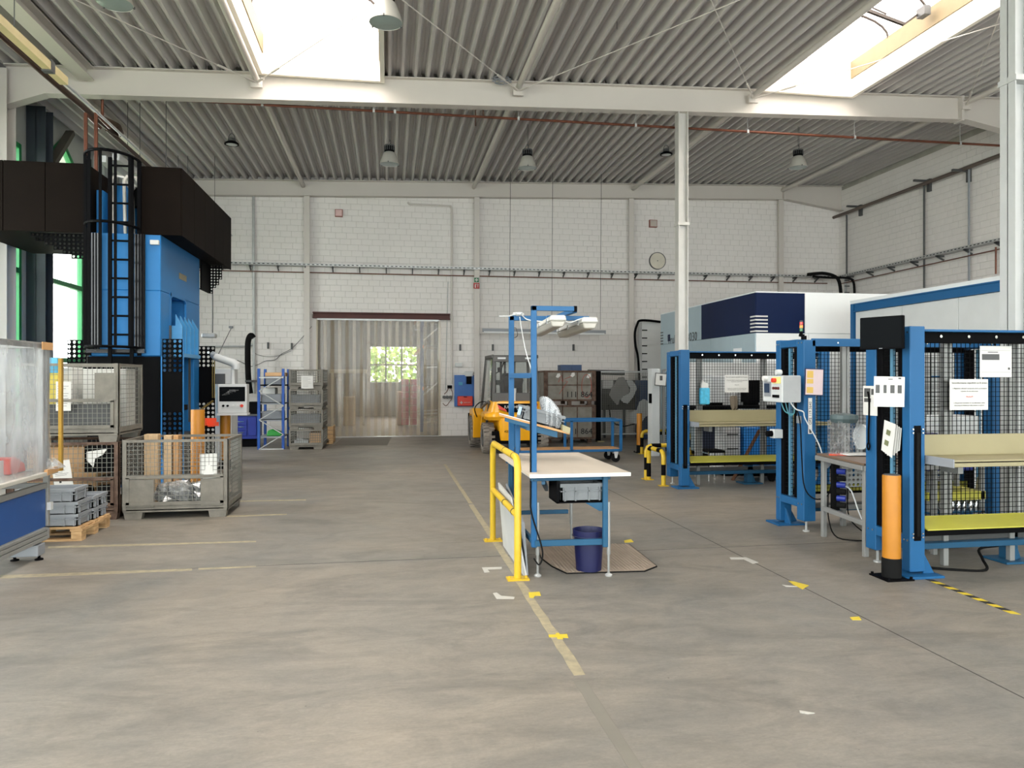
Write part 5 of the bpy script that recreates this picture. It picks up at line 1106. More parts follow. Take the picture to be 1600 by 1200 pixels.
# drawer tote hanging under the bench
ht = tote('dark grey tote hung under the front of the workbench', (1.6, 6.12, ztt - .25), .38, .3, .15, 'totes at the workbench', m=MATS['tote_dark_grey'])
hd_ = wbn; b = MB().box(1.38, 1.80, 5.97, 6.28, ztt - .262, ztt - .252).box(1.38, 1.40, 5.97, 6.28, ztt - .262, ztt - .07).box(1.79, 1.80, 5.97, 6.28, ztt - .262, ztt - .07); b.build('tray', M_black, hd_); MB().prism([(1.62, ztt - .26), (1.8, ztt - .26), (1.8, ztt - .33), (1.74, ztt - .33)], 'y', 5.95, 5.965).build('gusset', M_blued, hd_)
# leaning board
tag(MB().hexa([(1.145, 6.08, 0), (1.16, 6.08, 0), (1.165, 7.15, 0), (1.15, 7.15, 0), (1.135, 6.2, .42), (1.15, 6.2, .42), (1.155, 7.15, .62), (1.14, 7.15, .62)]).build('leaning_board', M_grey), 'grey flat board leaning between the yellow barrier and the bench', 'board')
tag(MB().hexa([(1.115, 5.95, 0), (1.13, 5.95, 0), (1.135, 7.2, 0), (1.12, 7.2, 0), (1.085, 6.55, .58), (1.10, 6.55, .58), (1.11, 7.38, .6), (1.095, 7.38, .6)]).build('leaning_board', mat('pale_board', '#B7B8B6', .5)), 'pale metal sheet leaning against the lower barrier rail', 'board')
# bucket
bk = T('bucket', 'dark blue plastic bucket under the workbench on the mat', 'bucket', (1.70, 6.14, .012)); H_ = .345; r0, r1 = .108, .135
M_bk = mat('bucket_blue', '#0F1442', .45, var=.06)
MB().lathe([(0, 0), (r0, 0), (r1 - .006, H_ - .06), (r1 - .006, H_ - .05), (r1, H_ - .05), (r1 + .004, H_), (r1 - .005, H_), (r1 - .01, H_ - .05), (r0 - .006, .01), (0, .01)], (0, 0, 0), 36).build('shell', M_bk, bk, smooth=True, off=Z0)
MB().tube([((r1 + .006) * cos(a), (r1 + .006) * sin(a), H_ - .05) for a in [2 * pi * k / 30 for k in range(31)]], .004, 6, cap=False).build('rim_bead', M_bk, bk, smooth=True, off=Z0)
# ribbed mat
mt_ = T('floor_mat', 'grey-brown ribbed anti-fatigue mat under the bucket', 'mat', (1.9, 6.5, 0))
out = [Fl(885, 897), Fl(1008, 893.5), Fl(1027, 886), Fl(983, 851), Fl(838, 851), Fl(845, 873), Fl(862, 886)]
MB().prism([(p.x, p.y) for p in out], 'z', 0, .010).build('mat_base', M_dark, mt_)
cen = sum(out, Vector()) / len(out); inn = [cen + (p - cen) * .985 for p in out]
MB().prism([(p.x, p.y) for p in inn], 'z', .0095, .0115).build('mat_top', mat('mat_taupe', '#8C7E70', .7, var=.12, scale=6), mt_)
b = MB(); xs = [p.x for p in inn]; 
def inside(x, y):
    c = False; n = len(inn); j = n - 1
    for i in range(n):
        if (inn[i].y > y) != (inn[j].y > y) and x < (inn[j].x - inn[i].x) * (y - inn[i].y) / (inn[j].y - inn[i].y) + inn[i].x: c = not c
        j = i
    return c
y = 6.02
while y < 7.2:
    x = 1.44
    while x < 2.4:
        if inside(x, y) and inside(x + .03, y) and inside(x, y + .02): b.add([(x, y, .0115), (x + .026, y, .0115), (x + .026, y + .018, .0115), (x, y + .018, .0115), (x + .013, y + .009, .0165)], [(0, 1, 4), (1, 2, 4), (2, 3, 4), (3, 0, 4)])
        x += .032
    y += .024
b.build('mat_ribs', MATS['mat_taupe'], mt_, kind='stuff')
# ---- black and yellow barriers near the partition
def barrier(label, pts, rr_=.035):
    c = sum((Vector(p) for p in (pts[0], pts[-1])), Vector()) / 2
    o = T('floor_barrier', label, 'barrier', (c.x, c.y, 0), 'black and yellow floor barriers')
    b = MB(); pts = [Vector(p) for p in pts]; dense = []
    for i in range(len(pts) - 1):
        L_ = (pts[i + 1] - pts[i]).length; n = max(1, int(L_ / .05)); dense += [pts[i].lerp(pts[i + 1], k / n) for k in range(n)]
    dense.append(pts[-1]); N = 10; tot = 0; mi = []
    b.tube(dense, rr_, N)
    for i in range(len(dense) - 1):
        tot += (dense[i + 1] - dense[i]).length; m_ = 1 if (tot + .06) % .42 > .24 else 0
        for k in range(N): b.mi[i * N + k] = m_
    b.build('hoop', [M_yel, M_black], o, smooth=True)
    for p in (pts[0], pts[-1]): MB().box(p.x - .07, p.x + .07, p.y - .05, p.y + .05, 0, .012).build('base_plate', M_yel, o)
def hoop_pts(a, b_, h, rc=.09):
    a, b_ = Vector(a), Vector(b_); d = (b_ - a).normalized(); u = Vector((0, 0, 1))
    return [a, a + u * (h - rc), a + u * (h - rc * .3) + d * rc * .3, a + u * h + d * rc, b_ + u * h - d * rc, b_ + u * (h - rc * .3) - d * rc * .3, b_ + u * (h - rc), b_]
barrier('nearer black and yellow hoop barrier beside the left blue machine column', hoop_pts((4.18, 10.8, 0), (4.20, 11.5, 0), .53))
barrier('low black and yellow hoop barrier attached beside the nearer one', hoop_pts((4.19, 11.6, 0), (4.85, 11.6, 0), .55))
barrier('far black and yellow hoop barrier next to the small bollard', hoop_pts((5.5, 15.5, 0), (6.6, 15.5, 0), .50), .037)
barrier('far black and yellow barrier post row between bollard and white machine post', hoop_pts((5.62, 15.2, 0), (6.5, 15.2, 0), .47), .034)
# ================================================================ WALL ITEMS (back wall at y = 21.3)
Yw = 21.3
def wallbox(u0, v0, u1, v1, d, m, name, label, cat, Y=21.27, bev=.005):
    A, B = P(u0, v0, Y), P(u1, v1, Y); return tag(MB().box(A.x, B.x, Y - d, Y + .03, B.z, A.z).build(name, m, bev=bev), label, cat)
# first-aid board
fa = T('first_aid_board', 'blue wall board carrying the red first-aid case right of the strip curtain', 'board', P(725, 635, 21.25)); A, B = P(710, 586, 21.22), P(741, 635, 21.22)
MB().box(A.x, B.x, 21.2, 21.28, B.z, A.z).build('panel', mat('board_blue', '#1F5FA8', .4), fa, bev=.005); A, B = P(727, 580, 21.1), P(739, 588, 21.1); MB().box(A.x, B.x, 21.08, 21.22, B.z, A.z).build('soap_dispenser', M_lgrey, fa, bev=.01); MB().box(A.x + .04, B.x - .04, 21.1, 21.2, B.z - .22, B.z).build('dispenser_pump', M_black, fa)
MB().box(P(717, 0, 21.1).x, P(723, 0, 21.1).x, 21.16, 21.2, P(720, 602, 21.2).z, P(720, 597, 21.2).z).build('hook_plate', mat('teal_metal', '#3B8CB0', .5), fa)
rc_ = T('first_aid_case', 'red first-aid case with white cross on the blue wall board', 'first aid case', P(726, 634, 21.1)); A, B = P(715, 619, 21.1), P(738, 634, 21.1); MB().box(A.x, B.x, 21.02, 21.2, B.z, A.z).build('shell', M_red, rc_, bev=.012); MB().box((A.x + B.x) / 2 - .05, (A.x + B.x) / 2 + .05, 21.0, 21.04, A.z - .03, A.z - .01).build('handle', M_black, rc_)
q = P(721, 629, 21.0); MB().box(q.x - .04, q.x + .04, 21.01, 21.02, q.z - .012, q.z + .012).box(q.x - .012, q.x + .012, 21.01, 21.02, q.z - .04, q.z + .04).build('white_cross', M_paper, rc_); text('ERSTE HILFE', 'lettering', rc_, M_paper, (P(730, 629, 21).x, 21.012, q.z), .035, (1, 0, 0), (0, 0, 1), .003)
wallbox(711, 567, 722, 573, .1, M_lgrey, 'wall_socket_box', 'small grey socket box above the blue first-aid board', 'socket box'); 
wallbox(699, 602, 706, 607, .08, M_black, 'dark_wall_box', 'small black box on the wall left of the first-aid board', 'wall box')
cs = T('socket_cluster', 'three dark round sockets with tangled leads beside the strip curtain', 'sockets', P(702, 621, 21.2))
for u in (694, 699, 704): q = P(u, 620.5, 21.2); MB().cyl((q.x, 21.15, q.z), (q.x, 21.3, q.z), .045, 12).build('socket', M_dgrey, cs)
MB().tube([P(u, v, 21.2) for u, v in ((701, 606), (698, 612), (694, 616))], .012, 6).tube([P(u, v, 21.2) for u, v in ((704, 606), (707, 614), (706, 622), (703, 627), (697, 634), (692, 630))], .01, 6).build('lead', mat('brown_cable', '#6B4A3A', .6), cs)
# handle-like wall slots
for u, v in ((419, 540), (456, 541), (719, 543), (770, 543), (896, 543)): wallbox(u - 1.4, v - 5, u + 1.4, v + 5, .04, M_dgrey, 'wall_hook_strip', ['short grey wall strip right of the black hose', 'short grey wall strip left of the first steel column', 'short grey wall strip above the socket box', 'short grey wall strip above the forklift cab', 'short grey wall strip above the rusty boxes'][[419, 456, 719, 770, 896].index(u)], 'wall bracket')
# signs
sg = T('fire_exit_signs', 'small green first-aid sign over a red fire-extinguisher sign on the middle wall column', 'sign', P(744.5, 445, 21.05)); A, B = P(741, 434, 21.06), P(748, 441, 21.06)
MB().box(A.x, B.x, 21.05, 21.085, B.z, A.z).build('green_sign', mat('sign_green', '#12683F', .5), sg); q = (A + B) / 2; MB().box(q.x - .045, q.x + .045, 21.04, 21.05, q.z - .014, q.z + .014).box(q.x - .014, q.x + .014, 21.04, 21.05, q.z - .045, q.z + .045).build('white_cross', M_paper, sg)
A, B = P(740, 442, 21.06), P(749, 451, 21.06); MB().box(A.x, B.x, 21.05, 21.085, B.z, A.z).build('red_sign', mat('sign_red', '#A3251F', .5), sg); q = (A + B) / 2; MB().box(q.x - .05, q.x - .02, 21.04, 21.05, q.z - .06, q.z + .03).box(q.x - .045, q.x - .0, 21.04, 21.05, q.z + .03, q.z + .045).box(q.x + .03, q.x + .045, 21.04, 21.05, q.z - .05, q.z + .05).box(q.x + .02, q.x + .06, 21.04, 21.05, q.z + .02, q.z + .04).build('symbol', M_paper, sg)
for u, v, c, lab in ((529.5, 333, '#D9B7B4', 'small pink square fire alarm panel high on the back wall left'), (1020.5, 349.5, '#B9AFA6', 'small square framed fire alarm panel high on the back wall right')):
    o = T('alarm_panel', lab, 'alarm panel', P(u, v, 21.25)); A, B = P(u - 6, v - 6, 21.25), P(u + 6, v + 6, 21.25); MB().box(A.x, B.x, 21.22, 21.3, B.z, A.z).build('frame', mat('alarm_frame', '#8F5A50', .6), o); MB().box(A.x + .02, B.x - .02, 21.2, 21.22, B.z + .02, A.z - .02).build('plate', mat('alarm_' + str(u)[:3], c, .6), o)
q = P(1027.5, 407.5, 21.25); o = T('round_wall_cover', 'pale round duct cover on the back wall left of the post', 'wall cover', q); rad = 13.5 / 1150 * 22.3
MB().lathe([(0, .05), (rad - .02, .05), (rad - .02, .03), (0, .03)], (q.x, 21.3, q.z), 32, M=Matrix.Rotation(pi / 2, 3, 'X')).build('disc', mat('cover_cream', '#D2CCBC', .6), o); MB().lathe([(rad - .02, .0), (rad - .02, .06), (rad, .06), (rad, 0)], (q.x, 21.3, q.z), 32, M=Matrix.Rotation(pi / 2, 3, 'X')).build('rim', M_dgrey, o); MB().cyl((q.x, 21.235, q.z), (q.x, 21.26, q.z), .015, 8).build('knob', M_dgrey, o)
# cable tray on the back wall
zt0 = P(400, 414, 21.0).z
def ctray(name, label, p, q, side, n):
    """perforated tray: base, two flanges, brackets"""
    p, q = Vector(p), Vector(q); o = T(name, label, 'cable tray', (p + q) / 2); side = Vector(side)
    b = MB().bar(p, q, .2, .004) if abs(side.y) else MB().bar(p, q, .2, .004)
    d = (q - p).normalized(); L_ = (q - p).length
    b.bar(p + side * .1 + Vector((0, 0, .03)), q + side * .1 + Vector((0, 0, .03)), .004, .06).bar(p - side * .1 + Vector((0, 0, .03)), q - side * .1 + Vector((0, 0, .03)), .004, .06); b.build('tray', M_galv, o)
    h = MB()
    k = int(L_ / .12)
    for i in range(k): c = p + d * (L_ * (i + .5) / k) + side * .1035 + Vector((0, 0, .03)); h.bar(c - d * .03, c + d * .03, .003, .02)
    h.build('tray_slots', M_dark, o, kind='stuff')
    for i in range(n):
        c = p + d * (L_ * (i + .5) / n); MB().bar(c - side * .16 - Vector((0, 0, .12)), c + side * .06 - Vector((0, 0, .02)), .03, .04).bar(c - side * .16 - Vector((0, 0, .02)), c + side * .08 - Vector((0, 0, .02)), .03, .04).build('bracket', M_dgrey, o)
    b = MB().cyl(p - side * .05 - Vector((0, 0, .17)), q - side * .05 - Vector((0, 0, .17)), .014, 6); b.build('pipe', M_copper, o); return o
ctray('wall_cable_tray', 'long perforated cable tray with copper pipe across the back wall', (-5.6, 21.12, 4.78), (13.6, 21.12, 4.82), (0, -1, 0), 26)
ctray('wall_cable_tray', 'perforated cable tray running along the right wall', (13.92, 21.0, 4.80), (13.92, 8.0, 4.86), (-1, 0, 0), 14)
# pipes on the back wall
def wpipe(pts, r, m, label, name='wall_pipe', Y=21.24, n=8): return tag(MB().tube([P(u, v, Y) for u, v in pts], r, n).build(name, m, smooth=True), label, 'pipe')
wpipe(((396, 305), (397, 615)), .035, M_galv, 'vertical grey downpipe on the bluish left part of the back wall')
wpipe(((637, 316), (640, 319), (704, 322), (706, 326), (706, 600)), .03, M_beam, 'thin bent grey pipe beside the right edge of the strip curtain')
wpipe(((700, 440), (696, 610)), .012, M_galv, 'very thin lead running down beside the strip curtain')
wpipe(((320, 542), (390, 541), (397, 536), (397, 526), (392, 522)), .028, M_galv, 'horizontal grey pipe behind the black extraction hose')
tag(MB().tube([P(u, v, 20.6) for u, v in ((391, 615), (388, 590), (387, 550), (388, 532), (392, 524), (396, 528))], .075, 12).build('extraction_hose', M_dark, smooth=True), 'thick black extraction hose hooked on the back wall', 'hose')
tag(MB().box(P(384, 0, 20.6).x, P(394, 0, 20.6).x, 20.5, 21.3, P(390, 597, 20.6).z, P(390, 594, 20.6).z).build('hose_bracket', M_dgrey), 'dark bracket holding the black extraction hose', 'bracket')
tag(MB().tube([P(u, v, 21.25) for u, v in ((487, 510), (470, 530), (455, 545), (440, 553), (430, 562), (415, 564), (402, 570), (390, 572), (370, 563), (350, 566))], .008, 5).tube([P(u, v, 21.25) for u, v in ((455, 548), (435, 556), (415, 557), (400, 553), (396, 545))], .006, 5).build('loose_cable', M_dgrey, smooth=True), 'loose thin cable drooping across the back wall left', 'cable')
for u, lab in ((796, 'left'), (862, 'middle'), (938, 'right')):
    p = P(u, 515, 20.2); tag(MB().cyl(p, (p.x + .03, 20.2, zr(p.x) + .1), .007, 5).build('suspension_wire', M_dgrey), lab + ' thin suspension wire of the long strip light', 'wire')
fxl = T('strip_light', 'long grey strip light hanging on wires behind the bench frame', 'lamp', P(850, 517, 20.2)); MB().bar(P(754, 516, 20.2), P(946, 519, 20.2), .09, .10).build('housing', M_grey, fxl); MB().bar(P(756, 519, 20.18), P(944, 522, 20.18), .06, .05).build('tube', M_lgrey, fxl)
for i in range(5): pass
tag(MB().tube([P(804 + 4.5 * cos(a) + .8 * sin(3 * a), 520 + 8 * sin(a), 20.15) for a in [2 * pi * k * 3 / 40 for k in range(40)]], .008, 5).build('cable_coil', M_dgrey, smooth=True), 'small coil of dark cable hanging from the strip light', 'cable')
# hanging lamp fixture at the left wall and its bracket
hl_ = T('arm_lamp', 'small grey hanging lamp on a thin arm right of the press', 'lamp', P(327, 524, 15.5)); MB().tube([P(u, v, 15.5) for u, v in ((310, 451), (322, 451), (330, 455), (332, 462), (332, 520))], .012, 6).build('arm', M_dgrey, hl_, smooth=True); A, B = P(316, 521, 15.5), P(338, 528, 15.5); MB().box(A.x, B.x, 15.4, 15.6, B.z, A.z).build('lamp_head', M_galv, hl_, bev=.02)
wallbox(358, 509.5, 364, 513, .06, M_grey, 'wall_clamp', 'small grey clamp above the control panel boom on the back wall', 'clamp'); tag(MB().cyl(P(361, 513, 20.8), P(340, 556, 14.6), .008, 6).build('stay_rod', M_dgrey), 'thin slanting stay rod between wall clamp and press', 'rod')
# slatted white board beside the laser machine
sb = T('slotted_wall_panel', 'pale panel with horizontal dark slots beside the laser machine', 'panel', (P(1008, 0, 20.8).x, 20.9, 0)); A, B = P(1003, 503, 20.8), P(1032, 660, 20.8)
MB().box(A.x, B.x + .3, 20.8, 21.1, 0, A.z).build('panel', M_lgrey, sb)
for i in range(7): z = P(1008, 516 + i * 12.2, 20.8).z; MB().box(A.x + .0, A.x + .16, 20.785, 20.8, z - .015, z + .015).build('slot', M_dark, sb)
MB().tube([P(u, v, 20.6) for u, v in ((1032, 503), (1015, 501), (1000, 501), (996, 506), (992, 520), (993, 540), (997, 560), (999, 600), (999, 625))], .035, 8).build('hose', M_black, sb, smooth=True)
# ================================================================ RIGHT SIDE: three press-gate stations
def station(name, label, x0, y0, sy, L=2.45, posts=(.38, 1.45), tray=True):
    """x0: left end face; y0: face of the work-side column; sy=+1 work side faces the camera"""
    H_ = 2.09; D = .58
    Y = lambda w_: y0 + sy * w_
    o = T(name, label, 'machine', (x0 + L / 2, Y(D / 2), 0), 'blue mesh-sided press stations')
    def bx(n, m, *a, bev=.003, par=None, **k): return MB().box(a[0], a[1], Y(a[2]), Y(a[3]), a[4], a[5]).build(n, m, par or o, bev=bev, **k)
    for xe, s_ in ((x0, 1), (x0 + L, -1)):
        MB().box(xe, xe + s_ * .14, Y(0), Y(.10), .04, H_).build('end_column', M_blue, o, bev=.006); MB().box(xe, xe + s_ * .14, Y(D - .14), Y(D), .12, H_ - .02).build('end_column', M_blue, o, bev=.006)
        # linear guides on the end frame
        for w0, w1 in ((.10, .165), (D - .215, D - .14)): bx('guide_strip', M_black, xe + s_ * .01, xe + s_ * .09, w0, w1, .35, H_ - .1)
        MB().box(xe, xe + s_ * .12, Y(.1), Y(D - .14), H_ - .09, H_ - .01).build('cross_plate', M_blue, o, bev=.003); MB().box(xe, xe + s_ * .12, Y(.1), Y(D - .14), .26, .34).build('cross_plate', M_blue, o, bev=.003)
        b = MB(); b.prism([(xe + s_ * .14, .02), (xe + s_ * .24, .02), (xe + s_ * .14, .2)], 'y', Y(.02), Y(.04)).box(xe - s_ * .08, xe + s_ * .26, Y(-.08), Y(.2), 0, .02)
        b.prism([(Y(.1), .02), (Y(.22), .02), (Y(.1), .2)], 'x', xe + s_ * .05, xe + s_ * .07)
        b.build('foot_plate', M_blue, o, bev=.002)
        for w_ in (D - .07,): q = MB().cyl((xe + s_ * .07, Y(w_), 0), (xe + s_ * .07, Y(w_), .13), .012, 8).lathe([(0, 0), (.035, 0), (.035, .012), (0, .02)], (xe + s_ * .07, Y(w_), 0), 12); q.build('levelling_foot', M_galv, o)
        b = MB()
        for w_ in (.03, .07, D - .1, D - .04):
            for z in (H_ - .05, .30): b.cyl((xe - s_ * .004, Y(w_), z), (xe + s_ * .01, Y(w_), z), .009, 6)
        b.build('bolt', M_chrome, o)
        # end-frame wire mesh between the guides
        MB().grid((xe + s_ * .03, Y(.165), .35), (0, sy, 0), (0, 0, 1), D - .38, H_ - .45, 4, 36, .005).build('end_mesh', M_mesh, o, kind='stuff')
        MB().box(xe + s_ * .02, xe + s_ * .05, Y(D / 2 - .05), Y(D / 2 - .015), .35, H_ - .1).build('guide_rod', mat('dull_blue', '#4E7E9A', .5), o)
    # cylinder slot in the work face
    sl_ = MB().box(x0 + .035, x0 + .10, Y(-.004), Y(.012), .30, 1.26).build('cylinder_slot', M_black, o)
    MB().cyl((x0 + .067, Y(-.01), .34), (x0 + .067, Y(-.01), 1.2), .014, 10).build('cylinder', M_dark, sl_, smooth=True)
    b = MB()
    for z in (.33, .36, 1.2, 1.23):
        for dx in (.022, .113): b.cyl((x0 + dx, Y(-.012), z), (x0 + dx, Y(.0), z), .008, 6)
    b.build('slot_bolt', M_chrome, sl_)
    # top rails: work side black web with blue flange, rear side blue
    bx('top_rail', M_blue, x0 + .14, x0 + L - .14, .06, .22, H_ - .04, H_ - .02); bx('top_rail_web', M_black, x0 + .14, x0 + L - .14, .14, .155, H_ - .13, H_ - .04)
    bx('rear_top_rail', M_blue, x0 + .1, x0 + L - .1, D - .03, D, H_ - .09, H_ - .005)
    b = MB()
    for i in range(8): x = x0 + .4 + i * .27; b.cyl((x, Y(.13), H_ - .075), (x, Y(.145), H_ - .075), .013, 8).cyl((x, Y(D + .003), H_ - .05), (x, Y(D - .01), H_ - .05), .009, 6)
    b.build('rail_bolt', M_chrome, o)
    bx('lower_rail', M_dgrey, x0 + .14, x0 + L - .14, .3, .36, .22, .27); bx('lower_rail', M_blued, x0 + .14, x0 + L - .14, .22, .30, .17, .22)
    for dx in posts: b = MB().box(x0 + dx, x0 + dx + .05, Y(.28), Y(.33), .0, H_ - .04).box(x0 + dx + .06, x0 + dx + .09, Y(.28), Y(.33), .3, H_ - .04); b.build('mesh_post', M_alu, o, bev=.003)
    nx = int((L - .28) / .043); MB().grid((x0 + .14, Y(.26), .38), (1, 0, 0), (0, 0, 1), L - .28, H_ - .42, nx, 39, .0045).build('wire_mesh', M_mesh, o, kind='stuff')
    # pale yellow ledge and its carrier beam, leg
    b = MB().hexa([(x0 + .15, Y(-.02), .385), (x0 + L - .15, Y(-.02), .385), (x0 + L - .15, Y(.22), .45), (x0 + .15, Y(.22), .45), (x0 + .15, Y(-.02), .395), (x0 + L - .15, Y(-.02), .395), (x0 + L - .15, Y(.22), .46), (x0 + .15, Y(.22), .46)])
    b.box(x0 + .15, x0 + L - .15, Y(.21), Y(.22), .38, .46); b.build('yellow_ledge', M_lime, o)
    bx('ledge_beam', M_black, x0 + .14, x0 + L - .14, -.0, .12, .335, .383); 
    xm = x0 + 1.23
    MB().box(xm, xm + .09, Y(.3), Y(.42), .02, .34).prism([(xm + .09, .02), (xm + .15, .02), (xm + .09, .2)], 'y', Y(.33), Y(.35)).box(xm - .1, xm + .22, Y(.22), Y(.5), 0, .02).build('middle_leg', M_blued, o, bev=.003)
    if tray:
        f = -.30; b = MB()
        b.box(x0 + .16, x0 + L - .3, Y(.16), Y(.18), .99, 1.17).box(x0 + .16, x0 + L - .16, Y(f), Y(.18), .975, .99).box(x0 + .16, x0 + L - .16, Y(f), Y(f + .015), .945, 1.0)
        b.build('chute_tray', M_cream, o, bev=.003); b = MB().prism([(Y(f), .94), (Y(.17), .94), (Y(.17), 1.01), (Y(f), 1.01)], 'x', x0 + .15, x0 + .16); b.build('tray_end', M_grey, o)
        MB().box(x0 + .45, x0 + .5, Y(.0), Y(.2), .85, .975).build('tray_bracket', M_alu, o)
    return o
XS = 4.28
stC = station('press_station', 'nearest blue mesh-sided station carrying the black monitor, cut by the right edge', XS, 5.49, 1, posts=(.55, 1.22))
stA = station('press_station', 'farthest blue mesh-sided station beside the black and yellow barriers', 4.34, 10.5, 1, posts=(.38, 1.45))
stB = station('press_station', 'middle blue mesh-sided station with grey control box and stack light', 4.39, 7.84, -1, posts=(.62, 1.5), tray=False)
# --- control box on the middle station
cbx = T('control_box', 'grey control box with touch screen and red emergency button on the middle blue station', 'control box', (4.18, 7.38, 1.4))
bx_ = (4.10, 4.31, 7.19, 7.60, 1.40, 1.685); MB().box(*bx_).build('housing', M_offw, cbx, bev=.006); MB().box(4.112, 4.31, 7.185, 7.19, 1.405, 1.68).build('side_cover', mat('steel_brushed', '#A8AAAB', .35, .4), cbx)
MB().box(4.09, 4.10, 7.42, 7.56, 1.46, 1.62).build('touch_screen', M_grey, cbx, bev=.004); MB().box(4.085, 4.09, 7.435, 7.545, 1.50, 1.60).build('display', mat('display_blue', '#27384E', .2), cbx)
MB().box(4.094, 4.10, 7.22, 7.38, 1.60, 1.67).build('yellow_plate', mat('estop_yellow', '#E9DC8A', .5), cbx); MB().cyl((4.10, 7.32, 1.635), (4.055, 7.32, 1.635), .024, 14).build('emergency_button', M_red, cbx, smooth=True); MB().cyl((4.10, 7.52, 1.655), (4.06, 7.52, 1.655), .03, 14).build('round_lamp', M_paper, cbx, smooth=True)
for i in range(3): MB().cyl((4.10, 7.36 - i * .05, 1.55), (4.085, 7.36 - i * .05, 1.55), .015, 10).build('push_button', mat('button_dark_red', '#5B1A1A', .4), cbx)
MB().box(4.085, 4.1, 7.25, 7.37, 1.45, 1.48).build('key_switch', M_black, cbx)
tag(MB().lathe([(0, -.03), (.028, -.03), (.032, 0), (.028, .03), (0, .03)], (4.12, 7.30, 1.72), 16, M=Matrix.Rotation(pi / 2, 3, 'Y')).build('round_lamp', M_offw, smooth=True), 'small round white lamp on top of the control box of the middle station', 'lamp')
slt = T('stack_light', 'red amber green stack light on top of the middle blue station', 'signal lamp', (4.50, 7.32, 2.09)); p = P(1252, 525, 7.4)
MB().cyl((p.x + .03, 7.4, 2.08), (p.x + .03, 7.4, 2.12), .03, 12).bar((p.x + .03, 7.4, 2.12), (p.x - .02, 7.4, 2.13), .03).cyl((p.x, 7.4, 2.12), (p.x, 7.4, 2.17), .017, 12).build('base', M_black, slt)
for i, c_ in enumerate(('#1E6B3A', '#E0902A', '#C6281E')): MB().cyl((p.x, 7.4, 2.17 + i * .035), (p.x, 7.4, 2.2 + i * .035), .019, 12).build('lens', mat('lens_' + ('green', 'amber', 'red')[i], c_, .2), slt, smooth=True)
MB().cyl((p.x, 7.4, 2.275), (p.x, 7.4, 2.285), .017, 12).build('cap', M_dgrey, slt)
# paper and label on middle station column
q = sheet('clipboard_sheet', 'yellow and lilac printed sheet in a dark frame on the middle station column', Vector((P(1272, 597, 7.24).x, 7.235, P(1272, 597, 7.24).z)), (1, 0, -.03), (.03, 0, 1), .20, .27, lines=[(.06, .42, .66, .94), (.06, .42, .44, .62), (.06, .42, .06, .30)], mt=mat('lilac_paper', '#D9C6C9', .7, var=.06), cat='sheet', ink=mat('yellow_print', '#DDB964', .7)); 
q2 = P(1272, 597, 7.24); fm = MB().obox((q2.x, 7.243, q2.z), (.22, .004, .29), Matrix.Rotation(.03, 3, 'Y')).build('backing', mat('frame_navy', '#2B3357', .5), q)
lb = T('station_label', 'white label with vertical black code on the middle station column', 'label', P(1266.5, 678, 7.24)); a_, c_ = P(1263.7, 622, 7.24), P(1269.5, 678, 7.24); MB().box(a_.x, c_.x, 7.246, 7.252, c_.z, a_.z).build('plate', M_paper, lb); text('OP2 119 3640', 'lettering', lb, M_foam, ((a_.x + c_.x) / 2, 7.245, (a_.z + c_.z) / 2 + .03), .042, (0, 0, 1), (-1, 0, 0), .0008)
MB().box(a_.x + .008, c_.x - .008, 7.244, 7.247, c_.z + .01, c_.z + .05).build('code_block', M_dgrey, lb)
# cables of the middle station
tag(MB().tube([(4.2, 7.2, 1.40), (4.25, 7.18, 1.33), (4.33, 7.17, 1.3), (4.36, 7.18, 1.22), (4.5, 7.15, .95), (4.56, 7.13, .7)], .007, 6).build('white_cable', M_offw, smooth=True), 'white cable running diagonally over the middle station column', 'cable')
tag(MB().tube([(4.3, 7.3, 1.4), (4.32, 7.22, 1.2), (4.33, 7.2, .8), (4.35, 7.18, .5), (4.45, 7.15, .38), (4.58, 7.12, .42), (4.62, 7.1, .6)], .007, 6).build('black_cable', M_dark, smooth=True), 'black cable drooping in a loop across the middle station column', 'cable')
tag(MB().tube([(4.52, 7.02, .45), (4.5, 6.98, .2), (4.55, 6.9, .02), (4.8, 6.75, .012), (5.0, 6.8, .012), (4.95, 6.95, .012), (4.75, 7.0, .2), (4.8, 7.1, .5)], .007, 6).build('black_cable', M_dark, smooth=True), 'black cable looping on the floor under the small work table', 'cable')
tag(MB().tube([(4.62, 6.95, .55), (4.7, 6.9, .5), (4.74, 6.8, .25), (4.82, 6.7, .05), (5.0, 6.66, .012)], .008, 6).build('white_cable', M_offw, smooth=True), 'pale cable curving to the floor under the small work table', 'cable')
for i, z in enumerate((1.36, 1.33)): tag(MB().tube([(4.15 + i * .05, 7.3, 1.4), (4.17 + i * .04, 7.25, 1.3 - i * .03), (4.26, 7.24, 1.28), (4.3, 7.3, 1.36)], .006, 6).build('teal_cable', mat('teal_cable', '#4A8A95', .5), smooth=True), ['left', 'right'][i] + ' teal cable loop hanging under the control box', 'cable')
eb = T('end_switch', 'small grey switch with black knob on the left face of the middle station', 'switch', (4.33, 7.7, 1.0)); MB().box(4.28, 4.39, 7.68, 7.78, .98, 1.08).build('housing', M_lgrey, eb, bev=.006); MB().cyl((4.28, 7.73, 1.03), (4.22, 7.73, 1.03), .035, 14).build('knob', M_black, eb, smooth=True)
tag(MB().box(4.36, 4.39, 7.3, 7.36, 1.17, 1.25).build('junction_box', M_grey, bev=.004), 'small grey junction box on the middle station column edge', 'junction box')
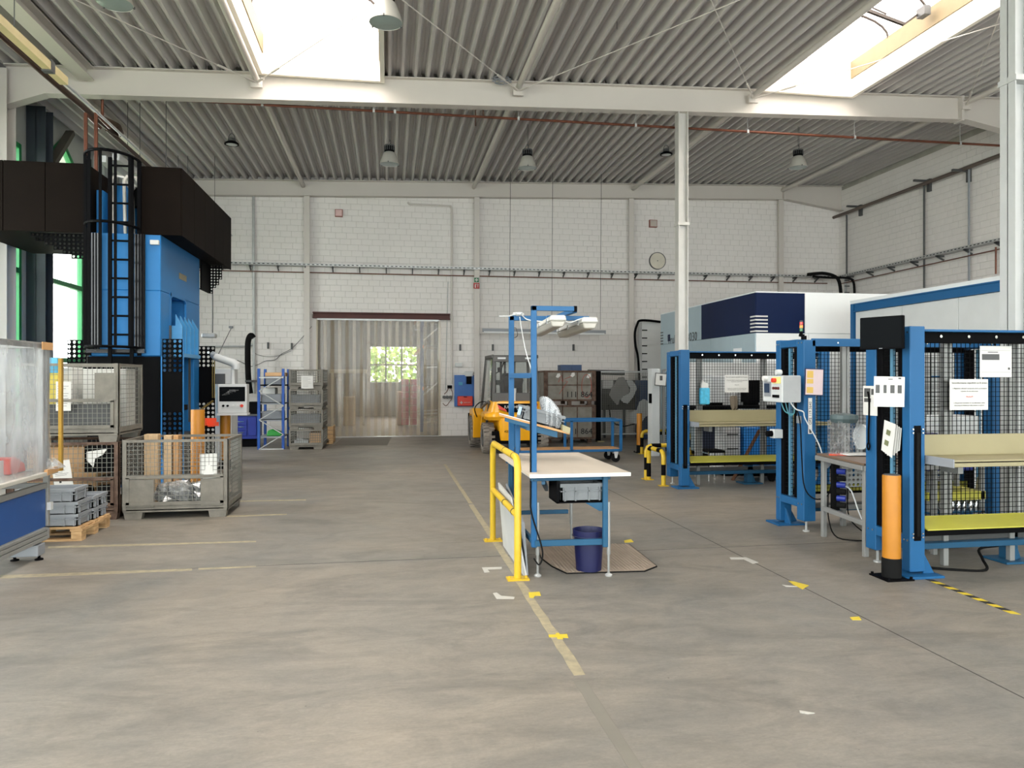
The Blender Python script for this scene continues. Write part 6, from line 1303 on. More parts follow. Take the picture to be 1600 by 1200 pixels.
# --- monitor on the nearest station
mo = T('monitor', 'black flat monitor mounted high on the nearest blue station', 'monitor', (4.2, 5.6, 1.9)); ang = radians(-24)
ml, mr = P(1345, 522, 5.75), P(1412.5, 515, 5.42)
d = (mr - ml); d.z = 0; W_ = d.length; d.normalize(); zc_ = (P(1345, 497, 5.75).z + P(1345, 547, 5.75).z) / 2; hm = P(1345, 497, 5.75).z - P(1345, 547, 5.75).z
MM = Matrix((d, Vector((-d.y, d.x, 0)), Vector((0, 0, 1)))).transposed(); cM = (ml + mr) / 2; cM.z = zc_ 
MB().obox(cM, (W_, .035, hm), MM).build('casing', M_black, mo, bev=.005); MB().obox(cM + MM @ Vector((0, -.019, .004)), (W_ - .016, .003, hm - .03), MM).build('screen', M_screen, mo)
MB().obox(cM + MM @ Vector((0, -.0205, -hm / 2 + .008)), (.03, .001, .006), MM).build('badge', M_grey, mo); MB().bar(cM + MM @ Vector((0, .02, 0)), (4.35, 5.62, zc_), .06, .08).build('mount_arm', M_black, mo)
# papers on nearest station
sheet('paper_sheet', 'white landscape sheet with four small dark pictures on the nearest station', P(1389.5, 612, 5.482), (1, 0, -.02), (.02, 0, 1), P(1414, 0, 5.48).x - P(1366, 0, 5.48).x, .25, lines=[(.05, .18, .45, .72), (.30, .40, .45, .72), (.52, .66, .45, .72), (.76, .90, .45, .72), (.45, .6, .9, .93), (.78, .88, .92, .97)], ink=M_dgrey)
sheet('paper_sheet', 'narrow white sheet behind a hanging lanyard on the rear column of the nearest station', PX(1359.5, 626, 4.272), (0, -1, 0), (0, 0, 1), .20, .265, lines=[(.1, .55, .62, .92), (.1, .6, .45, .58), (.6, .95, .7, .9)], ink=M_dgrey)
tag(MB().tube([PX(u, v, 4.262) for u, v in ((1356, 612), (1358, 625), (1358, 650), (1357, 672), (1357, 690))], .009, 6).tube([PX(u, v, 4.262) for u, v in ((1357, 690), (1355, 697), (1357, 703), (1359, 697), (1357, 690))], .007, 6).build('lanyard', M_black, smooth=True), 'black lanyard with a hook hanging over the narrow white sheet', 'lanyard')
bp = T('paper_bundle', 'tilted bundle of folded white papers hung above the nearest bollard', 'papers', P(1393, 718, 5.4))
for i in range(4):
    dx = i * .022; xx_ = 4.225 + i * .013; pl = [PX(1382 + i * 2, 656 + i * 3, xx_), PX(1400 + i * 3, 663 + i * 2, xx_), PX(1394 + i * 4, 716 - i * 4, xx_), PX(1377 + i * 3, 703 + i * 3, xx_)]; b = MB(); b.add(pl + [p + Vector((.002, .004, 0)) for p in pl], [(0, 1, 2, 3), (7, 6, 5, 4), (0, 4, 5, 1), (1, 5, 6, 2), (2, 6, 7, 3), (3, 7, 4, 0)]); b.build('page', M_paper, bp)
for (u, v) in ((1388, 676), (1385, 692)): p = PX(u, v, 4.223); MB().obox(p, (.002, .05, .045), Matrix.Rotation(.3, 3, 'X')).build('printed_picture', mat('olive_print', '#6E7350', .7), bp)
M_prt = mat('printed_text', '#3B3B3E', .8)
def notice(label, c, W_, H__, red=True):
    s_ = sheet('notice_sheet', label, c, (1, 0, 0), (0, 0, 1), W_, H__, cat='notice', bend=.003); c = Vector(c); y = Vector((0, -.007, 0)); k = W_ / .33
    for t_, dz, sz, m in (('Szczotkowanie wjazdów co 8 zmian', .38, .021, M_prt), ('1. Magnetów odkręcić szczypcami, które są dostępne', .20, .0135, M_prt), ('używane do szczotkowania.', .11, .0135, M_prt), ('Ważne!!!', -.07, .016, M_red if red else M_prt), ('2. Bezpieczne narzędzie do szczotkowania celów,', -.27, .0135, M_prt), ('dotyczących blokad po całej zmianie urządzeń.', -.35, .0135, M_prt)):
        text(t_, 'lettering', s_, m, c + y + Vector((0, 0, dz * H__)), sz * k * 1.0, (1, 0, 0), (0, 0, 1), .0004)
    return s_
notice('large Polish notice with red word in the middle on the nearest station mesh', P(1514, 616.5, 5.7), P(1544, 0, 5.7).x - P(1484, 0, 5.7).x, .27)
notice('small Polish notice on the mesh of the farthest station', P(1151, 599.5, 10.7), P(1169.5, 0, 10.7).x - P(1132.5, 0, 10.7).x, .27, False)
sheet('paper_sheet', 'white sheet with a dark photo at its upper left on the nearest station mesh', P(1556, 565, 5.7), (1, 0, 0), (0, 0, 1), .32, .275, lines=[(.06, .60, .55, .74), (.04, .96, .85, .856), (.04, .96, .16, .166), (.24, .56, .79, .815), (.87, .94, .24, .31)], ink=M_dgrey)
# --- small work table between the stations
wt_ = T('work_table', 'small wooden-topped table with grey aluminium legs between the middle and nearest stations', 'table', (4.75, 6.6, 0))
ct_ = [(4.44, 7.10), (4.32, 6.15), (5.1, 6.12), (5.3, 7.1)]
MB().prism(ct_, 'z', .85, .87).build('tabletop', mat('brown_worktop', '#6E5A4A', .35, var=.15), wt_, bev=.002)
b = MB(); 
for i in range(4): p, q = ct_[i], ct_[(i + 1) % 4]; b.bar((p[0], p[1], .825), (q[0], q[1], .825), .04, .045)
b.bar((4.48, 7.06, .3), (4.38, 6.2, .3), .035, .045).bar((4.48, 7.06, .3), (5.25, 7.06, .3), .035, .045); b.build('frame', M_alu, wt_, bev=.003)
for p in ((4.49, 7.05), (4.37, 6.2), (5.06, 6.17), (5.25, 7.05)): MB().box(p[0] - .022, p[0] + .022, p[1] - .022, p[1] + .022, 0, .83).build('leg', M_alu, wt_, bev=.003)
MB().prism([(4.5, .70), (4.62, .805), (4.5, .805)], 'y', 7.03, 7.07).build('corner_bracket', M_grey, wt_)
ov = T('clear_bin_tower', 'clear perforated plastic bin tower on the small work table', 'bin', (4.62, 6.95, .871)); MB().perf((4.50, 6.82, .90), (1, 0, 0), (0, 0, 1), 6, 8, .04, .012, .003).build('front_panel', M_clearp, ov); MB().perf((4.50, 7.0, .90), (1, 0, 0), (0, 0, 1), 6, 8, .04, .012, .003).build('rear_panel', M_clearp, ov); MB().box(4.5, 4.74, 6.82, 7.0, .872, .895).build('base', M_clearp, ov); MB().lathe([(0, 0), (.12, 0), (.14, .04), (.13, .08), (0, .1)], (4.63, 6.91, 1.2), 14).build('lid', mat('lid_green_grey', '#48585A', .5), ov)
gm = T('bench_grinder', 'grey and red bench grinder on the small work table', 'grinder', (4.95, 6.9, .871)); MB().cyl((4.85, 6.9, 1.05), (5.12, 6.9, 1.05), .12, 20).build('motor', M_grey, gm, smooth=True); MB().cyl((4.81, 6.9, 1.05), (4.85, 6.9, 1.05), .13, 20).build('wheel_guard', M_lgrey, gm, smooth=True); MB().box(4.88, 5.1, 6.85, 6.97, .871, .98).build('base', M_dgrey, gm); MB().box(4.86, 4.98, 6.775, 6.785, 1.0, 1.12).build('red_plate', M_red, gm)
tag(MB().prism([(4.48, 6.95), (4.62, 6.98), (4.62, 6.8), (4.42, 6.85)], 'z', .871, .878).build('red_folder', M_redor), 'orange-red folder at the corner of the small work table', 'folder'); tag(MB().prism([(4.55, 6.86), (4.85, 6.90), (4.88, 6.7), (4.56, 6.72)], 'z', .879, .893).build('paper_pile', M_paper), 'pile of white papers on the small work table', 'papers')
tag(MB().prism([(4.70, 6.62), (5.0, 6.62), (5.0, 6.4), (4.66, 6.4)], 'z', .871, .887).build('dark_tray', M_dgrey), 'flat dark tray on the small work table near the blue column', 'tray')
# perforated socket rail and blue parts below
pr_ = tag(MB().perf((4.62, 7.0, .52), (1, 0, 0), (0, 0, 1), 14, 4, .05, .017, .01).build('perforated_rail', M_galv), 'bright perforated metal rail under the small work table', 'rail')
bs = T('blue_connector_block', 'dark blue and black connector block hanging under the left side of the small table', 'connector block', (4.58, 7.0, .3)); b = MB(); 
for i in range(6): MB().cyl((4.60, 6.99, .34 + i * .07), (4.66, 6.93, .34 + i * .07), .03, 10).build('connector', M_navy if i % 2 else M_dark, bs)
MB().box(4.56, 4.64, 7.0, 7.04, .28, .8).build('backplate', M_dark, bs)
# --- things seen through the mesh
def cab(name, label, u0, v0, u1, v1, Y, d, m, drawers=0, hm=M_dgrey, cat='cabinet', z0=0.0):
    A, B = P(u0, v0, Y), P(u1, v1, Y); o = T(name, label, cat, ((A.x + B.x) / 2, Y + d / 2, z0)); MB().box(A.x, B.x, Y, Y + d, z0 + .05, A.z).build('body', m, o, bev=.008)
    MB().box(A.x + .03, B.x - .03, Y + .03, Y + d - .03, z0, z0 + .05).build('plinth', M_black, o); hh_ = (A.z - z0 - .1) / max(1, drawers)
    for i in range(drawers):
        z = z0 + .07 + i * hh_; dr = MB().box(A.x + .02, B.x - .02, Y - .015, Y, z, z + hh_ - .02).build('drawer', m, o, bev=.004); MB().box((A.x + B.x) / 2 - .1, (A.x + B.x) / 2 + .1, Y - .025, Y - .015, z + hh_ * .6, z + hh_ * .6 + .02).build('handle', hm, dr)
    return o
cab('drawer_cabinet', 'pale grey drawer cabinet seen through the mesh of the farthest station', 1131, 668, 1157, 712, 11.7, .6, M_lgrey, 3)
cab('blue_tool_cabinet', 'bright blue cabinet seen through the mesh beside the pale grey drawer cabinet', 1166, 668, 1226, 712, 11.6, .6, mat('bright_blue_cabinet', '#2C82CE', .4), 1)
bn = T('back_bench', 'dark bench with black top behind the farthest station', 'bench', (5.6, 11.9, 0)); A, B = P(1080, 634, 11.9), P(1234, 634, 11.9); MB().box(A.x, B.x, 11.7, 12.25, A.z - .05, A.z).build('top', M_black, bn); MB().box(A.x, B.x, 12.2, 12.25, A.z, A.z + .75).build('back_panel', M_lgrey, bn)
for x in (A.x + .03, B.x - .03): MB().box(x - .025, x + .025, 11.72, 11.77, 0, A.z - .05).build('leg', M_galv, bn)
MB().box(A.x, A.x + .9, 12.0, 12.2, A.z - .35, A.z - .05).build('drawer_box', M_dark, bn)
cab('white_monitor_box', 'off-white appliance on the bench behind the small Polish notice', 1110, 587, 1133, 618, 11.9, .3, M_offw, 0, cat='appliance', z0=A.z + 0.0)
cab('black_display_box', 'black appliance on the bench right of the small Polish notice', 1170, 594, 1189, 614, 11.9, .3, M_black, 0, cat='appliance', z0=A.z + 0.0)
wy = T('wipes_packet', 'blue packet with white tissue on top hung on the mesh of the farthest station', 'packet', P(1101, 632, 10.72)); A, B = P(1094, 606, 10.68), P(1108.5, 632, 10.68); MB().box(A.x, B.x, 10.65, 10.73, B.z, A.z).build('packet', mat('packet_blue', '#4DB4D9', .35, var=.25, scale=20), wy, bev=.015); MB().prism([(A.x + .02, A.z), (B.x - .02, A.z), (B.x - .03, A.z + .07), (A.x + .07, A.z + .08), (A.x + .04, A.z + .12), (A.x + .02, A.z + .05)], 'y', 10.67, 10.71).build('tissue', M_paper, wy)
gl = T('work_gloves', 'pair of brown work gloves hung on the mesh of the farthest station', 'gloves', P(1147, 640, 10.6)); 
for i, (u, dx) in enumerate(((1144, 0), (1151, .0))): MB().prism([(P(u + a, v, 10.6).x, P(u + a, v, 10.6).z) for a, v in ((-3, 619), (2, 618), (4, 628), (3, 638), (0, 641), (-2, 634), (-3.5, 626))], 'y', 10.58 + i * .05, 10.62 + i * .05).build('glove', mat('glove_brown', '#6B6154', .8), gl, bev=.008)
tag(MB().bar(P(1187, 672, 11.0), Fl(1145, 750), .10, .045).build('leaning_plank', mat('brown_plank', '#7A4F35', .7, var=.25, aniso=(1, 1, 6))), 'brown wooden plank leaning inside the farthest station', 'plank')
chh = T('folding_chair', 'dark chair with silver legs behind the farthest station', 'chair', P(1108, 710, 11.5)); A, B = P(1096, 678, 11.5), P(1120, 690, 11.5); MB().box(A.x, B.x, 11.2, 11.6, .45, .49).build('seat', M_dark, chh); MB().box(A.x, B.x, 11.58, 11.62, .49, .95).build('backrest', mat('chair_navy', '#1C2438', .6), chh)
for x in (A.x, B.x):
    for y in (11.22, 11.58): MB().cyl((x, y, .0), (x, y, .47), .012, 8).build('leg', M_chrome, chh)
cwh = T('dark_wheel_truck', 'low dark hand truck with black wheels under the farthest station', 'hand truck', P(1205, 745, 11.2)); q = Fl(1203, 752); MB().cyl((q.x, q.y, .09), (q.x + .05, q.y, .09), .09, 16).build('wheel', M_dark, cwh); MB().box(q.x - .3, q.x + .3, q.y + .05, q.y + .5, .15, .2).build('platform', M_dgrey, cwh); MB().cyl((q.x - .3, q.y + .2, .09), (q.x - .25, q.y + .2, .09), .09, 16).build('wheel', M_dark, cwh)
# things behind the nearest station
cab('white_cabinet', 'white cabinet with blue handles behind the mesh of the nearest station', 1440, 555, 1490, 760, 8.2, .5, M_offw, 3, hm=M_blue)
cab('grey_cabinet', 'grey cabinet behind the large Polish notice', 1495, 590, 1543, 760, 8.2, .5, M_lgrey, 2)
tag(MB().box(*[P(1481, 0, 6.3).x, P(1531, 0, 6.3).x, 6.3, 6.6, P(1500, 690, 6.3).z, P(1500, 650, 6.3).z]).build('white_box', M_offw, bev=.01), 'white box standing behind the mesh just above the cream tray', 'box')
q = T('box_stand', 'aluminium stand carrying boxes inside the nearest station', 'stand', (P(1500, 0, 6.4).x, 6.45, 0)); za = P(1500, 690, 6.3).z; MB().box(P(1450, 0, 6.3).x, P(1540, 0, 6.3).x, 6.28, 6.7, za - .04, za).build('top', M_dark, q)
for u in (1455, 1536):
    x = P(u, 0, 6.3).x; MB().box(x - .02, x + .02, 6.3, 6.34, 0, za - .04).build('leg', M_alu, q); MB().box(x - .02, x + .02, 6.62, 6.66, 0, za - .04).build('leg', M_alu, q)
zb2 = P(1500, 735, 6.3).z; MB().box(P(1450, 0, 6.3).x, P(1520, 0, 6.3).x, 6.3, 6.7, zb2, zb2 + .1).build('blue_drawer', M_navy, q)
zb3 = P(1500, 778, 6.3).z; MB().box(P(1450, 0, 6.3).x, P(1540, 0, 6.3).x, 6.3, 6.7, zb3 - .02, zb3 + .06).build('yellow_tray', M_lime, q)
tag(MB().cyl((P(1529, 0, 6.35).x, 6.35, zb3 + .06), (P(1529, 0, 6.35).x, 6.35, zb3 + .19), .03, 12, r2=.012).build('spray_bottle', M_cream, smooth=True), 'small cream bottle on the yellow tray inside the nearest station', 'bottle')
for i in range(9): tag(MB().lathe([(0, 0), (.022, 0), (.022, .07), (.015, .09), (0, .09)], (P(1452 + i * 9.5, 0, 6.35).x, 6.37, zb3 - .13), 10).build('clear_vial', M_chrome, smooth=True), ['first', 'second', 'third', 'fourth', 'fifth', 'sixth', 'seventh', 'eighth', 'last'][i] + ' small shiny part from the left in the row under the yellow tray', 'part', 'shiny parts under the yellow tray')
MB().box(P(1450, 0, 6.3).x, P(1540, 0, 6.3).x, 6.3, 6.7, zb3 - .15, zb3 - .13).build('lower_shelf', M_blued, q)
tag(MB().box(P(1447, 0, 6.2).x, P(1472, 0, 6.2).x, 6.25, 6.5, za, za + .09).build('navy_tray', mat('tray_navy', '#1E2350', .5), bev=.006), 'navy tray on the stand just right of the nearest blue column', 'tray')
tag(MB().tube([Vector((4.55, 5.75, .012)), Vector((4.8, 5.6, .012)), Vector((5.05, 5.55, .012)), Vector((5.2, 5.75, .05)), Vector((5.35, 5.95, .09)), Vector((5.6, 6.0, .1)), Vector((6.2, 6.1, .12))], .012, 6).build('floor_cable', M_dark, smooth=True), 'thick dark cable lying on the floor under the nearest station', 'cable')
# --- laser cutting machine enclosure
LX, LY, LZ = 6.50, 12.3, None
A = P(1181, 457, LY); LX = A.x; LZ = A.z
lm = T('laser_cutting_machine', 'large white and navy laser cutting machine enclosure behind the blue stations', 'machine', (LX + 1.8, 14.6, 0))
XE = 10.6; YE = PX(1033, 490, LX).y
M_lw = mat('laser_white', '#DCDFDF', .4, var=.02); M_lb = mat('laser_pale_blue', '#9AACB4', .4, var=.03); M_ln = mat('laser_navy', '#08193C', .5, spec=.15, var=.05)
z1 = P(1181, 520, LY).z
MB().box(LX + .01, XE, LY + .01, YE, .1, LZ - .01).build('body', M_lb, lm); MB().box(LX + .1, XE - .1, LY + .1, YE - .1, 0, .1).build('plinth', M_dark, lm)
xn = P(1257, 0, LY).x; yn = PX(1096.5, 0, LX).y
def fpan(xa, xb, za, zb_, m, nm='front_panel'): return MB().box(xa + .004, xb - .004, LY - .012, LY + .012, za, zb_).build(nm, m, lm, bev=.004)
def span(ya, yb, za, zb_, m, nm='side_panel'): return MB().box(LX - .012, LX + .012, ya + .004, yb - .004, za, zb_).build(nm, m, lm, bev=.004)
fpan(LX, xn, z1, LZ, M_ln); fpan(xn, XE, z1, LZ, M_lw); 
e = (XE - LX) / 4
for i in range(4): fpan(LX + i * e, LX + (i + 1) * e, .1, z1 - .006, M_lw)
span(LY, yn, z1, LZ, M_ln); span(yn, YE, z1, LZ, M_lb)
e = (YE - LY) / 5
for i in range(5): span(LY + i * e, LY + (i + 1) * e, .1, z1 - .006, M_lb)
MB().box(LX - .01, XE, LY - .01, YE, LZ - .0, LZ + .02).build('top_edge', M_lw, lm)
for i in range(5):
    z = P(1181, 493 + i * 5.6 + (i == 4) * .8, LY).z; h_ = .026
    MB().box(LX - .016, P(1199, 0, LY).x, LY - .018, LY - .012, z - h_, z).box(LX - .018, LX - .012, LY - .018, PX(1173.5, 0, LX).y, z - h_, z).build('logo_stripe', M_paper, lm)
    zz = PX(1034, 519 + i * 4.4, LX).z; MB().box(LX - .018, LX - .012, PX(1037, 0, LX).y, YE - .01, zz - .03, zz).build('logo_stripe', M_dgrey, lm)
q0, q1 = PX(1044.5, 523, LX), PX(1048, 533, LX); MB().box(LX - .018, LX - .012, q1.y, q0.y, q1.z, q0.z).build('logo_block', M_ln, lm)
qc = PX(1066, 530, LX); text('TruLaser  3030', 'lettering', lm, M_dgrey, (LX - .016, qc.y, PX(1066, 529, LX).z), .27, (0, -1, 0), (0, 0, 1), .002)
MB().box(LX - .016, LX - .012, PX(1160, 0, LX).y, PX(1147, 0, LX).y, .3, z1 - .25).build('door_seam', M_lw, lm, bev=.002)
# white guard post with a framed sheet beside the laser machine
wp_ = T('white_guard_post', 'white guard post with a framed instruction tablet beside the far barriers', 'post', P(1026, 705, 15)); A, B = P(1018.5, 576, 15.0), P(1031, 576, 15.0); MB().box(A.x, B.x, 15.0, 15.25, 0, A.z).build('post', M_offw, wp_, bev=.006); MB().box(A.x - .05, A.x, 15.0, 15.06, P(1020, 630, 15).z, P(1020, 615, 15).z).build('switch', M_black, wp_)
b = MB().bar((B.x + .12, 15.1, .1), (B.x + .12, 15.1, A.z - .02), .05).bar((B.x + .12, 15.1, A.z - .03), (6.44, 15.1, A.z - .03), .05).bar((B.x + .1, 15.1, .6), (6.44, 15.1, .6), .04); b.build('door_frame', M_alu, wp_)
MB().grid((B.x + .12, 15.12, .1), (1, 0, 0), (0, 0, 1), 6.43 - B.x - .12, A.z - .15, 8, 40, .006).build('wire_mesh', M_mesh, wp_, kind='stuff')
A, B = P(1024, 583, 14.9), P(1042, 603, 14.9); MB().obox(((A.x + B.x) / 2, 14.92, (A.z + B.z) / 2), (B.x - A.x, .02, A.z - B.z), Matrix.Rotation(.08, 3, 'Y')).build('tablet_frame', M_dgrey, wp_); MB().obox(((A.x + B.x) / 2 - .005, 14.905, (A.z + B.z) / 2), (B.x - A.x - .03, .01, A.z - B.z - .03), Matrix.Rotation(.08, 3, 'Y')).build('tablet_sheet', M_paper, wp_)
MB().box((A.x + B.x) / 2 - .03, (A.x + B.x) / 2 + .03, 14.895, 14.9, (A.z + B.z) / 2 - .02, (A.z + B.z) / 2 + .08).build('printed_picture', M_dgrey, wp_)
# --- grey machine enclosure with blue trim
gx = 7.8; gy1 = PX(1332, 0, gx).y; gz = 2.98; gy0 = 7.9
gm_ = T('grey_machine_enclosure', 'tall pale grey machine enclosure with a blue top beam behind the monitor', 'machine', (gx + 1.2, (gy0 + gy1) / 2, 0))
MB().box(gx + .02, gx + 2.6, gy0, gy1, .05, gz - .16).build('body', M_lgrey, gm_); MB().box(gx + .1, gx + 2.5, gy0 + .1, gy1 - .1, 0, .05).build('plinth', M_dark, gm_)
MB().box(gx - .03, gx + 2.6, gy0 - .05, gy1 + .02, gz - .06, gz).build('top_cover', M_lw, gm_)
b = MB().box(gx - .03, gx + .02, gy0, gy1 - .1, gz - .2, gz - .06).box(gx - .05, gx - .03, gy0, gy1 - .1, gz - .08, gz - .06).box(gx - .05, gx - .03, gy0, gy1 - .1, gz - .2, gz - .185); b.build('blue_beam', M_blue, gm_)
MB().box(gx - .04, gx + .03, gy1 - .08, gy1, 0, gz - .06).build('corner_profile', M_blue, gm_); n = 3; e = (gy1 - .1 - gy0) / n
for i in range(n): MB().box(gx - .012, gx + .02, gy0 + i * e + .004, gy0 + (i + 1) * e - .004, .1, gz - .205).build('side_panel', M_lgrey, gm_, bev=.004)
# ================================================================ CEILING ITEMS
def bell(label, c, s_=1.0):
    o = T('high_bay_lamp', label, 'lamp', c, 'bell-shaped high bay lamps'); M_al = mat('brushed_reflector', '#B5B3AB', .4, .25, var=.06)
    MB().lathe([(.115, .30), (.15, .27), (.19, .16), (.235, .03), (.24, 0), (.235, .0), (.185, .15), (.145, .26), (.11, .29)], (0, 0, 0), 28).build('reflector', M_al, o, smooth=True, off=Z0)
    MB().lathe([(0, -.012), (.12, -.01), (.232, .005), (.232, .01), (0, .0)], (0, 0, 0), 28).build('glass', mat('lamp_glass', '#8E9A98', .15, var=.05), o, smooth=True, off=Z0)
    MB().lathe([(.12, .29), (.125, .33), (.125, .43), (.09, .46), (0, .46)], (0, 0, 0), 20).build('ballast_housing', M_black, o, smooth=True, off=Z0)
    b = MB()
    for k in range(9): b.cyl((-.13 + 0, 0, 0), (-.13, 0, 0), 0.0001, 3) if 0 else None
    for k in range(16): a = 2 * pi * k / 16; b.box(.125 * cos(a) - .006, .125 * cos(a) + .006, .125 * sin(a) - .006, .125 * sin(a) + .006, .34, .44)
    b.lathe([(.13, .44), (.13, .47), (0, .50)], (0, 0, 0), 18); b.build('cooling_ribs', M_dgrey, o, off=Z0)
    for k in range(3): a = 2 * pi * k / 3 + .4; MB().obox((.24 * cos(a), .24 * sin(a), .005), (.03, .02, .03), Matrix.Rotation(a, 3, 'Z')).build('clip', M_dgrey, o, off=Z0)
    zt3 = (zr(c[0]) - c[2]) / s_; MB().tube([(0, 0, .48), (.03, 0, .55), (0, 0, .62)], .008, 6).cyl((-.0, 0, .55), (0, 0, zt3), .006, 6).cyl((.03, 0, .5), (.03, 0, zt3), .005, 6).build('suspension', M_dgrey, o, off=Z0)
    o.scale = (s_, s_, s_); return o
def at(u, v, Y): return P(u, v, Y)
# near bell: opening ~50 px wide
bell('large bell lamp at the top of the picture beside the left rooflight', at(603, 36, 10.2), .95)
bell('bell lamp in the far bay under the ridge lines above the strip curtain', at(608.5, 257, 16.2), .88); bell('bell lamp in the far bay to the right of the middle strut', at(824, 263, 16.2), .88); bell('bell lamp in the far bay nearest the right wall', at(1247, 262, 15.9), .88)
bell('bell lamp cut by the top edge left of the left rooflight', at(179, 6, 10.4), .95)
def disc(label, c, s_=1.0):
    o = T('led_disc_lamp', label, 'lamp', c, 'round black LED high bay lamps')
    MB().lathe([(.0, .07), (.09, .07), (.12, .05), (.15, .03), (.155, 0), (.12, -.005), (.12, .0), (0, .0)], (0, 0, 0), 26).build('rim', M_black, o, smooth=True, off=Z0)
    MB().lathe([(0, -.012), (.08, -.008), (.118, 0)], (0, 0, 0), 24).build('lens', M_offw, o, smooth=True, off=Z0)
    MB().lathe([(.07, .07), (.07, .14), (0, .15)], (0, 0, 0), 14).build('driver', M_dgrey, o, off=Z0)
    b = MB().tube([(-.08, 0, .07), (-.05, 0, .2), (0, 0, .24), (.05, 0, .2), (.08, 0, .07)], .008, 6).cyl((0, 0, .24), (0, 0, zr(c[0]) - c[2]), .005, 6); b.build('hanger', M_dgrey, o, off=Z0); o.scale = (s_, s_, s_); return o
disc('round black LED lamp high on the left of the far bay', at(362, 226, 17.0)); disc('round black LED lamp in the far bay left of the steel post', at(1041, 242, 17.4)); disc('round black LED lamp cut by the top edge in the middle', at(964, 4, 11.6)); disc('round black LED lamp beside the right rooflight edge', at(1312, 21, 12.6))
# copper pipes
def cpipe(pts, r, label, m=M_copper): return tag(MB().tube(pts, r, 8).build('copper_pipe', m, smooth=True), label, 'pipe')
ya = 14.1; e0 = P(158, 150, ya); cpm = cpipe([P(160, 184, ya), P(160, 154, ya), P(163, 150, ya), P(1562, 227.5, ya)], .026, 'long brown copper pipe running across the hall under the near roof beam')
for u in (410, 584, 617, 810, 993, 1168, 1335, 1500):
    v = 150 + (u - 163) * 77.5 / 1399; p = P(u, v, ya); MB().cyl(p, (p.x, ya, zr(p.x) + .1), .006, 5).bar((p.x - .02, ya, p.z), (p.x + .02, ya, p.z), .065).build('hanger', M_galv, cpm)
q = P(749, 183, ya); tag(MB().tube([P(743, 197, ya), P(743, 182, ya)] + [P(743 + 6 - 6 * cos(a), 173 - 5 * sin(a), ya) for a in [pi * k / 6 for k in range(7)]] + [P(755, 183, ya)], .016, 8).build('pipe_bend', mat('dark_copper', '#4E3A30', .5, .4), smooth=True), 'small inverted U-bend branching from the long copper pipe', 'pipe')
xz = P(150, 185, 13.5).x; zz = P(150, 185, 13.5).z
cpipe([Vector((xz, 3.0, zz)), Vector((xz, 13.4, zz)), Vector((xz + .25, 13.8, zz - .02)), P(158, 184, ya)], .05, 'thick dark copper pipe running from the top left corner to the press', mat('dark_copper', '', .5))
cpipe([Vector((xz, 14.0, zz - .02)), Vector((xz, 20.8, zz - .02))], .04, 'thinner copper pipe continuing along the left bay to the back wall', mat('dark_copper', '', .5))
for u, l_ in ((134, 'left'), (150, 'right')): p, q = P(u, 178, 12.9), P(u, 240, 12.9); q.z = 4.95; cpipe([p + Vector((0, .6, -.02)), p, q, q + Vector((.06, -.1, -.06))], .03, l_ + ' of the two bright copper drops above the caged ladder')
xb_, zb4 = P(100, 128, 10.5).x, P(100, 128, 10.5).z
bu = T('yellow_busbar', 'pale yellow ceiling busbar running from the top left corner', 'busbar', (xb_, 7, zb4)); MB().box(xb_ - .05, xb_ + .05, 3, 10.5, zb4 - .04, zb4 + .06).build('rail', mat('busbar_cream', '#C8B98A', .5), bu); MB().box(xb_ - .06, xb_ + .06, 10.0, 10.1, zb4 - .06, zb4 + .08).build('joint_clamp', M_dgrey, bu); MB().cyl((xb_, 10.5, zb4), (xb_, 21.0, zb4), .02, 8).build('conduit', M_galv, bu)
for y in (6, 9.2, 15, 19): MB().cyl((xb_, y, zb4), (xb_, y, zr(xb_)), .006, 5).build('hanger', M_dgrey, bu)
# paired grey tubes sloping above the press, seen through the cage
for i in range(2):
    A = P(160 + i * 21, 248 - i * 3, 14.2); e_ = Vector((A.x, 20.9, A.z)); o = T('cable_duct', ['left', 'right'][i] + ' pale cable duct running deep behind the ladder cage', 'cable duct', (A.x, 17.5, A.z)); MB().box(A.x - .06, A.x + .06, 14.2, 20.9, A.z - .06, A.z + .06).build('duct', M_lgrey, o)
    for y in (15.5, 19): MB().cyl((A.x, y, A.z + .06), (A.x, y, zr(A.x) + .05), .006, 5).build('hanger', M_dgrey, o)
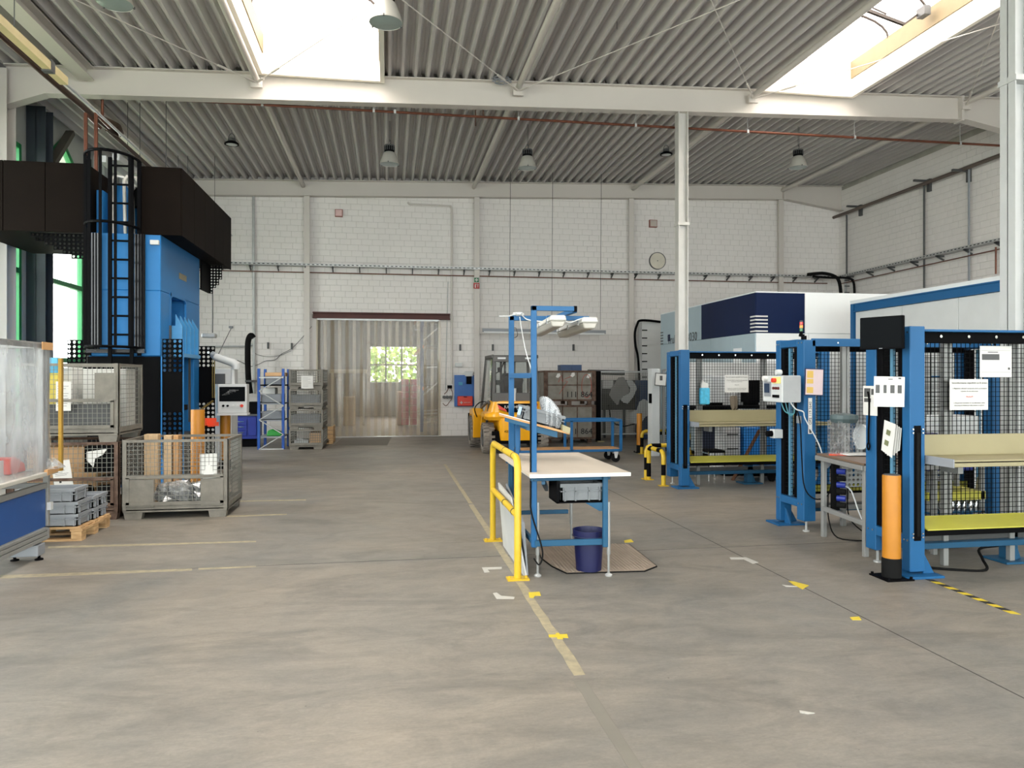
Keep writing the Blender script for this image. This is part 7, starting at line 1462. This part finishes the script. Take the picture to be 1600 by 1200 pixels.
# right wall pipe and brackets
tag(MB().tube([PX(1297, 342, 13.9), PX(1562, 243, 13.9) + Vector((0, 0, 0)), Vector((13.9, 9, PX(1562, 243, 13.9).z + .0))], .05, 8).build('wall_pipe', mat('wall_pipe_brown', '#5E524A', .5), smooth=True), 'thick brown pipe running along the upper right wall', 'pipe')
for u, vt, vb, lab in ((1323, 336, 430, 'left'), (1444, 290, 450, 'middle'), (1514, 265, 440, 'right')):
    tag(MB().tube([PX(u, vt, 14.0), PX(u, vb, 14.0)], .028, 6).build('wall_conduit', M_dgrey if u != 1514 else M_grey, smooth=True), lab + ' vertical conduit on the right wall', 'conduit')
for u, v, lab in ((1335, 324, 'left'), (1441, 284, 'middle'), (1502, 268, 'right')):
    p = PX(u, v, 13.85); o = T('pipe_bracket', lab + ' steel bracket holding the brown pipe on the right wall', 'bracket', p); MB().box(13.6, 14.1, p.y - .03, p.y + .03, p.z, p.z + .05).build('arm', M_dgrey, o); MB().box(14.02, 14.1, p.y - .05, p.y + .05, p.z - .25, p.z + .08).build('plate', M_dgrey, o)
cpipe([PX(1556, 386, 13.95), PX(1556, 405, 13.95), PX(1556, 428, 13.95)], .02, 'short copper drop with a valve on the right wall')
# ladder rack and black hoses in the right corner
lr = T('cable_ladder', 'vertical cable ladder with black hoses in the far right corner', 'cable ladder', P(1330, 460, 20.9)); 
for u in (1322, 1333, 1346): A = P(u, 0, 20.8).x; MB().box(A - .03, A + .03, 20.8, 20.85, 0.0, P(u, 434, 20.8).z).build('rail', M_galv if u < 1340 else M_grey, lr)
for v in (438, 447, 457): q = P(1320, v, 20.78); MB().box(q.x, P(1347, 0, 20.8).x, 20.76, 20.8, q.z - .015, q.z + .015).build('rung', M_dgrey, lr)
tag(MB().tube([P(u, v, 20.4) for u, v in ((1262, 429), (1285, 427), (1303, 431), (1311, 440), (1314, 462), (1314, 500))], .05, 8).tube([P(u, v, 20.4) for u, v in ((1270, 432), (1300, 434), (1320, 434), (1332, 438), (1335, 455), (1335, 500))], .035, 8).build('black_conduit_hose', M_dark, smooth=True), 'black conduit hoses bending down in the far right corner', 'hose')
# cable coil on top of the near beam
tag(MB().tube([P(784 + 13 * cos(a) + 3 * sin(5 * a), 125 + 4 * sin(a) + 3 * sin(2.3 * a), 13.74) for a in [2 * pi * k * 3 / 60 for k in range(60)]], .01, 5).build('cable_coil', M_grey, smooth=True), 'grey cable coil lying at the top of the near roof beam', 'cable')
